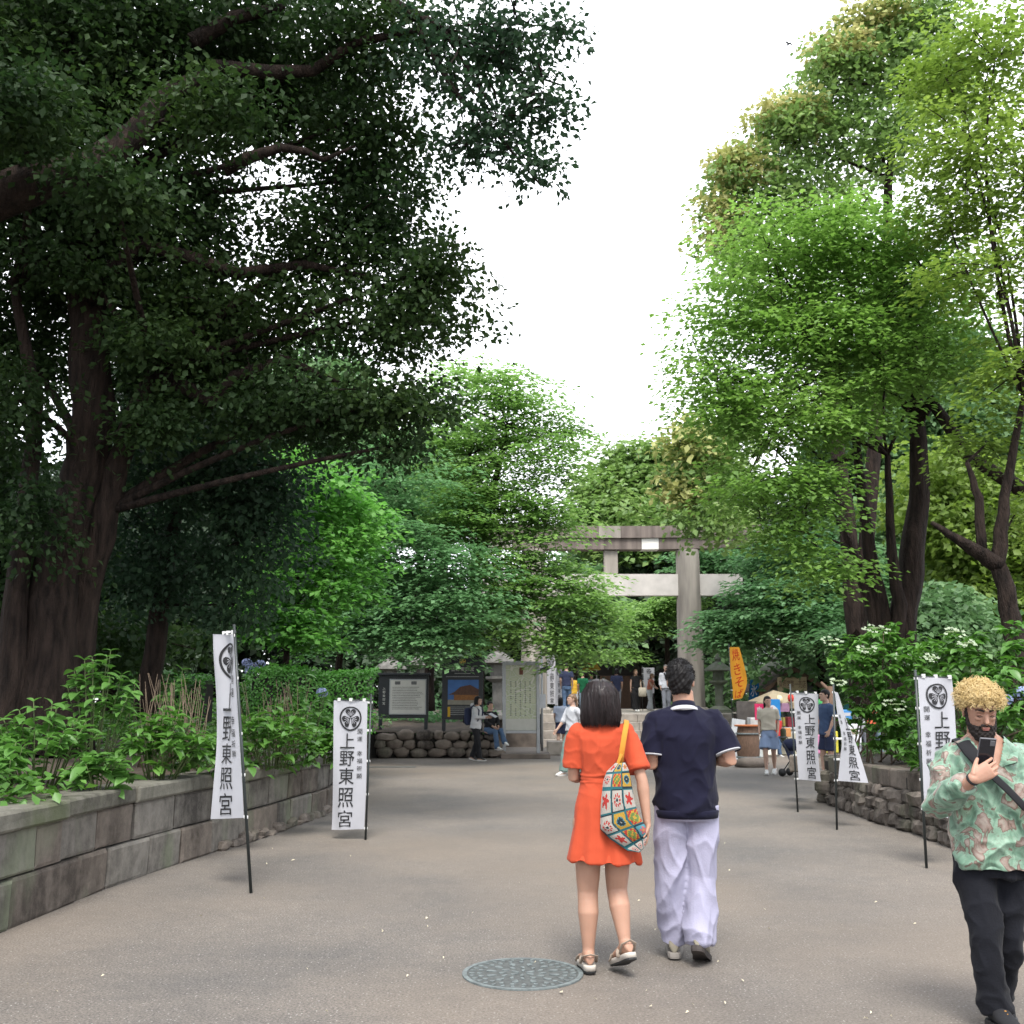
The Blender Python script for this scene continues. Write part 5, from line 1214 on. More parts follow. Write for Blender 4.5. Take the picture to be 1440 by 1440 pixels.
    for q in (-1, 1):
        c_ = MB()
        a_ = [V3(q * .062, .050, 1.335), V3(q * .084, .0, 1.322), V3(q * .074, -.062, 1.270), V3(q * .040, -.118, 1.195)]
        b_ = [V3(q * .100, .060, 1.285), V3(q * .128, .0, 1.292), V3(q * .130, -.080, 1.255), V3(q * .098, -.140, 1.215)]
        for i in range(3):
            c_.poly([a_[i], b_[i], b_[i + 1], a_[i + 1]]); c_.poly([x_ + V3(0, .004, -.006) for x_ in (a_[i + 1], b_[i + 1], b_[i], a_[i])])
        c_.build('collar', ms, shirt, False)
    # trousers
    M_bk = cloth('black_trousers', (.007, .0075, .011), .002, 120, .9, .15)
    t_ = MB(); torso_rings(t_, [(.68, 0, .01, .165, .12), (.78, 0, .01, .165, .125), (.88, 0, 0, .155, .118)])
    for hip, knee, ank, rr2 in ((HR, KR, AR, [.098, .092, .072, .066, .066, .056, .048]), (HL, KL, AL, [.098, .088, .068, .062, .064, .055, .045])):
        t_.tube([hip + V3(0, 0, .03), hip.lerp(knee, .4), knee, knee.lerp(ank, .5), ank + V3(0, 0, .0), ank + V3(0, 0, .0001), ank + V3(0, 0, .05)], rr2, n=22)
    me = remesh(t_, .0065, 2)
    displace(me, lambda c, n: ridges(.018, (5, 5, 4), 14)(c, n) + .006 * (1 - np.abs(np.sin(c[:, 2] * 30 + 4 * np.sin(c[:, 0] * 12)))) * np.clip((.3 - c[:, 2]) / .15, 0, 1))
    me.materials.append(M_bk); obj('trousers', me, root)
    M_bs = cloth('black_sneaker', (.014, .014, .016), .001, 150); M_bso = mat('black_sole', (.02, .02, .022), .6); M_lc = mat('orange_lace', (.62, .27, .04), .8)
    shoe_parts(foot_M(AR, R(4), R(-2)), M_bs, M_bso, root, 1.0, laces=M_lc); shoe_parts(foot_M(AL, R(-12), R(10)), M_bs, M_bso, root, 1.0, laces=M_lc)
    # dark thin bracelet, phone, cross-body strap with bag
    bt = MB(); w_ = (wrR - elR).normalized(); bt.tube([wrR - w_ * .004, wrR + w_ * .004], [.031, .031], n=14); bt.build('bracelet', M_bs, root, True)
    pm = mat('phone_glass', (.012, .012, .016), .15, .1, 3, spec=.6); pm2 = mat('phone_rim', (.10, .10, .11), .4, .1, 3)
    ph = empty('phone', tuple(Vector((g.x, g.y, 0)) + Matrix.Rotation(R(-4), 3, 'Z') @ V3(-.088, -.258, 1.262)), 0, label='dark smartphone held up in the hand of the man with bleached hair', cat='phone')
    ph.rotation_euler = (R(24), R(4), R(-4))
    m_ = MB(); m_.box((0, 0, 0), (.076, .0085, .150), ch=.004); m_.build('phone_body', pm2, ph)
    m_ = MB(); m_.box((0, -.0052, 0), (.068, .002, .142)); m_.build('back_panel', pm, ph)
    m_ = MB(); m_.box((0, .0052, 0), (.070, .002, .144)); m_.build('screen', pm, ph)
    m_ = MB(); m_.box((.020, -.0072, .052), (.022, .003, .026), ch=.001); m_.build('camera_bump', pm2, ph)
    xb = empty('crossbody_bag', (g.x, g.y, 0), R(-4), label='black cross-body strap and small bag worn by the man with bleached hair', cat='bag')
    sp = MB(); pts = [V3(-.11, .10, 1.25), V3(-.125, .02, 1.315), V3(-.118, -.07, 1.285), V3(-.06, -.142, 1.19), V3(.03, -.172, 1.09), V3(.11, -.172, 1.00), V3(.18, -.14, .93), V3(.222, -.05, .88), V3(.20, .06, .90), V3(.05, .165, 1.08), V3(-.11, .10, 1.25)]
    sp.tube(pts, [(.019, .003)] * len(pts), n=8, ref=(0, 1, 0)); sp.build('strap', M_bs, xb, True)
    pd = MB(); pd.tube([V3(-.115, -.058, 1.300), V3(-.100, -.105, 1.255), V3(-.075, -.135, 1.215)], [(.034, .008)] * 3, n=10, ref=(0, 1, 0), round_ends=True); pd.build('shoulder_pad', M_bs, xb, True)
    pk = MB(); pk.box((.235, -.06, .86), (.06, .17, .13), ch=.012); pk.build('pouch', M_bs, xb)
man_phone()
# ---------------------------------------------------------------- people further off, one builder, individual poses and clothes
def crowd(pos, H, rz, label, top, bottom, hair, hairstyle='short', sleeve=.45, hem=.80, wide=1.0, kind='trousers', stride=.12, armL=None, armR=None, lean=0.0, sit=False, shoe=None, shirt_w=1.0, skirt_hem=.45, bend=0.0, voxel=.012, headyaw=0, bare=False):
    root = empty('person', pos, rz, label=label, cat='person'); k = H / 1.70
    S = lambda x, y, z: V3(x * k, y * k, z * k)
    bendM = Matrix.Translation(S(0, 0, .95)) @ Matrix.Rotation(R(bend), 4, 'X') @ Matrix.Translation(-S(0, 0, .95))
    def U(v): return bendM @ v
    b = MB()
    if sit:
        hips = [S(q * .09, 0, .48) for q in (-1, 1)]; knees = [S(-.10, -.42, .47), S(.09, -.40, .50)]; anks = [S(-.10, -.50, .08), S(.06, -.62, .20)]; dz = -.42
    else:
        hips = [S(q * .085, 0, .86) for q in (-1, 1)]; knees = [S(-.08, -stride * .6 - .02, .47), S(.08, stride * .25 - .02, .47)]; anks = [S(-.07, -stride, .08), S(.07, stride, .10)]; dz = 0
    for h_, kn, an in zip(hips, knees, anks): leg_vol(b, h_, kn, an, k * 1.0)
    def T(x, y, z): return U(S(x, y + lean * (z - .9), z + dz))
    tr_ = [(.84, .14, .10), (.95, .15, .105), (1.1, .13, .09), (1.27, .155, .105), (1.36, .155, .09), (1.41, .10, .07), (1.45, .056, .055), (1.52, .05, .05)]
    def rr_(z, rx, ry, p=2.2): return [U(V3(v.x, v.y, v.z)) for v in ring(S(0, lean * (z - .9), z + dz), rx * k, ry * k, 18, p)]
    b.rings([rr_(*q) for q in tr_])
    aR = armR or ((-.20, .03, 1.14), (-.20, -.08, .92)); aL = armL or ((.20, .03, 1.14), (.20, -.08, .92))
    sh = [T(-.175, 0, 1.36), T(.175, 0, 1.36)]; el = [T(*aR[0]), T(*aL[0])]; wr = [T(*aR[1]), T(*aL[1])]
    for i in (0, 1):
        arm_vol(b, sh[i], el[i], wr[i], k * .95); d_ = wr[i] - el[i]
        hand(b, wr[i], d_, V3(1 - 2 * i, 0, 0) if abs(d_.normalized().x) < .8 else V3(0, 1, 0), 1 if i == 0 else -1, .5, k * .95)
    hc = T(0, -.02, 1.58); HM = head_vol(b, hc, R(headyaw), R(bend), 0, k * .97)
    for an, q in zip(anks, (-1, 1)): foot_vol(b, foot_M(an, R(-q * 6), R(4 if an.y < 0 else 14)), k * .95)
    me = remesh(b, voxel * .72, 2); me.materials.append(SK_C); obj('body', me, root)
    # upper garment
    g = MB(); w_ = shirt_w
    for q_ in sh: g.ell(q_, .058 * k)
    g.rings([rr_(hem, .158 * w_, .125 * w_, 2.4), rr_(.98 if hem < .95 else hem + .03, .155 * w_, .12 * w_, 2.4), rr_(1.12, .150 * w_, .118, 2.4), rr_(1.26, .172, .122, 2.4), rr_(1.35, .172, .108, 2.4), rr_(1.40, .135, .085), rr_(1.43, .08, .07)])
    if sleeve > 0:
        for i in (0, 1):
            s0 = sh[i]; q_ = V3((1 - 2 * i) * .06 * k, 0, -.01)
            if sleeve <= .5: e = s0.lerp(el[i], sleeve * 2 * .8); g.tube([s0 + q_, s0, e], [.05 * k, .062 * k, .068 * k], n=14)
            else: e = el[i].lerp(wr[i], (sleeve - .5) * 2 * .9); g.tube([s0 + q_, s0, el[i], e], [.05 * k, .062 * k, .060 * k, .048 * k], n=14)
    me = remesh(g, voxel, 3); displace(me, folds(.008 * k, (9, 9, 9), int(H * 1000) % 97, 1.7)); me.materials.append(top); obj('shirt', me, root)
    if bottom:
        g = MB()
        if not sit: g.rings([rr_(.80, .150 * wide, .118), rr_(.88, .158, .122), rr_(.99, .142, .108)])
        if kind == 'trousers':
            for h_, kn, an in zip(hips, knees, anks): g.tube([h_ + S(0, 0, .04), h_.lerp(kn, .4), kn, kn.lerp(an, .5), an + S(0, 0, .01)], [.09 * k, .088 * k * wide, .072 * k * wide, .068 * k * wide, .074 * k * wide], n=16, round_ends=sit)
        elif kind == 'shorts':
            for h_, kn in zip(hips, knees): g.tube([h_ + S(0, 0, .04), h_.lerp(kn, .4), h_.lerp(kn, .80)], [.09 * k, .098 * k * wide, .105 * k * wide], n=16)
        else:
            g.rings([ring(S(0, 0, skirt_hem), .20 * k * wide, .17 * k * wide, 20), ring(S(0, 0, .7), .175 * k, .145 * k, 20), ring(S(0, 0, .92), .15 * k, .115 * k, 20)])
        me = remesh(g, voxel, 2); displace(me, folds(.008 * k, (9, 9, 6), int(H * 991) % 89, 1.7)); me.materials.append(bottom); obj(kind, me, root)
    # hair
    h = MB(); h.M = HM
    h.ell((0, .020, .034), (.083, .103, .088), 16, 10)
    if hairstyle == 'long': h.rings([ring((0, cy, z), rx, ry, 16) for z, cy, rx, ry in ((-.27, .075, .05, .022), (-.2, .065, .075, .035), (-.10, .05, .085, .055), (0, .045, .084, .075), (.04, .03, .08, .085))])
    elif hairstyle == 'tail': h.rings([ring((0, cy, z), rx, ry, 12) for z, cy, rx, ry in ((-.22, .13, .012, .012), (-.12, .135, .028, .025), (.0, .125, .03, .03), (.04, .10, .03, .03))]); h.ell((0, .05, 0), (.07, .06, .07), 12, 8)
    elif hairstyle == 'bob': h.rings([ring((0, cy, z), rx, ry, 16) for z, cy, rx, ry in ((-.12, .04, .09, .07), (-.05, .035, .09, .08), (.03, .03, .085, .09))])
    else: h.ell((0, .045, -.01), (.070, .062, .075), 14, 8)
    h.M = None; me = remesh(h, voxel * .8, 1)
    bm = bmesh.new(); bm.from_mesh(me); kill = []; iv = HM.inverted()
    for v in bm.verts:
        q = iv @ v.co
        if q.y < -.045 and q.z < .045: kill.append(v)
    bmesh.ops.delete(bm, geom=kill, context='VERTS'); bm.to_mesh(me); bm.free(); me.materials.append(hair); obj('hair', me, root)
    fm = MB(); fm.M = HM                                                     # brows, eyes and mouth
    for q in (-1, 1):
        e_ = MB(); e_.M = HM; e_.ell((q * .030, -.083, .012), (.012, .008, .006), 8, 5); e_.M = None; e_.build('eye', M_hairb, root, True)
    shm = shoe or mat('shoe_white', (.55, .55, .54), .7)
    for an, q in zip(anks, (-1, 1)): shoe_parts(foot_M(an, R(-q * 6), R(4 if an.y < 0 else 14)), shm, mat('sole_light', (.45, .44, .42), .8), root, k * .98, voxel=.011)
    return root, T
W_ = cloth('cotton_white', (.44, .45, .48)); CR = cloth('cotton_cream', (.38, .345, .28)); BKc = cloth('cotton_black', (.012, .012, .014)); NV = cloth('cotton_navy', (.022, .028, .06))
DN = cloth('denim_light', srgb(106, 122, 135)); DB = cloth('denim_blue', srgb(68, 88, 114)); GY = cloth('cotton_grey', (.19, .20, .23)); MINT = cloth('cotton_pale_green', srgb(106, 127, 122)); BL = cloth('cotton_slate_blue', srgb(57, 73, 102)); PK = cloth('cotton_peach', srgb(168, 106, 90))
LG = cloth('cotton_light_blue_grey', srgb(135, 143, 159)); GRN = cloth('cotton_green', srgb(16, 77, 49)); YL = cloth('cotton_yellow', srgb(184, 147, 49)); SHB = mat('shoe_black', (.012, .012, .012), .6)
TOPZ = 1.05
def on(px, py, z=0.0): return tuple(gr(px, py, z))
# reader with backpack, stands facing right
p1, T1 = crowd(on(669, 1070), 1.62, R(68), 'person in a pale hooded jacket and dark trousers reading a leaflet by the boulders', cloth('jacket_pale', (.45, .45, .46)), BKc, M_hairb, 'bob', sleeve=.95, hem=.84, shirt_w=1.12, stride=.14, armR=((-.20, -.08, 1.14), (-.06, -.34, 1.16)), armL=((.20, -.08, 1.14), (.06, -.34, 1.16)), shoe=SHB, bend=4)
hd = MB(); hd.ell(V3(0, .09, 1.38), (.10, .06, .06), 12, 8); hd.build('hood', cloth('jacket_pale', (0, 0, 0)), p1, True)
def thing_on(name, base, label, cat, off, rz): 
    m = Matrix.Translation(base) @ Matrix.Rotation(rz, 4, 'Z'); return empty(name, tuple(m @ V3(*off)), rz, label=label, cat=cat)
bp2 = thing_on('backpack', on(669, 1070), 'dark navy backpack worn by the person reading a leaflet', 'backpack', (0, .155, 1.10), R(68))
m_ = MB(); m_.box((0, .055, 0), (.30, .15, .44), ch=.05); m_.build('pack_body', NV, bp2, True); m_ = MB(); m_.box((0, .14, -.07), (.22, .05, .20), ch=.02); m_.build('front_pocket', BKc, bp2, True)
for q in (-1, 1):
    m_ = MB(); m_.tube([V3(q * .10, -.02, .20), V3(q * .11, -.13, .27), V3(q * .115, -.29, .16), V3(q * .13, -.27, -.10), V3(q * .12, -.02, -.18)], [(.022, .006)] * 5, n=6, ref=(1, 0, 0)); m_.build('shoulder_strap', NV, bp2, True)
lf = thing_on('leaflet', on(669, 1070), 'open white leaflet held by the person with the backpack', 'leaflet', (0, -.44, 1.12), R(68))
for q in (-1, 1): m_ = MB(); m_.box((q * .075, 0, .01), (.15, .21, .004), mtx=Matrix.Rotation(R(25), 3, 'X') @ Matrix.Rotation(R(-q * 12), 3, 'Y')); m_.build('page', W_, lf)
# seated on the boulder wall
c_ = gr(690, 1062); crowd((c_.x, 27.95, .22), 1.68, R(35), 'person in light blue jeans sitting on the boulder wall beside the reader, one foot raised', BKc, DB, M_hairb, 'short', sleeve=.95, sit=True, armR=((-.20, -.10, 1.14), (-.08, -.30, 1.02)), armL=((.20, -.10, 1.14), (.08, -.30, 1.02)))
# woman striding left
crowd(on(806, 1091), 1.64, R(-62), 'woman in a white shirt and flared pale jeans striding left before the steps', W_, MINT, M_hairbr, 'tail', sleeve=.62, hem=.92, wide=1.25, stride=.20, shirt_w=1.1, armR=((-.22, -.10, 1.12), (-.22, -.26, .94)), armL=((.22, .12, 1.14), (.22, .16, .92)))
crowd(on(789, 1056), 1.60, R(165), 'woman in a light blue top and dark shorts climbing the steps with a shoulder bag', LG, NV, M_hairb, 'long', sleeve=.5, hem=.90, kind='shorts', stride=.1, shirt_w=1.2)
crowd(on(797, 1003, TOPZ), 1.78, R(170), 'tall person in dark clothes walking away beside the white banners at the gate', NV, DB, M_hairb, 'short', sleeve=.45, hem=.92, shirt_w=1.05)
crowd(on(820, 1001, TOPZ), 1.60, R(175), 'person in a bright green shirt far off beyond the steps', GRN, DN, M_hairb, 'short', sleeve=.5)
crowd(on(808, 1000, TOPZ), 1.55, R(160), 'person in a yellow shirt far off beyond the steps', YL, W_, M_hairb, 'bob', sleeve=.5)
crowd(on(895, 1001, TOPZ), 1.70, R(10), 'woman in a black top and long black trousers standing at the top of the steps', BKc, BKc, M_hairbr, 'long', sleeve=.2, hem=.97, wide=1.35, stride=.04, armR=((-.21, .0, 1.14), (-.23, -.03, .90)))
crowd(on(914, 1000, TOPZ), 1.62, R(60), 'woman in white trousers and peach top bending one knee at the top of the steps', PK, W_, M_hairbr, 'long', sleeve=.2, hem=.97, wide=1.2, stride=.10, bend=12, armR=((-.20, -.14, 1.15), (-.10, -.30, 1.10)), armL=((.20, -.14, 1.15), (.10, -.30, 1.10)))
hb = empty('tote_bag', tuple(Vector(on(903, 1001, TOPZ)) + V3(.0, -.25, .78)), R(20), label='white tote bag on the arm of the woman in white trousers', cat='bag')
m_ = MB(); m_.box((0, 0, 0), (.34, .09, .36), ch=.035); m_.build('bag_body', CR, hb, True); m_ = MB(); m_.tube([V3(-.1, 0, .16), V3(-.06, 0, .40), V3(.06, 0, .40), V3(.1, 0, .16)], [(.014, .004)] * 4, n=6, ref=(0, 1, 0)); m_.build('strap', CR, hb, True)
crowd(on(938, 1004, TOPZ), 1.66, R(-6), 'grey haired person in a white jacket and grey trousers facing us on the steps', W_, GY, mat('hair_grey', (.10, .09, .085), .7, .3, 60), 'short', sleeve=.95, hem=.88, shirt_w=1.25, stride=.05)
sb_ = empty('shoulder_bag', on(938, 1004, TOPZ), R(-6), label='dark slung bag worn across the white jacket on the steps', cat='bag')
m_ = MB(); m_.tube([V3(-.07, -.10, 1.38), V3(-.02, -.155, 1.25), V3(.07, -.165, 1.08), V3(.17, -.10, .93)], [(.025, .004)] * 4, n=6, ref=(0, 1, 0)); m_.build('strap', BKc, sb_, True); m_ = MB(); m_.box((.215, -.04, .85), (.07, .18, .2), ch=.02); m_.build('pouch', BKc, sb_, True)
crowd(on(1084, 1089), 1.60, R(-20), 'woman in a cream top and blue grey shorts walking past the snack stall', CR, cloth('linen_blue_grey', srgb(118, 134, 160)), M_hairb, 'long', sleeve=.5, hem=.95, kind='shorts', wide=1.3, stride=.16, shirt_w=1.1, headyaw=25)
hb = empty('handbag', tuple(Vector(on(1084, 1089)) + V3(.30, .02, .78)), R(70), label='dark olive handbag hanging from the arm of the woman in cream and blue grey', cat='bag')
m_ = MB(); m_.box((0, 0, 0), (.28, .10, .30), ch=.03); m_.build('bag_body', cloth('olive_leather', (.05, .055, .03)), hb, True); m_ = MB(); m_.tube([V3(-.09, 0, .14), V3(-.03, 0, .46), V3(.03, 0, .46), V3(.09, 0, .14)], [(.01, .004)] * 4, n=6, ref=(0, 1, 0)); m_.build('strap', cloth('olive_leather', (0, 0, 0)), hb, True)
crowd(on(1167, 1097), 1.72, R(-75), 'man in a slate blue shirt with a slung black strap between the two right banners', BL, NV, M_hairb, 'short', sleeve=.5, hem=.84, kind='shorts', stride=.08, shirt_w=1.1)
crowd(on(1215, 1066), 1.62, R(-40), 'person in white clothes half hidden behind the hydrangea bush', W_, GY, M_hairb, 'bob', sleeve=.5, shirt_w=1.15)
crowd(on(1236, 1062), 1.55, R(60), 'second person in pale clothes right of the white one behind the hydrangea bush', W_, DN, M_hairbr, 'short', sleeve=.5)
crowd(on(1145, 1058), 1.58, R(190), 'customer in a pink shirt at the snack stall counter behind the front banner', cloth('cotton_pink', srgb(200, 150, 160)), GY, M_hairb, 'short', sleeve=.5)

crowd(on(868, 1002, TOPZ), 1.66, R(178), 'person in a navy top walking away just behind the woman in orange', NV, GY, M_hairb, 'bob', sleeve=.5)
crowd(on(832, 999, TOPZ), 1.68, R(15), 'person in a pale grey top coming towards us far beyond the steps', LG, NV, M_hairb, 'short', sleeve=.5)
crowd(on(1132, 1052), 1.66, R(-100), 'stallholder in a black top behind the counter of the snack stall', BKc, BKc, M_hairb, 'tail', sleeve=.5)
crowd(on(1200, 1058), 1.70, R(120), 'person in a teal shirt near the hydrangea bush behind the twisted banner', cloth('cotton_teal', srgb(50, 110, 115)), BKc, M_hairb, 'short', sleeve=.5)
crowd(on(1096, 1064), 1.15, R(30), 'small child in a red top in front of the stall counter', cloth('cotton_red', srgb(170, 50, 50)), DB, M_hairb, 'bob', sleeve=.5)
# ================================================================== BANNERS, BOARDS, STALL, PLANTS
GL = {}
def glyph(ch, bold=.004):
    if ch in GL: return GL[ch]
    cu = bpy.data.curves.new('g', 'FONT'); cu.body = ch; cu.size = 1.0; cu.align_x = 'CENTER'; cu.align_y = 'CENTER'; cu.resolution_u = 3; cu.offset = bold
    o = bpy.data.objects.new('g', cu); COL.objects.link(o)
    me = bpy.data.meshes.new_from_object(o.evaluated_get(bpy.context.evaluated_depsgraph_get()))
    v = [(a.co.x, a.co.y) for a in me.vertices]; f = [tuple(p.vertices) for p in me.polygons]
    bpy.data.objects.remove(o); bpy.data.curves.remove(cu); bpy.data.meshes.remove(me)
    if v:
        xs = [a[0] for a in v]; ys = [a[1] for a in v]; cx, cy = (min(xs) + max(xs)) / 2, (min(ys) + max(ys)) / 2
        k = 1.0 / max(max(xs) - min(xs), max(ys) - min(ys))
        v = [((x - cx) * k, (y - cy) * k) for x, y in v]
    GL[ch] = (v, f); return GL[ch]
def put_glyph(mb, ch, fn, size=(1, 1)):
    v, f = glyph(ch); i0 = len(mb.v)
    for x, y in v: mb.addv(fn(x * size[0], y * size[1]))
    for q in f: mb.face([i0 + k for k in q])
M_ink = mat('ink_black', (.012, .012, .014), .8); M_cloth = cloth('banner_cloth', (.42, .42, .455), .0008, 250, var=.04)
def add_translucent(m, amt=.3, col=(.7, .7, .72)):
    nt = m.node_tree; b = nt.nodes['Principled BSDF']; o = nt.nodes['Material Output']; t_ = nt.nodes.new('ShaderNodeBsdfTranslucent'); t_.inputs['Color'].default_value = (*col, 1)
    mx_ = nt.nodes.new('ShaderNodeMixShader'); mx_.inputs[0].default_value = amt; nt.links.new(b.outputs[0], mx_.inputs[1]); nt.links.new(t_.outputs[0], mx_.inputs[2]); nt.links.new(mx_.outputs[0], o.inputs['Surface'])
add_translucent(M_cloth, .22)
M_pole = mat('banner_pole', (.02, .026, .026), .4, .2, 5); M_tab = mat('banner_tab', (.55, .55, .54), .7)
def crest_shapes():
    """three hollyhock leaves in a ring: list of polygons (x, y), ink ones then veins in cloth colour"""
    ink = []; pale = []
    n = 40
    for k in range(n):
        a0, a1 = 2 * PI * k / n, 2 * PI * (k + 1) / n
        ink.append([(math.cos(a) * r_, math.sin(a) * r_) for a, r_ in ((a0, 1), (a1, 1), (a1, .86), (a0, .86))])
    for j in range(3):
        c_ = PI / 2 + j * 2 * PI / 3; pts = []
        for k in range(22):                       # heart-shaped leaf, point to the middle
            t_ = 2 * PI * k / 22; x = .47 * math.sin(t_) ** 3 * 1.02; y = .38 * (.8125 * math.cos(t_) - .3125 * math.cos(2 * t_) - .125 * math.cos(3 * t_) - .0625 * math.cos(4 * t_))
            y = y * 1.1 + .44; pts.append((x * math.cos(c_ - PI / 2) - y * math.sin(c_ - PI / 2), x * math.sin(c_ - PI / 2) + y * math.cos(c_ - PI / 2)))
        cen = (sum(p[0] for p in pts) / 22, sum(p[1] for p in pts) / 22)
        for k in range(22): ink.append([cen, pts[k], pts[(k + 1) % 22]])
        for a in (-.75, -.38, 0, .38, .75):       # veins
            b0 = (0, .12); d = (math.sin(a), math.cos(a)); L = .50 - abs(a) * .12; s = .014
            q = [(b0[0] + d[0] * .08 - d[1] * s, b0[1] + d[1] * .08 + d[0] * s), (b0[0] + d[0] * .08 + d[1] * s, b0[1] + d[1] * .08 - d[0] * s), (b0[0] + d[0] * L + d[1] * s * 1.6, b0[1] + d[1] * L - d[0] * s * 1.6), (b0[0] + d[0] * L - d[1] * s * 1.6, b0[1] + d[1] * L + d[0] * s * 1.6)]
            pale.append([(x * math.cos(c_ - PI / 2) - y * math.sin(c_ - PI / 2), x * math.sin(c_ - PI / 2) + y * math.cos(c_ - PI / 2)) for x, y in q])
    return ink, pale
CREST = crest_shapes()
def banner(label, pole, Ledge, Redge, pole_side, big='上野東照宮', small='開運　幸福祈願', crest=.17, ub=None, us=None, vb=(.345, .485, .62, .765, .905), vs=(.27, .62), su=.46, sv=.125, seed=0, m_cloth=None, m_ink=None, ripple=.018, group='white shrine banners along the path', curve=0, cat='banner', crossbar=True, name='banner', fold_top=0.0):
    base = pole[0]; t = empty(name, tuple(base), label=label, cat=cat, group=group); b0 = Vector(base)
    m_cloth = m_cloth or M_cloth; m_ink = m_ink or M_ink
    def crv(K, v):
        v = max(0, min(1, v)); f = v * (len(K) - 1); i = min(int(f), len(K) - 2); q = f - i; p0, p1, p2, p3 = K[max(i - 1, 0)], K[i], K[i + 1], K[min(i + 2, len(K) - 1)]
        return .5 * ((2 * p1) + (p2 - p0) * q + (2 * p0 - 5 * p1 + 4 * p2 - p3) * q * q + (3 * p1 - p0 - 3 * p2 + p3) * q ** 3)
    cam_p = Vector((0, 0, 1.5)); mid = (crv(Ledge, .5) + crv(Redge, .5)) / 2
    ax = (crv(Redge, .6) - crv(Ledge, .6)).normalized(); up = (crv(Ledge, 0) - crv(Ledge, 1)).normalized(); N = ax.cross(up)
    if N.dot(cam_p - mid) < 0: N = -N
    N.normalize(); W = (crv(Redge, .7) - crv(Ledge, .7)).length
    def S(u, v, off=0.0):
        p = crv(Ledge, v).lerp(crv(Redge, v), u)
        fre = u if pole_side == 'L' else 1 - u
        w_ = ripple * (math.sin(u * 5.5 + v * 4 + seed) * (.3 + fre) + .5 * math.sin(u * 11 - v * 7 + seed * 2) * fre) * min(1, W / .35) * (1 - fold_top * v ** .6)
        return p + N * (w_ + off) - b0
    nu, nv = 36, 96
    V = [tuple(S(i / nu, j / nv)) for j in range(nv + 1) for i in range(nu + 1)]
    F = [(j * (nu + 1) + i, j * (nu + 1) + i + 1, (j + 1) * (nu + 1) + i + 1, (j + 1) * (nu + 1) + i) for j in range(nv) for i in range(nu)]
    co = obj('cloth', mesh_np('cloth', V, F, [m_cloth], True), t)
    H = (crv(Ledge, 0) - crv(Ledge, 1)).length
    ub = ub if ub is not None else (.42 if pole_side == 'R' else .60); us = us if us is not None else (.80 if pole_side == 'R' else .17)
    mb = MB()
    for ch, v in zip(big, vb): put_glyph(mb, ch, lambda x, y: S(ub + x, v - y, .007), (su, sv))
    if small:
        k = len(small)
        for i, ch in enumerate(small):
            if ch == '　': continue
            v = vs[0] + (vs[1] - vs[0]) * i / (k - 1); put_glyph(mb, ch, lambda x, y: S(us + x, v - y, .007), (.15, .040))
    mb.build('lettering', m_ink, co)
    if crest:
        rv = .098; ru = min(.34, rv * H / W * 1.0); i_, p_ = CREST; mb = MB(); mb2 = MB()
        for q in i_: mb.poly([S(.5 + x * ru, crest - y * rv, .007) for x, y in q])
        for q in p_: mb2.poly([S(.5 + x * ru, crest - y * rv, .009) for x, y in q])
        ce = mb.build('crest', m_ink, co)
        o = mb2.build('leaf_vein', m_cloth, t); o['kind'] = 'stuff'
    pm = MB(); top = Vector(pole[1]); pm.tube([V3(0, 0, 0), top - b0], [.013, .011], n=10); pm.build('pole', M_pole, t, True)
    K = Ledge if pole_side == 'L' else Redge
    if crossbar:
        a, b_ = crv(K, 0), crv(Redge if pole_side == 'L' else Ledge, 0); pm = MB(); pm.tube([a - b0 + V3(0, 0, .006) - (b_ - a) * .1, b_ - b0 + V3(0, 0, .006)], [.006, .006], n=8); pm.build('crossbar', M_pole, t, True)
        for u in (.15, .5, .9):
            pm = MB(); c_ = crv(Ledge, 0).lerp(crv(Redge, 0), u) - b0; pm.box(c_ + V3(0, 0, .012), (.035, .016, .035)); pm.build('tab', M_tab, t)
    for j in range(5):
        v = .02 + .97 * j / 4; c_ = crv(K, v); f = (c_.z - b0.z) / (top.z - b0.z); pp = b0.lerp(top, f)
        pm = MB(); pm.tube([c_ - b0, pp - b0 + (pp - c_).normalized() * .018], [(.004, .014)] * 2, n=6, ref=(0, 0, 1)); pm.build('tab', M_tab, t)
    return t
def E(pts, Y, dY=0.0, dY1=None):
    dY1 = dY if dY1 is None else dY1; n = len(pts) - 1
    return [at(x, y, Y + dY + (dY1 - dY) * i / n) for i, (x, y) in enumerate(pts)]
g = gr(353, 1256); banner('tall narrow white crest banner twisted nearly edge-on before the left stone wall', (g, at(329, 878, g.y)), E([(313, 893), (309, 950), (304, 1030), (300, 1090), (296, 1152)], g.y, .36, .30), E([(330, 891), (333, 950), (337, 1030), (340, 1090), (343, 1150)], g.y, .01), 'R', seed=1, ripple=.06, ub=.48, fold_top=1.0)
g = gr(514, 1181); banner('white crest banner hanging square-on beside the far end of the left stone wall', (g, at(522, 976, g.y)), E([(470, 985), (469, 1040), (467, 1100), (466, 1167)], g.y, .06), E([(517, 986), (516, 1040), (515, 1100), (512, 1166)], g.y, -.01), 'R', seed=2)
g = gr(1122, 1142); banner('white crest banner on a black pole in front of the snack stall', (g, at(1111, 962, g.y)), E([(1116, 974), (1118, 1010), (1120, 1050), (1123, 1096)], g.y, 0), E([(1150, 976), (1151, 1010), (1152, 1050), (1155, 1099)], g.y, .15), 'L', seed=3)
g = gr(1177, 1167); banner('twisted white banner at the near corner of the right rubble wall', (g, at(1172, 962, g.y)), E([(1174, 972), (1178, 1005), (1184, 1038), (1181, 1068), (1178, 1098)], g.y, 0, .0), E([(1178, 975), (1190, 1005), (1203, 1040), (1212, 1072), (1220, 1101)], g.y, .33, .12), 'L', seed=4, crest=0, crossbar=False, ripple=.014)
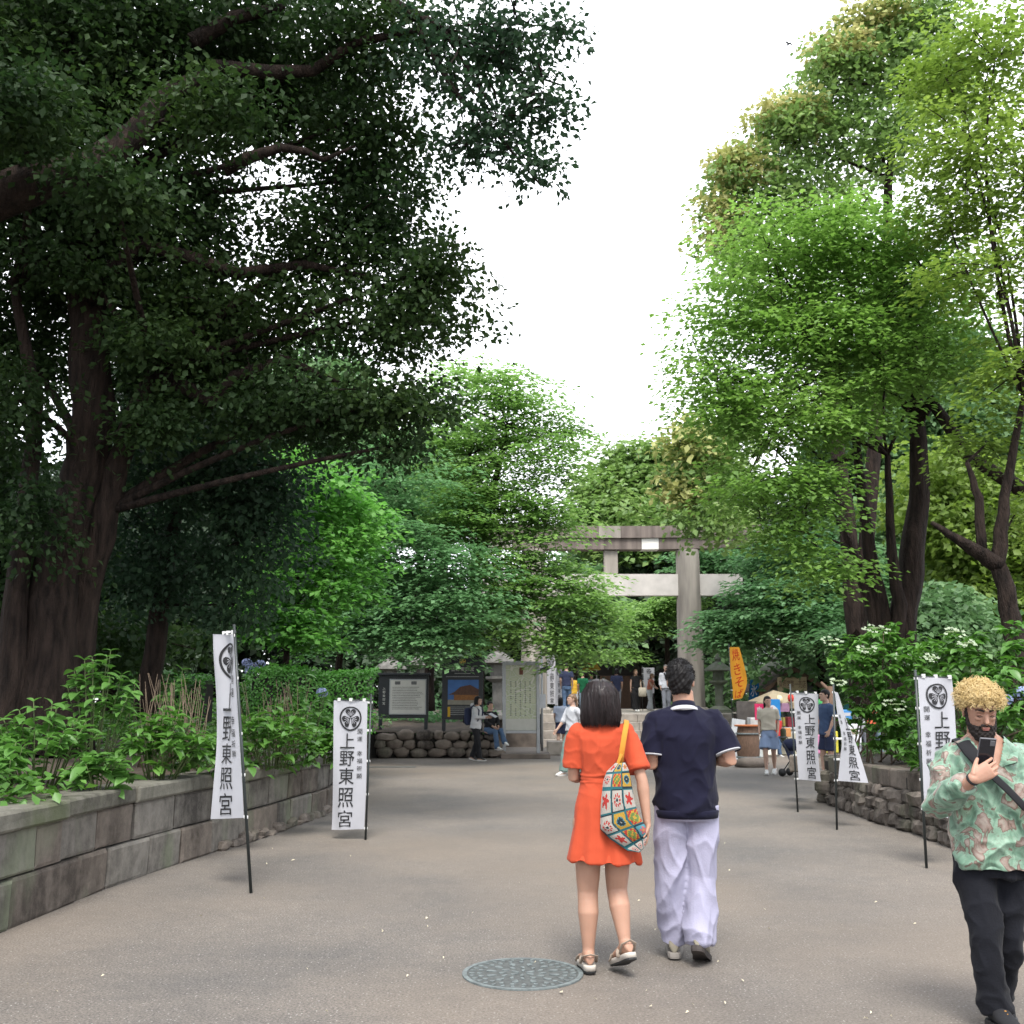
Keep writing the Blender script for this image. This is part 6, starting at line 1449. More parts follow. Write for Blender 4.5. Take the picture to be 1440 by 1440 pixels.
g = gr(1303, 1221); banner('white crest banner directly behind the man with bleached hair', (g, at(1287, 942, g.y)), E([(1291, 952), (1294, 1010), (1297, 1080), (1299, 1138)], g.y, 0), E([(1340, 954), (1345, 1010), (1345, 1080), (1330, 1150)], g.y, .10), 'L', seed=5)
def far_banner(px0, px1, py0, py1, ybase, Y, z, label, seed, **kw):
    g = at((px0 + px1) / 2, 1000, Y); g = V3(at(px0 - 1, 1000, Y).x, Y, z)
    return banner(label, (g, at(px0 - 2, py0 - 3, Y)), E([(px0, py0), (px0, (py0 + py1) / 2), (px0, py1)], Y), E([(px1, py0), (px1, (py0 + py1) / 2), (px1, py1)], Y, .05), 'L', seed=seed, **kw)
far_banner(769, 781, 921, 990, 0, 37.5, TOPZ, 'white crest banner at the foot of the left gate pillar', 6, small='', crossbar=False, group=None)
far_banner(781, 790, 937, 992, 0, 39.5, TOPZ, 'second white crest banner just behind the one at the left gate pillar', 7, small='', crossbar=False, group=None)
far_banner(905, 920, 939, 975, 0, 46, TOPZ, 'white crest banner behind the women at the top of the steps', 8, small='', crossbar=False, group=None)
M_or_c = cloth('nobori_orange', srgb(194, 134, 40)); M_rd = cloth('nobori_red', srgb(164, 50, 25)); M_bl = cloth('nobori_blue', srgb(25, 92, 142)); add_translucent(M_or_c, .3, (.8, .45, .08))
Y = 30.0; g = V3(at(1030, 1000, Y).x, Y, 0)
banner('orange feather flag with red lettering curving beside the snack hut', (g, at(1025, 905, Y)), E([(1026, 910), (1027, 940), (1030, 965), (1031, 984)], Y), E([(1040, 910), (1046, 935), (1050, 960), (1044, 982)], Y, .05), 'L', big='焼きそば', small='', crest=0, ub=.5, vb=(.14, .38, .62, .86), su=.62, sv=.2, m_cloth=M_or_c, m_ink=M_rd, group=None, crossbar=False, name='nobori_flag', cat='flag')
Y = 33.5; g = V3(at(1050, 1000, Y).x, Y, 0)
banner('small blue flag with white lettering hanging left of the snack hut roof', (g, at(1054, 952, Y)), E([(1055, 956), (1054, 970), (1052, 987)], Y), E([(1067, 956), (1067, 970), (1065, 988)], Y, .05), 'L', big='氷', small='', crest=0, ub=.5, vb=(.5,), su=.7, sv=.5, m_cloth=M_bl, m_ink=W_, group=None, crossbar=False, name='nobori_flag', cat='flag')

# ---------------------------------------------------------------- notice boards
M_blk = mat('board_black', (.012, .014, .018), .45); M_sil = mat('board_aluminium', (.30, .31, .32), .4, .1, 5, metal=.3); M_post = mat('poster_cream', (.46, .45, .41), .7, .05)
M_txt = mat('print_grey', (.10, .10, .10), .8); M_gold = mat('emblem_gold', (.45, .30, .06), .5)
def flat(mb, x0, x1, z0, z1, y): mb.poly([(x0, y, z0), (x1, y, z0), (x1, y, z1), (x0, y, z1)])
def slab(mb, x0, x1, z0, z1, y0, y1, ch=.006): mb.box(((x0 + x1) / 2, (y0 + y1) / 2, (z0 + z1) / 2), (x1 - x0, y1 - y0, z1 - z0), ch=ch)
def loc(px, py, Y, o): q = at(px, py, Y); return (q.x - o[0], q.z - o[2])
rt = random.Random(12)
# 1: wide low black board with a cream poster
Y = 28.6; o = (at(567, 1000, Y).x, Y, .68); t = empty('notice_board', o, label='wide black notice board holding a large cream poster, above the boulders', cat='notice board')
x0, z1 = loc(533, 950, Y, o); x1, z0 = loc(602, 1010, Y, o)
m_ = MB(); slab(m_, x0, x1, z0, z1, 0, .10); m_.build('panel', M_blk, t)
m_ = MB(); slab(m_, x0 - .05, x1 + .05, z1 + .002, z1 + .07, -.04, .14); m_.build('top_rail', M_blk, t)
for x in (x0 + .06, x1 - .06):
    m_ = MB(); slab(m_, x - .05, x + .05, -.1, z0 - .002, .01, .09); m_.build('leg', M_blk, t)
px0, pz1 = loc(548, 955, Y, o); px1, pz0 = loc(599, 1005, Y, o)
m_ = MB(); slab(m_, px0, px1, pz0, pz1, -.018, -.001); m_.build('poster_frame', M_sil, t)
m_ = MB(); flat(m_, px0 + .03, px1 - .03, pz0 + .03, pz1 - .03, -.021); po = m_.build('poster', M_post, t)
m_ = MB()
for k in range(14):
    z = pz1 - .22 - k * .045
    flat(m_, px0 + .08, px1 - .08 - rt.random() * .25, z - .008, z + .004, -.024)
for k in range(2): flat(m_, px0 + .15 + k * .45, px0 + .30 + k * .45, pz1 - .15, pz1 - .06, -.024)
m_.build('print', M_txt, po)['kind'] = 'stuff'
m_ = MB()
for ch, z in zip('上野東照宮', (.80, .70, .60, .50, .40)): put_glyph(m_, ch, lambda x, y: V3((x0 + px0) / 2 + x, -.004, z0 + z + y), (.075, .075))
m_.build('lettering', M_post, t)
# 2: tall black board with temple photograph
Y = 28.4; o = (at(650, 1000, Y).x, Y, .68); t = empty('notice_board', o, label='tall black notice board with a gold emblem over a photograph of a brown roofed hall', cat='notice board')
x0, z1 = loc(622, 925, Y, o); x1, z0 = loc(679, 1012, Y, o)
m_ = MB(); slab(m_, x0, x1, z0, z1, 0, .12); m_.build('panel', M_blk, t)
for x in (x0 + .06, x1 - .06):
    m_ = MB(); slab(m_, x - .05, x + .05, -.1, z0 - .002, .01, .10); m_.build('leg', M_blk, t)
ax, az1 = loc(630, 956, Y, o); bx, az0 = loc(673, 991, Y, o)
pm_sky = mat('photo_sky', srgb(50, 92, 147), .5, .2, 3); pm_roof = mat('photo_roof', srgb(77, 48, 33), .6, .3, 20); pm_wall = mat('photo_wall', srgb(126, 80, 35), .6, .3, 25); pm_gnd = mat('photo_ground', srgb(126, 121, 109), .6)
m_ = MB(); flat(m_, ax, bx, az0, az1, -.004); po = m_.build('photo', pm_sky, t)
W2, H2 = bx - ax, az1 - az0
m_ = MB(); flat(m_, ax, bx, az0, az0 + H2 * .2, -.008); m_.build('photo_ground', pm_gnd, po)
m_ = MB(); flat(m_, ax + W2 * .2, bx, az0 + H2 * .18, az0 + H2 * .45, -.010); m_.build('photo_wall', pm_wall, po)
m_ = MB(); m_.poly([(ax + W2 * .02, -.012, az0 + H2 * .40), (bx, -.012, az0 + H2 * .38), (bx, -.012, az0 + H2 * .62), (ax + W2 * .72, -.012, az0 + H2 * .80), (ax + W2 * .40, -.012, az0 + H2 * .72), (ax + W2 * .22, -.012, az0 + H2 * .52)]); m_.build('photo_roof', pm_roof, po)
m_ = MB()
for i, ch in enumerate('上野東照宮'): put_glyph(m_, ch, lambda x, y: V3((x0 + x1) / 2 - .26 + i * .13 + x, -.005, loc(650, 941, Y, o)[1] + y), (.11, .11))
m_.build('lettering', M_post, t)
m_ = MB(); zc_ = loc(650, 930, Y, o)[1]; xc_ = (x0 + x1) / 2
for q in CREST[0]: m_.poly([(xc_ + x * .085, -.005, zc_ + y * .085) for x, y in q])
m_.build('emblem', M_gold, t)
m_ = MB()
for zz, hw in ((947, .22), (951.5, .45)): z = loc(650, zz, Y, o)[1]; flat(m_, xc_ - hw, xc_ + hw, z - .009, z + .009, -.005)
for k in range(5): z = az0 - .06 - k * .05; flat(m_, ax, bx - rt.random() * .3, z - .008, z + .006, -.005)
m_.build('print', mat('print_pale', (.25, .25, .24), .8), t)['kind'] = 'stuff'
m_ = MB(); flat(m_, ax + .0, ax + .07, loc(0, 1008, Y, o)[1], loc(0, 994, Y, o)[1], -.0065); m_.build('sticker', YL, t)
# 3: free-standing map board
Y = 28.0; o = (at(733, 1000, Y).x, Y, .12); t = empty('map_board', o, R(3), label='tall aluminium framed guide map board in front of the left gate pillar', cat='map board')
x0, z1 = loc(709, 930, Y, o); x1, z0 = loc(757, 1027, Y, o); _, zf = loc(709, 1060, Y, o); zf = 0
for x in (x0, x1): m_ = MB(); slab(m_, x - .045, x + .045, zf, z1, -.03, .10); m_.build('post', M_sil, t)
m_ = MB(); slab(m_, x0 + .046, x1 - .046, z1 - .10, z1, -.03, .09); m_.build('top_rail', M_sil, t)
m_ = MB(); slab(m_, x0 + .046, x1 - .046, z0 - .08, z0, -.03, .09); m_.build('bottom_rail', M_sil, t)
mp = bpy.data.materials.new('map_print'); mp.use_nodes = True; nt = mp.node_tree; tcn = nt.nodes.new('ShaderNodeTexCoord'); vo = nt.nodes.new('ShaderNodeTexVoronoi'); vo.inputs['Scale'].default_value = 5.5; vo.feature = 'DISTANCE_TO_EDGE'
nt.links.new(tcn.outputs['Object'], vo.inputs['Vector']); crn = nt.nodes.new('ShaderNodeValToRGB'); e = crn.color_ramp.elements; e[0].position = .02; e[0].color = (.50, .48, .40, 1); e[1].position = .05; e[1].color = (.31, .36, .23, 1); k_ = e.new(.25); k_.color = (.40, .41, .29, 1)
nt.links.new(vo.outputs['Distance'], crn.inputs['Fac']); nt.links.new(crn.outputs['Color'], nt.nodes['Principled BSDF'].inputs['Base Color']); nt.nodes['Principled BSDF'].inputs['Roughness'].default_value = .3
m_ = MB(); slab(m_, x0 + .046, x1 - .046, z0 + .002, z1 - .102, 0, .06, .002); pl = m_.build('map_panel', mp, t)
m_ = MB(); flat(m_, x0 + .05, x1 - .05, z0 + .01, z0 + .30, -.004); m_.build('legend_strip', M_post, pl)
m_ = MB(); zc_ = loc(0, 943, Y, o)[1]; slab(m_, -.05, .05, zc_ - .11, zc_ + .08, -.012, -.002, .002); m_.build('title_mark', mat('title_mark_red', srgb(100, 50, 37), .6), pl)
m_ = MB()
for c__ in range(5):
    x = -.28 + c__ * .13; z = zc_ - .30
    while z > z0 + .35:
        if rt.random() < .75: flat(m_, x - .018, x + .018, z - .016, z + .010, -.004)
        z -= .055
m_.build('print', M_txt, pl)
kb = MB(); a = gr(705, 1064); b_ = gr(772, 1064); kb.box(((a.x + b_.x) / 2, 28.3, .06), (b_.x - a.x, 1.6, .12), ch=.01)
tag(kb.build('kerb_plinth', M_stone_b), 'low stone kerb plinth under the guide map board', 'plinth')
Y = 30; o = V3(at(762, 1000, Y).x, Y, 0); t = empty('sign_post', tuple(o), label='thin post with a small white plate and a black box right of the map board', cat='sign')
m_ = MB(); m_.tube([(0, 0, 0), (0, 0, at(762, 915, Y).z)], .035, n=8); m_.build('post', M_sil, t, True)
m_ = MB(); m_.box((.02, -.05, at(762, 986, Y).z), (.18, .02, .40)); m_.build('plate', W_, t); m_ = MB(); m_.box((.08, -.05, at(762, 941, Y).z), (.26, .14, .12), mtx=Matrix.Rotation(R(-20), 3, 'Y'), ch=.01); m_.build('camera_box', M_blk, t)
m_ = MB(); a = gr(770, 1062); m_.box((at(800, 1000, 29.5).x, 29.5, .19), (1.25, .6, .38), ch=.02); tag(m_.build('stone_block', M_step), 'low rectangular stone block left of the steps', 'stone block')

# ---------------------------------------------------------------- snack hut and stall
M_rf = mat('roof_brown', (.075, .052, .045), .8, .3, 8, .003, 60); M_wl = mat('hut_wall', (.16, .165, .17), .85); M_wd = mat('wood_brown', (.12, .07, .045), .8, .3, 12, stretch=(6, 6, 1))
Y = 33.5; o = V3(at(1112, 1000, Y).x, Y, 0); t = empty('snack_hut', tuple(o), label='small hut with a brown gabled roof and a cream name board, behind the stall tent', cat='hut')
xl, zr = loc(1062, 940, Y, o); xr, ze = loc(1165, 968, Y, o); xa = loc(1112, 940, Y, o)[0]
m_ = MB(); slab(m_, xl + .35, xr - .35, 0, ze - .05, .0, 2.6, .01); m_.build('wall', M_wl, t)
m_ = MB(); m_.poly([(xl + .3, -.006, ze - .05), (xr - .3, -.006, ze - .05), (xa, -.006, zr - .14)]); m_.build('gable_wall', M_wl, t)
for q, xe in ((-1, xl), (1, xr)):
    n_ = 9
    for k in range(n_):                               # rows of roofing sheets
        a = V3(xa, 0, zr).lerp(V3(xe, 0, ze - .12), k / n_); b_ = V3(xa, 0, zr).lerp(V3(xe, 0, ze - .12), (k + 1) / n_)
        m_ = MB(); m_.rings([[a + V3(0, -.45, .015), a + V3(0, 2.8, .015), a + V3(0, 2.8, .05), a + V3(0, -.45, .05)], [b_ + V3(0, -.45, .0), b_ + V3(0, 2.8, .0), b_ + V3(0, 2.8, .045), b_ + V3(0, -.45, .045)]]); m_.build('roof_sheet', M_rf, t)
    m_ = MB(); m_.rings([[V3(xa, -.48, zr - .13), V3(xa, -.45, zr - .13), V3(xa, -.45, zr), V3(xa, -.48, zr)], [V3(xe, -.48, ze - .25), V3(xe, -.45, ze - .25), V3(xe, -.45, ze - .12), V3(xe, -.48, ze - .12)]]); m_.build('barge_board', M_wd, t)
bx0, bz1 = loc(1093, 952, Y - .6, o); bx1, bz0 = loc(1135, 972, Y - .6, o)
m_ = MB(); slab(m_, bx0, bx1, bz0, bz1, -.62, -.56); nb = m_.build('name_board', cloth('name_board_cream', srgb(159, 144, 117)), t)
m_ = MB()
for i, ch in enumerate('東照宮第一売店'): put_glyph(m_, ch, lambda x, y: V3(bx0 + (bx1 - bx0) * (i + .75) / 7.5 + x, -.625, (bz0 + bz1) / 2 + y), (.115, .24))
m_.build('lettering', M_wd, nb)
Y = 29.0; o = V3(at(1112, 1000, Y).x, Y, 0); t = empty('stall_tent', tuple(o), label='cream peaked canopy of the snack stall with a counter crowded with goods', cat='stall')
xl, ze = loc(1074, 988, Y, o); xr, _ = loc(1163, 988, Y, o); za = loc(0, 970, Y, o)[1]; M_can = cloth('canopy_cream', srgb(172, 159, 134)); add_translucent(M_can, .3, (.7, .6, .45))
ap = V3((xl + xr) / 2 - .3, 1.2, za); cs = [V3(xl, 0, ze), V3(xr, 0, ze), V3(xr, 2.4, ze), V3(xl, 2.4, ze)]
for i in range(4): m_ = MB(); m_.poly([cs[i], cs[(i + 1) % 4], ap]); m_.build('canopy_panel', M_can, t)
for i in range(4): c1, c2 = cs[i], cs[(i + 1) % 4]; m_ = MB(); m_.poly([c1, c2, c2 - V3(0, 0, .16), c1 - V3(0, 0, .16)]); m_.build('valance', M_can, t)
for c1 in cs: m_ = MB(); m_.tube([(c1.x, c1.y, 0), tuple(c1)], .025, n=6); m_.build('leg', M_sil, t, True)
m_ = MB(); slab(m_, xl + .1, xr - .1, .70, .76, .2, 1.2); m_.build('counter', W_, t)
m_ = MB(); slab(m_, xl + .12, xr - .12, .02, .69, .25, 1.15); m_.build('counter_cloth', cloth('counter_cloth', srgb(172, 168, 151)), t)
goods = [(-.95, .95, .22, .26, .3, srgb(197, 197, 197), 'white'), (-.55, .9, .2, .22, .3, srgb(50, 117, 58), 'green'), (-.25, .86, .3, .18, .25, srgb(189, 159, 50), 'yellow'), (.1, .92, .18, .28, .3, srgb(168, 58, 75), 'pink'), (.35, .88, .25, .2, .28, srgb(58, 92, 159), 'blue'), (.68, .95, .2, .3, .3, srgb(193, 189, 180), 'pale'), (.95, .86, .22, .2, .3, srgb(180, 100, 42), 'orange')]
for gx, gz, w_, h_, d_, col, nm in goods:
    m_ = MB(); m_.box((0, 0, h_ / 2), (w_, d_, h_), rz=rt.uniform(-.2, .2), ch=.015); q = m_.build('goods_box', mat('goods_' + nm, col, .5), None); q.location = (o.x + gx, o.y + .55, .762); tag(q, f'{nm} box of goods on the snack stall counter under the canopy', 'box', 'boxes of goods on the stall counter')
for i, (px, py, col, nm) in enumerate([(1103, 995, srgb(134, 100, 126), 'mauve'), (1157, 1000, srgb(159, 50, 50), 'red'), (1160, 1010, srgb(189, 189, 189), 'white'), (1097, 1015, srgb(126, 117, 50), 'olive'), (1105, 1030, srgb(180, 126, 75), 'amber')]):
    c_ = at(px, py, 28.95); m_ = MB(); m_.box((0, 0, 0), (.28, .05, .24), ch=.01); m_.box((0, -.027, .02), (.20, .006, .12)); q = m_.build('price_card', mat('card_' + nm, col, .6), None); q.location = c_; tag(q, f'small {nm} display card hanging in the snack stall', 'card', 'display cards in the snack stall')
def prop(name, px, py, Y, label, cat): c_ = at(px, py, Y); return empty(name, tuple(c_), label=label, cat=cat)
t = prop('ice_flag', 1086, 1004, 28.7, 'blue and white shaved ice flag with a red character at the stall', 'flag')
m_ = MB(); m_.box((0, 0, 0), (.46, .02, .80), ch=.004); m_.build('cloth', cloth('ice_blue', srgb(42, 113, 172)), t)
m_ = MB(); pts = [(.17 * math.cos(a) + 0.015 * math.sin(5 * a), -.014, .04 + .2 * math.sin(a)) for a in [2 * PI * k / 20 for k in range(20)]]; m_.poly(pts); m_.build('white_disc', W_, t)
m_ = MB(); put_glyph(m_, '氷', lambda x, y: V3(x, -.018, .04 + y), (.27, .30)); m_.build('lettering', cloth('ice_red', srgb(176, 42, 50)), t)
t = prop('pink_sign', 1068, 1001, 28.9, 'small pink sign with white strokes left of the blue flag', 'sign'); m_ = MB(); m_.box((0, 0, 0), (.26, .02, .44), ch=.004); m_.build('panel', cloth('sign_pink', srgb(189, 50, 92)), t)
m_ = MB(); put_glyph(m_, '串', lambda x, y: V3(x, -.014, y), (.17, .3)); m_.build('lettering', W_, t)
m_ = MB(); c_ = at(1051, 1001, 30); m_.box((c_.x, 30, c_.z - .55), (.62, .06, 1.7), ch=.01); q = tag(m_.build('partition_panel', mat('panel_grey', (.085, .075, .07), .8, .3, 6)), 'plain dark grey partition panel left of the pink sign', 'panel')
t = empty('wooden_barrel', tuple(gr(1053, 1075)), label='dark wooden barrel with an orange tray on top left of the stall', cat='barrel'); m_ = MB(); m_.lathe((0, 0, 0), [(.22, 0), (.27, .25), (.28, .45), (.27, .65), (.23, .88), (.20, .88), (.19, .84)], 18); me = m_.data('staves', M_wd, True); shade_auto(me); obj('staves', me, t)
for z in (.15, .70): m_ = MB(); m_.lathe((0, 0, z), [(.262, 0), (.288, 0), (.288, .04), (.262, .04)], 18, closed=True); m_.build('hoop', M_iron, t, True)
m_ = MB(); m_.lathe((0, 0, .885), [(.02, 0), (.30, 0), (.32, .04), (.30, .04), (.29, .015)], 18); m_.build('tray', cloth('tray_orange', srgb(168, 105, 71)), t, True)
m_ = MB(); c_ = gr(1038, 1070); m_.box((c_.x, c_.y, .52), (.34, .04, 1.04), mtx=Matrix.Rotation(R(-10), 3, 'X') @ Matrix.Rotation(R(8), 3, 'Y'), ch=.008); tag(m_.build('leaning_board', mat('board_pale', (.30, .31, .32), .7)), 'pale board leaning against the barrel', 'board')
m_ = MB(); c_ = gr(1056, 1079); m_.ell((c_.x, c_.y, .09), (.42, .25, .14), 12, 6); tag(m_.build('flat_stone', M_boul, None, True), 'low rounded stone on the ground by the barrel', 'stone')
t = prop('paper_lantern', 1157, 991, 28.6, 'bright green round paper lantern under the canopy edge', 'lantern'); m_ = MB(); m_.ell((0, 0, 0), (.20, .20, .17), 16, 10); m_.build('lantern_body', mat('lantern_green', srgb(42, 142, 67), .5), t, True); m_ = MB(); m_.lathe((0, 0, .15), [(.07, 0), (.07, .03), (.01, .03)], 12); m_.build('cap', M_blk, t)
t = empty('timber_post', tuple(gr(1170, 1074)), label='leaning weathered timber post behind the twisted right banner', cat='post'); m_ = MB(); tp_ = at(1168, 965, t.location.y) - t.location; m_.tube([V3(0, 0, 0), tp_ * .5 + V3(.02, 0, 0), tp_], [.10, .09, .07], n=10, lobes=.1); m_.build('trunk', M_wd, t, True); m_ = MB(); m_.tube([tp_ * .92, tp_ + V3(-.2, .1, .1)], [.06, .03], n=8); m_.build('stub', M_wd, t, True)
# a second row of stall goods seen between the banners
for i, (px, py, w_, h_, col, nm) in enumerate([(1166, 1040, .34, .5, srgb(200, 190, 60), 'yellow'), (1188, 1010, .3, .3, srgb(60, 130, 190), 'sky blue'), (1196, 1030, .4, .5, srgb(220, 220, 225), 'white'), (1230, 1010, .45, .35, srgb(200, 90, 60), 'brick red'), (1080, 1050, .4, .45, srgb(225, 222, 210), 'ivory'), (1140, 1045, .4, .5, srgb(190, 120, 160), 'lilac'), (1064, 1045, .3, .6, srgb(170, 175, 175), 'grey')]):
    b0_ = V3(at(px, 1000, 28.2 if px < 1160 else 24.5).x, 28.2 if px < 1160 else 24.5, 0); t = empty('display_stand', tuple(b0_), rt.uniform(-.3, .3), label=f'{nm} display stand on thin legs in the snack stall area', cat='stand', group='display stands around the snack stall')
    zt_ = at(px, py - 12, b0_.y).z
    m_ = MB(); m_.box((0, 0, zt_ - h_ / 2), (w_, .12, h_), ch=.02); m_.build('panel', mat('stand_' + nm.replace(' ', '_'), col, .6), t)
    m_ = MB(); m_.box((0, -.063, zt_ - h_ * .35), (w_ * .7, .006, h_ * .25)); m_.build('card', W_ if i % 2 else M_can, t)
    for q in (-1, 1): m_ = MB(); m_.tube([V3(q * w_ * .4, 0, 0), V3(q * w_ * .4, 0, zt_ - h_)], .015, n=6); m_.build('leg', M_sil, t, True)
for i in range(6):
    c_ = at(1080 + i * 16, 981 + abs(i - 2.5) * 1.5, 28.9); m_ = MB(); m_.lathe((0, 0, 0), [(.02, -.11), (.075, -.08), (.09, 0), (.075, .08), (.02, .11)], 12); q = m_.build('hanging_lantern', mat('lantern_' + ('red', 'cream')[i % 2], (srgb(185, 50, 40), srgb(215, 200, 160))[i % 2], .6), None, True); q.location = c_
    tag(q, ('leftmost', 'leftmost', 'middle', 'middle', 'rightmost', 'rightmost')[i] + (' red', ' cream')[i % 2] + ' paper lantern in the little row under the stall canopy edge', 'lantern', 'little paper lanterns along the stall canopy')
# stroller
c_ = gr(1121, 1092); t = empty('stroller', tuple(c_), R(50), label='folding pushchair with a dark seat partly behind the white banner at the stall', cat='stroller')
for x in (-.22, .22):
    m_ = MB(); m_.tube([V3(x, -.36, .12), V3(x, .0, .50), V3(x, .34, .98)], .014, n=6); m_.tube([V3(x, .30, .10), V3(x, .0, .50)], .014, n=6); m_.build('frame', M_blk, t, True)
    for y in (-.36, .30):
        m_ = MB(); m_.tube([V3(x - .02, y, .10), V3(x + .02, y, .10)], .10, n=16); m_.build('wheel', SHB, t, True)
m_ = MB(); m_.rings([[V3(-.19, -.18, .40), V3(.19, -.18, .40), V3(.19, -.18, .46), V3(-.19, -.18, .46)], [V3(-.19, .10, .38), V3(.19, .10, .38), V3(.19, .08, .44), V3(-.19, .08, .44)], [V3(-.19, .26, .80), V3(.19, .26, .80), V3(.19, .20, .82), V3(-.19, .20, .82)]]); m_.build('seat', NV, t)
m_ = MB(); m_.ell((0, .12, .80), (.2, .24, .16), 12, 8); m_.build('hood', NV, t, True); m_ = MB(); m_.tube([V3(-.22, .34, .98), V3(.22, .34, .98)], .016, n=6); m_.build('handle', M_blk, t, True)
m_ = MB(); m_.box((0, 0, .26), (.36, .30, .14), ch=.02); m_.build('basket', CR, t); t.scale = (.78, .78, .78)

# ---------------------------------------------------------------- stone lanterns
M_lan = mat('lantern_stone', (.12, .125, .11), .95, .45, 5, .01, 40, col2=(.07, .09, .05))
def lantern(px, pyt, Y, z, label, m=None):
    zt = at(px, pyt, Y).z - z; x = at(px, 1000, Y).x; k = zt / 2.3; m = m or M_lan
    t = empty('stone_lantern', (x, Y, z), label=label, cat='stone lantern', group='mossy stone lanterns round the gate')
    for nm, c_, prof, n in (('base', 0, [(.48, 0), (.46, .12), (.30, .22), (.24, .26)], 12), ('post', .26, [(.17, 0), (.155, .4), (.17, .8)], 14), ('platform', 1.06, [(.2, 0), (.36, .10), (.36, .18)], 6), ('fire_box', 1.24, [(.22, 0), (.22, .36)], 6), ('roof', 1.60, [(.30, -.02), (.54, .02), (.50, .10), (.22, .30), (.12, .36)], 6), ('finial', 1.95, [(.09, 0), (.14, .12), (.10, .22), (.01, .34)], 10)):
        m_ = MB(); m_.lathe((0, 0, c_ * k), [(r_ * k, z_ * k) for r_, z_ in prof], n); me = m_.data(nm, m, True); shade_auto(me, 30); obj(nm, me, t)
lantern(1012, 918, 38.5, TOPZ, 'mossy stone lantern just right of the right gate pillar')
lantern(1090, 918, 38, TOPZ, 'broad capped stone lantern showing over the snack hut roof')
lantern(1040, 935, 42, TOPZ, 'small stone lantern behind the orange flag')
lantern(548, 912, 34, .9, 'pale stone lantern between the hedge and the first notice board', M_boul2)
lantern(595, 905, 35, .9, 'pale stone lantern in the gap between the two notice boards', M_boul2)
lantern(700, 900, 34, .9, 'stone lantern half hidden left of the map board', M_boul2)
lantern(232, 930, 22, .95, 'small pale stone lantern in the shade behind the left bed')
lantern(118, 930, 24, .95, 'stone lantern in deep shade right of the huge trunks')
# dark gate roof beyond the steps
Y = 58; o = V3(at(858, 1000, Y).x, Y, 1.05); t = empty('dark_gate', tuple(o), label='dark timber gate with a flat roof far behind the woman in orange', cat='gate')
zz = at(858, 950, Y).z - 1.05; zt = at(858, 930, Y).z - 1.05
for q in (-1.3, 1.3, 3.4): m_ = MB(); m_.box((q, 0, zz / 2), (.25, .25, zz)); m_.build('post', M_blk, t)
m_ = MB(); m_.box((1.0, 0, (zz + zt) / 2), (6.2, 1.6, (zt - zz)), ch=.1); m_.build('roof', mat('gate_roof', (.02, .018, .018), .7), t)
Y = 50; t = empty('food_cart', (at(815, 1000, Y).x, Y, 1.05), label='yellow food cart far off beyond the left gate pillar', cat='cart')
m_ = MB(); m_.box((0, 0, 1.0), (1.7, 1.0, .9), ch=.05); m_.build('cart_body', YL, t); m_ = MB(); m_.rings([[V3(-1.0, -.7, 1.9), V3(1.0, -.7, 1.9), V3(1.0, .7, 1.9), V3(-1.0, .7, 1.9)], [V3(-.8, -.2, 2.25), V3(.8, -.2, 2.25), V3(.8, .2, 2.25), V3(-.8, .2, 2.25)]]); m_.build('awning', YL, t)
for q in (-.8, .8): m_ = MB(); m_.tube([V3(q, -.5, 1.45), V3(q, -.5, 1.9)], .03, n=6); m_.build('post', W_, t)
for q in (-.6, .6): m_ = MB(); m_.tube([V3(q, -.55, .3), V3(q, -.45, .3)], .3, n=16); m_.build('wheel', SHB, t)
Y = 60; t = empty('timber_hall', (at(872, 1000, Y).x, Y, 1.0), label='rust brown timber hall glimpsed through leaves left of the dark opening', cat='building')
zb, zt = at(872, 930, Y).z - 1, at(872, 893, Y).z - 1
for k in range(9): m_ = MB(); m_.box((-.9 + k * .22, 0, (zb + zt) / 2), (.19, .12, zt - zb)); m_.build('board', mat('hall_rust', srgb(126, 70, 36), .8, .3, 5), t)
m_ = MB(); m_.box((0, .2, zb / 2), (2.2, .2, zb)); m_.build('wall', M_wd, t); m_ = MB(); m_.box((0, 0, zt + .15), (2.6, 1.2, .25), ch=.03); m_.build('eave', M_wd, t)

# ---------------------------------------------------------------- plants
L_hyd = leafmat('leaf_hydrangea', (.05, .12, .03), (.10, .225, .05), (.17, .34, .085), .35, .42, 1.5, .5)
L_hydd = leafmat('leaf_hydrangea_right', (.04, .10, .018), (.08, .19, .035), (.14, .29, .055), .3, .42, 1.2, .5)
L_hedge = leafmat('leaf_hedge', (.028, .10, .014), (.05, .17, .022), (.085, .25, .036), .3, .5, 1.2)
M_stem = mat('dry_stem', (.13, .095, .065), .9, .3, 10); M_gstem = mat('green_stem', (.07, .10, .03), .8)
def hyd_leaf(name, L, W, seed):
    r_ = random.Random(seed); V = [(0, 0, 0)]; F = []; n = 6
    for i in range(1, n):
        t_ = i / n; w_ = W * math.sin(PI * t_ ** .85) ** .9 / 2; z = .18 * L * t_ - .30 * L * t_ * t_
        V += [(L * t_, -w_, z + w_ * .35), (L * t_, 0, z), (L * t_, w_, z + w_ * .35)]
    V.append((L, 0, -.14 * L))
    F += [(0, 1, 2), (0, 2, 3)]
    for i in range(n - 2):
        a = 1 + i * 3; F += [(a, a + 3, a + 4), (a, a + 4, a + 1), (a + 1, a + 4, a + 5), (a + 1, a + 5, a + 2)]
    a = 1 + (n - 2) * 3; e_ = len(V) - 1; F += [(a, e_, a + 1), (a + 1, e_, a + 2)]
    me = mesh_np(name, V, F, None, True); return me
TLV, TLF = None, None
def leafset(lm): 
    out_ = []
    for i in range(5):
        me = hyd_leaf('leaf', (.11, .14, .165, .13, .185)[i], (.060, .075, .085, .070, .092)[i], i); me.materials.append(lm); out_.append(me)
    return out_
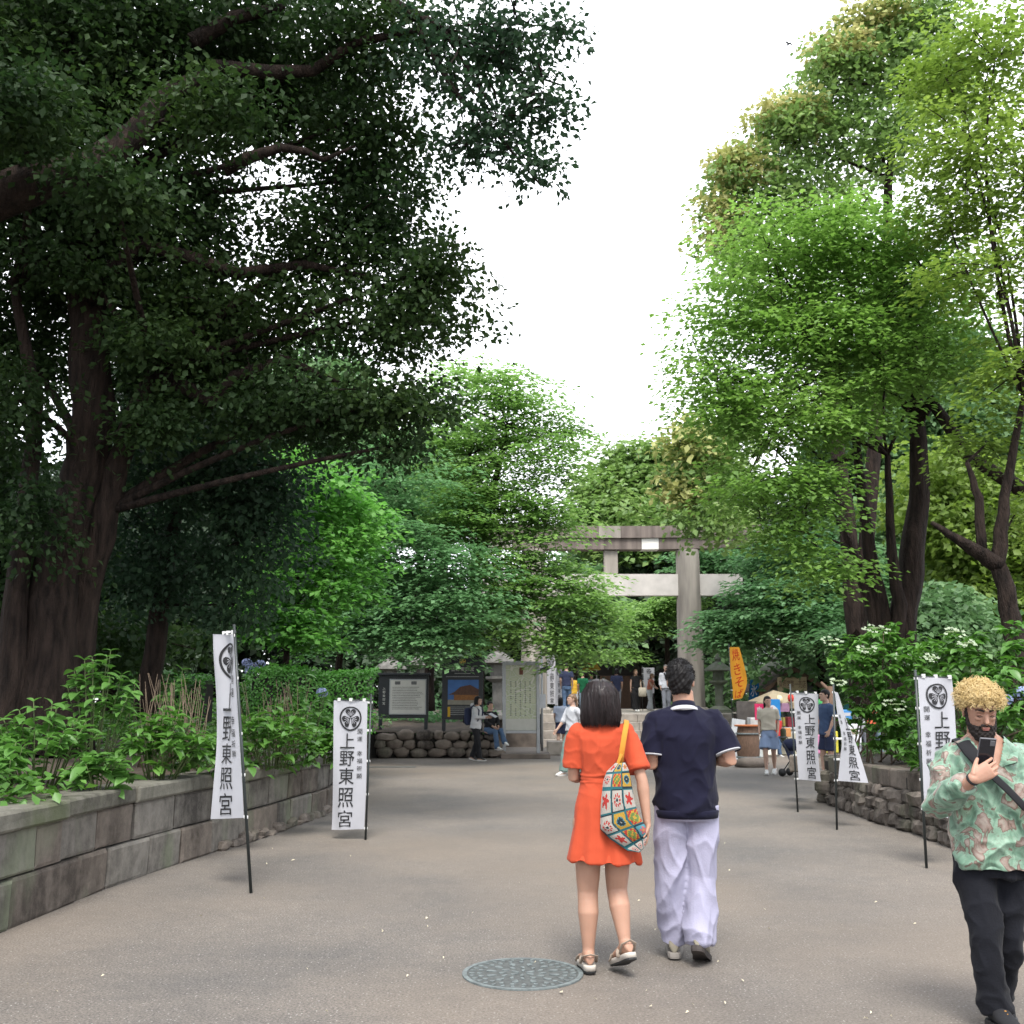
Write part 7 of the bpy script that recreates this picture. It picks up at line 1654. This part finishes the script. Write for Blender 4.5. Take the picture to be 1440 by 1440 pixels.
def cloud(parent, lm, blobs, n, scale):
    me0 = hyd_leaf('tmp', .15, .082, 1); TV = coords(me0); TF = []
    for p in me0.polygons:
        v = list(p.vertices); TF.append(v[:3]); 
        if len(v) == 4: TF.append([v[0], v[2], v[3]])
    wts = np.array([r_[0] * r_[1] + r_[0] * r_[2] for _, r_ in blobs]); pick = rng.choice(len(blobs), n, p=wts / wts.sum())
    C_ = np.array([c for c, _ in blobs])[pick]; R_ = np.array([r_ for _, r_ in blobs])[pick]
    d = unit(n); whorl = rng.integers(0, max(2, n // 7), n); ud = unit(max(2, n // 7))[whorl]; rad = (.45 + .6 * rng.random(max(2, n // 7)) ** .5)[whorl]
    C2 = np.array([c for c, _ in blobs]); bl_ = rng.choice(len(blobs), max(2, n // 7), p=wts / wts.sum())[whorl]
    P = C2[bl_] + ud * rad[:, None] * np.array([r_ for _, r_ in blobs])[bl_]; P = P + unit(n) * .02
    V, F = leaf_cloud(TV, TF, P, rng.random(n) * 6.283, -.25 + rng.random(n) * .8, rng.normal(size=n) * .3, scale * (.65 + .6 * rng.random(n)))
    obj('foliage', mesh_np('foliage', V, F, [lm], True), parent, kind='stuff'); bpy.data.meshes.remove(me0)
    return P
LS1 = None
def bush(px, py, Y, rpx, rpy, label, lm, nst, name='hydrangea_bush', leaves=210, base_z=.85, scale=1.0, flowers=(), fill=0, cat='bush', lean=0.0, fm=None):
    c = at(px, py, Y); k = Y / 1464; rx, rz = rpx * k, rpy * k; b0 = V3(c.x, Y, base_z); t = empty(name, tuple(b0), label=label, cat=cat)
    ls = leafset(lm); rb = random.Random(int(px * 7 + py)); top = c.z + rz - base_z; n_l = 0; st_ = MB()
    per = max(2, leaves // (nst * 2))
    for s in range(nst):
        a = rb.uniform(0, 2 * PI); r_ = math.sqrt(rb.random()); ex = V3(math.cos(a) * rx * r_ + lean * rx, math.sin(a) * rx * .75 * r_, top * (1 - .45 * r_ ** 2) * rb.uniform(.72, 1.0))
        p0 = V3(ex.x * .35, ex.y * .35, -.1); pts = [p0, p0.lerp(ex, .5) + V3(0, 0, .08 * top), ex]; st_.tube(pts, [.008, .006, .004], n=5)
        for j in range(per):
            f = 1 - .62 * (j / per) ** 1.1; q = p0.lerp(ex, f) + V3(0, 0, .16 * top * math.sin(PI * f) * .5); ph = j * PI / 2 + rb.uniform(-.4, .4)
            for w_ in (0, PI):
                if n_l >= leaves: break
                o = bpy.data.objects.new('leaf', ls[rb.randrange(5)]); COL.objects.link(o); o.parent = t; o.location = q
                o.rotation_euler = (rb.uniform(-.35, .35), rb.uniform(-.45, .55) - .25 * (j == 0), ph + w_ + rb.uniform(-.3, .3)); s_ = scale * rb.uniform(.7, 1.15) * (.75 if j == 0 else 1); o.scale = (s_, s_, s_); n_l += 1
    so_ = st_.build('stem', M_gstem, t, True); so_['kind'] = 'stuff'
    if fill:
        cloud(t, lm, [((0, rx * .15, (c.z - base_z) / 2), (rx * .9, rx * .6, (top + .1) / 2 * .85))], int(fill * 26), .95 * scale)
    for fx, fy, fr, mm_, kind_ in flowers: flower(fx, fy, Y, fr, mm_, t, b0, kind_)
    return t
M_fw = mat('flower_white', (.25, .30, .20), .8, .2, 30); M_fb = mat('flower_blue', (.24, .28, .46), .8, .25, 20); M_fc = mat('flower_centre', (.22, .30, .14), .9)
def flower(px, py, Y, r_, mm_, parent, b0, kind_='lace', dY=0):
    c = at(px, py, Y + dY) - b0; rb = random.Random(int(px * 3 + py)); mb = MB(); n = 15 if kind_ == 'lace' else 60
    for i in range(n):
        a = rb.uniform(0, 2 * PI)
        if kind_ == 'lace': q = c + V3(math.cos(a) * r_ * rb.uniform(.75, 1.05), math.sin(a) * r_ * rb.uniform(.75, 1.05), 0); q.z += (q.y - c.y) * .45 + rb.uniform(-.015, .015); nn = V3(rb.uniform(-.5, .5), -.9, 1).normalized()
        else:
            d = V3(rb.gauss(0, 1), rb.gauss(0, 1), rb.gauss(0, 1) + .3).normalized(); q = c + V3(d.x * r_, d.y * r_, d.z * r_ * .8); nn = d
        u, v, _ = frame(nn); s_ = .018 * rb.uniform(.8, 1.2); ph = rb.uniform(0, 1.5)
        for k in range(4):
            e1 = (u * math.cos(ph + k * PI / 2) + v * math.sin(ph + k * PI / 2)); e2 = (u * math.cos(ph + k * PI / 2 + .7) + v * math.sin(ph + k * PI / 2 + .7)); e0 = (u * math.cos(ph + k * PI / 2 - .7) + v * math.sin(ph + k * PI / 2 - .7))
            mb.poly([q, q + e0 * s_ * .8, q + e1 * s_ * 1.3 + nn * .003, q + e2 * s_ * .8])
    fo = mb.build('flower_head', mm_, parent)
    if kind_ == 'lace':
        m2 = MB()
        for i in range(40): a = rb.uniform(0, 6.28); rr2 = r_ * .6 * math.sqrt(rb.random()); m2.ell(c + V3(math.cos(a) * rr2, math.sin(a) * rr2, rb.uniform(0, .012)), .006, 5, 3)
        m2.build('flower_centre', M_fc, fo)
bush(60, 1040, 8.9, 78, 62, 'bright big-leaved hydrangea bush nearest on the left above the stone wall', L_hyd, 22, leaves=230, fill=5)
bush(10, 1075, 8.2, 40, 35, 'small bright green hydrangea shoot at the left frame edge on top of the wall', L_hyd, 8, leaves=70, fill=3)
bush(140, 945, 10.6, 56, 52, 'taller pale green hydrangea bush in front of the huge dark trunks', L_hyd, 16, leaves=200, fill=4)
bush(140, 1085, 8.7, 38, 28, 'low sprawling hydrangea sprig on the soil right of the nearest bush', L_hyd, 8, leaves=80, fill=2)
bush(225, 1045, 9.9, 70, 52, 'darker hydrangea bush in the middle of the left bed beside the twisted banner', L_hydd, 20, leaves=240, fill=7)
bush(385, 1030, 11.8, 68, 42, 'hydrangea bush right of the twisted banner above the mossy coping', L_hydd, 20, leaves=240, fill=7)
bush(435, 985, 13.0, 40, 42, 'yellowish hydrangea bush with one pale violet flower near the hedge', L_hyd, 12, leaves=130, fill=3, flowers=[(453, 974, .07, M_fb, 'mop')])
bush(252, 960, 11.8, 30, 24, 'small tuft of fresh hydrangea leaves above the dry stems', L_hyd, 7, leaves=60, fill=2)
bush(455, 1045, 12.6, 34, 22, 'low leafy clump where the left wall disappears behind the square-on banner', L_hydd, 8, leaves=80, fill=6)
bush(310, 1060, 10.6, 44, 38, 'hydrangea leaves directly behind the twisted banner', L_hydd, 10, leaves=110, fill=6)
def dry(px0, px1, py0, py1, Y, n, label):
    rb = random.Random(px0); b0 = V3(at((px0 + px1) / 2, 1000, Y).x, Y, .85); mb = MB()
    for i in range(n):
        x = rb.uniform(px0, px1); p = at(x, py1, Y) - b0; q = at(x + rb.uniform(-30, 30), py0 + rb.uniform(0, 45), Y + rb.uniform(-.2, .2)) - b0; p.z = -.05
        mb.tube([p, p.lerp(q, .5) + V3(rb.uniform(-.07, .07), 0, 0), q], [.005, .004, .0025], n=5)
    o = mb.build('dry_stems', M_stem, None, True); o.location = b0; tag(o, label, 'dead stems', kind='stuff')
dry(190, 285, 945, 1040, 10.9, 46, 'brown leafless hydrangea stems left of the twisted banner'); dry(345, 425, 955, 1010, 12.8, 36, 'brown leafless hydrangea stems right of the twisted banner')
# ground ivy and low cover on the left bed
bl = []
rb = random.Random(2)
for i in range(46):
    d = rb.uniform(8.5, lp.L - .5); p, t_ = lp.at(d); x = p.x - rb.uniform(.35, 2.6) ; bl.append(((x, p.y, .80 + rb.uniform(0, .06)), (.36, .36, .12)))
for i in range(60): bl.append(((rb.uniform(-14, -4), rb.uniform(12, 30), 1.0), (.9, .9, .22)))
V, F, _ = crown_leaves(bl, 2.2, 18, .26, .07, up=.7, droop=.2, inner=.3)
obj('ground_cover', mesh_np('ground_cover', V, F, [L_hydd]), label='low leafy ground cover spread over the left bed', cat='ground cover', kind='stuff')
# clipped hedge
def hedge(x0p, x1p, py0, py1, Y, label):
    a, b_ = at(x0p, py0, Y), at(x1p, py0, Y); zb = .95; n = int((b_.x - a.x) / .55); bl = []
    b0 = V3((a.x + b_.x) / 2, Y, zb); t = empty('clipped_hedge', tuple(b0), label=label, cat='hedge')
    H_ = a.z - zb
    W_h = b_.x - a.x; m = int(W_h * 2600); u = rng.random(m); v = rng.random(m); q = rng.random(m); top_ = q < .45
    bump_ = .05 * np.sin(u * W_h * 3.1) + .03 * np.sin(u * W_h * 7.7 + v * 5)
    x_ = a.x + u * W_h; z_ = np.where(top_, zb + H_ - .04 * (2 * v - 1) ** 2 * 2, zb + H_ * (1 - (1 - v) ** 1.0)) + bump_; y_ = np.where(top_, Y - .5 + v, Y - .5 + .12 * (v > .85) * (v - .85) * 6) + bump_
    P = np.stack([x_, y_, z_], -1) + rng.normal(size=(m, 3)) * .03; Nn_ = np.where(top_[:, None], np.array([[0, -.2, 1.]]), np.array([[0, -1., .35]])) + unit(m) * .6; Nn_ /= np.linalg.norm(Nn_, axis=1, keepdims=True)
    V, F = leaf_arrays(P, Nn_, unit(m), np.full(m, .055), .36)
    hb_ = MB(); hb_.box((0, 0, H_ * .46), (W_h - .2, .80, H_ * .88)); hb_.build('twig_core', M_joint, t)
    obj('foliage', mesh_np('foliage', V - np.array(b0)[None], F, [L_hedge]), t)
hedge(355, 530, 944, 985, 18.5, 'long clipped bright green hedge behind the left bed')
hedge(180, 300, 950, 985, 19.5, 'clipped hedge in shadow left of the twisted banner')
Y = 21; c_ = at(352, 935, Y); b0 = V3(c_.x, Y, .95); t = empty('blue_hydrangea', tuple(b0), label='hydrangea covered in pale blue flower heads behind the hedge', cat='bush')
V, F, _ = crown_leaves([((c_.x, Y + .3, 1.5), (1.0, .6, .6))], 3, 20, .3, .10, inner=.4); obj('foliage', mesh_np('foliage', V - np.array(b0)[None], F, [L_hyd]), t)
for px, py in ((347, 932), (356, 938), (366, 934), (351, 943)): flower(px, py, Y, .10, M_fb, t, b0, 'mop', -.45)
# the big lacecap hydrangea on the right bed
fl1 = [(1232, 884, .16, M_fw, 'lace'), (1170, 901, .13, M_fw, 'lace'), (1218, 913, .13, M_fw, 'lace'), (1276, 926, .16, M_fw, 'lace'), (1178, 958, .10, M_fw, 'lace'), (1260, 991, .15, M_fw, 'lace'), ]
def bigbush(blobs, base, label, lm, flowers, leaves, name='hydrangea_bush'):
    b0 = V3(*base); t = empty(name, tuple(b0), label=label, cat='bush')
    cl = cloud(t, lm, [(tuple(V3(*c_) - b0), r_) for c_, r_ in blobs], 2600, .86) + np.array(b0)[None]
    ls = leafset(lm); rb = random.Random(int(base[0] * 10)); st_ = MB()
    front = sorted(cl.tolist(), key=lambda p: p[1] - 0.15 * p[2])[:leaves * 2]; rb.shuffle(front)
    for p in front[:leaves]:
        o = bpy.data.objects.new('leaf', ls[rb.randrange(5)]); COL.objects.link(o); o.parent = t; o.location = V3(*p) - b0 + V3(0, -.10, .05); o.rotation_euler = (rb.uniform(-.4, .4), rb.uniform(-.2, .7), rb.uniform(-PI, .3)); s_ = rb.uniform(.7, 1.05); o.scale = (s_, s_, s_)
    for i in range(16):
        q = cl[rb.randrange(len(cl))]; st_.tube(bez((rb.uniform(-.4, .4), rb.uniform(-.3, .3), -.1), V3(*q) - b0, sag=.08, n=4), [.014, .012, .01, .008, .005], n=5)
    so_ = st_.build('stem', M_stem, t, True); so_['kind'] = 'stuff'
    for fx, fy, fr, mm_, kind_ in flowers: flower(fx, fy, base[1], fr, mm_, t, b0, kind_, -.95)
    return t
x = at(1230, 1000, 14.2).x
bigbush([B(1224, 930, 14.2, 55, 42), B(1218, 975, 14.0, 36, 34), B(1255, 960, 14.0, 60, 60), B(1230, 1020, 13.9, 38, 34), B(1275, 1030, 13.7, 42, 45), B(1255, 915, 14.4, 55, 36)], (x, 14.2, .75), 'big hydrangea bush dotted with flat white lacecap flowers above the right wall', L_hydd, fl1, 290)
x = at(1370, 1000, 12.5).x
bigbush([B(1330, 940, 13, 60, 50), B(1400, 935, 12.4, 62, 48), B(1350, 1000, 12.3, 60, 50), B(1420, 1010, 11.8, 60, 60), B(1460, 930, 12, 50, 60), B(1310, 1050, 12.2, 45, 30)], (x, 12.5, .75), 'hydrangea bush with blue flower heads behind the man with bleached hair', L_hydd, [(1340, 889, .13, M_fw, 'lace'), (1360, 905, .10, M_fw, 'lace'), (1437, 975, .09, M_fb, 'mop'), (1415, 984, .07, M_fb, 'mop'), (1310, 925, .08, M_fw, 'lace')], 280)
bl = []
for i in range(40): d = rb.uniform(3.5, rp_.L - 5); p, t_ = rp_.at(d); q = (V3(30, 5, 0) - p).normalized(); r_ = rb.uniform(.45, 2.2); bl.append(((p.x + q.x * r_, p.y + q.y * r_, .74), (.3, .3, .12)))
V, F, _ = crown_leaves(bl, 2.0, 18, .22, .06, up=.7, droop=.2, inner=.3)
obj('ground_cover', mesh_np('ground_cover', V, F, [L_hydd]), label='low leafy ground cover along the top of the right wall', cat='ground cover', kind='stuff')
# bird high in the white sky
t = empty('bird', tuple(at(1109, 62, 40)), R(30), label='tiny dark bird high in the pale sky right of centre', cat='bird')
m_ = MB(); m_.tube([V3(0, -.14, 0), V3(0, -.05, .01), V3(0, .06, 0), V3(0, .16, -.01)], [.012, .035, .032, .012], n=8, round_ends=True)
for q in (-1, 1): m_.rings([[V3(0, -.05, .01), V3(0, .05, .01), V3(0, .05, .02), V3(0, -.05, .02)], [V3(q * .14, -.03, .07), V3(q * .14, .05, .07), V3(q * .14, .05, .075), V3(q * .14, -.03, .075)], [V3(q * .25, .03, .03), V3(q * .25, .06, .03), V3(q * .25, .06, .033), V3(q * .25, .03, .033)]])
m_.build('body', M_blk, t, True)
print('LEAVES', LEAFN)
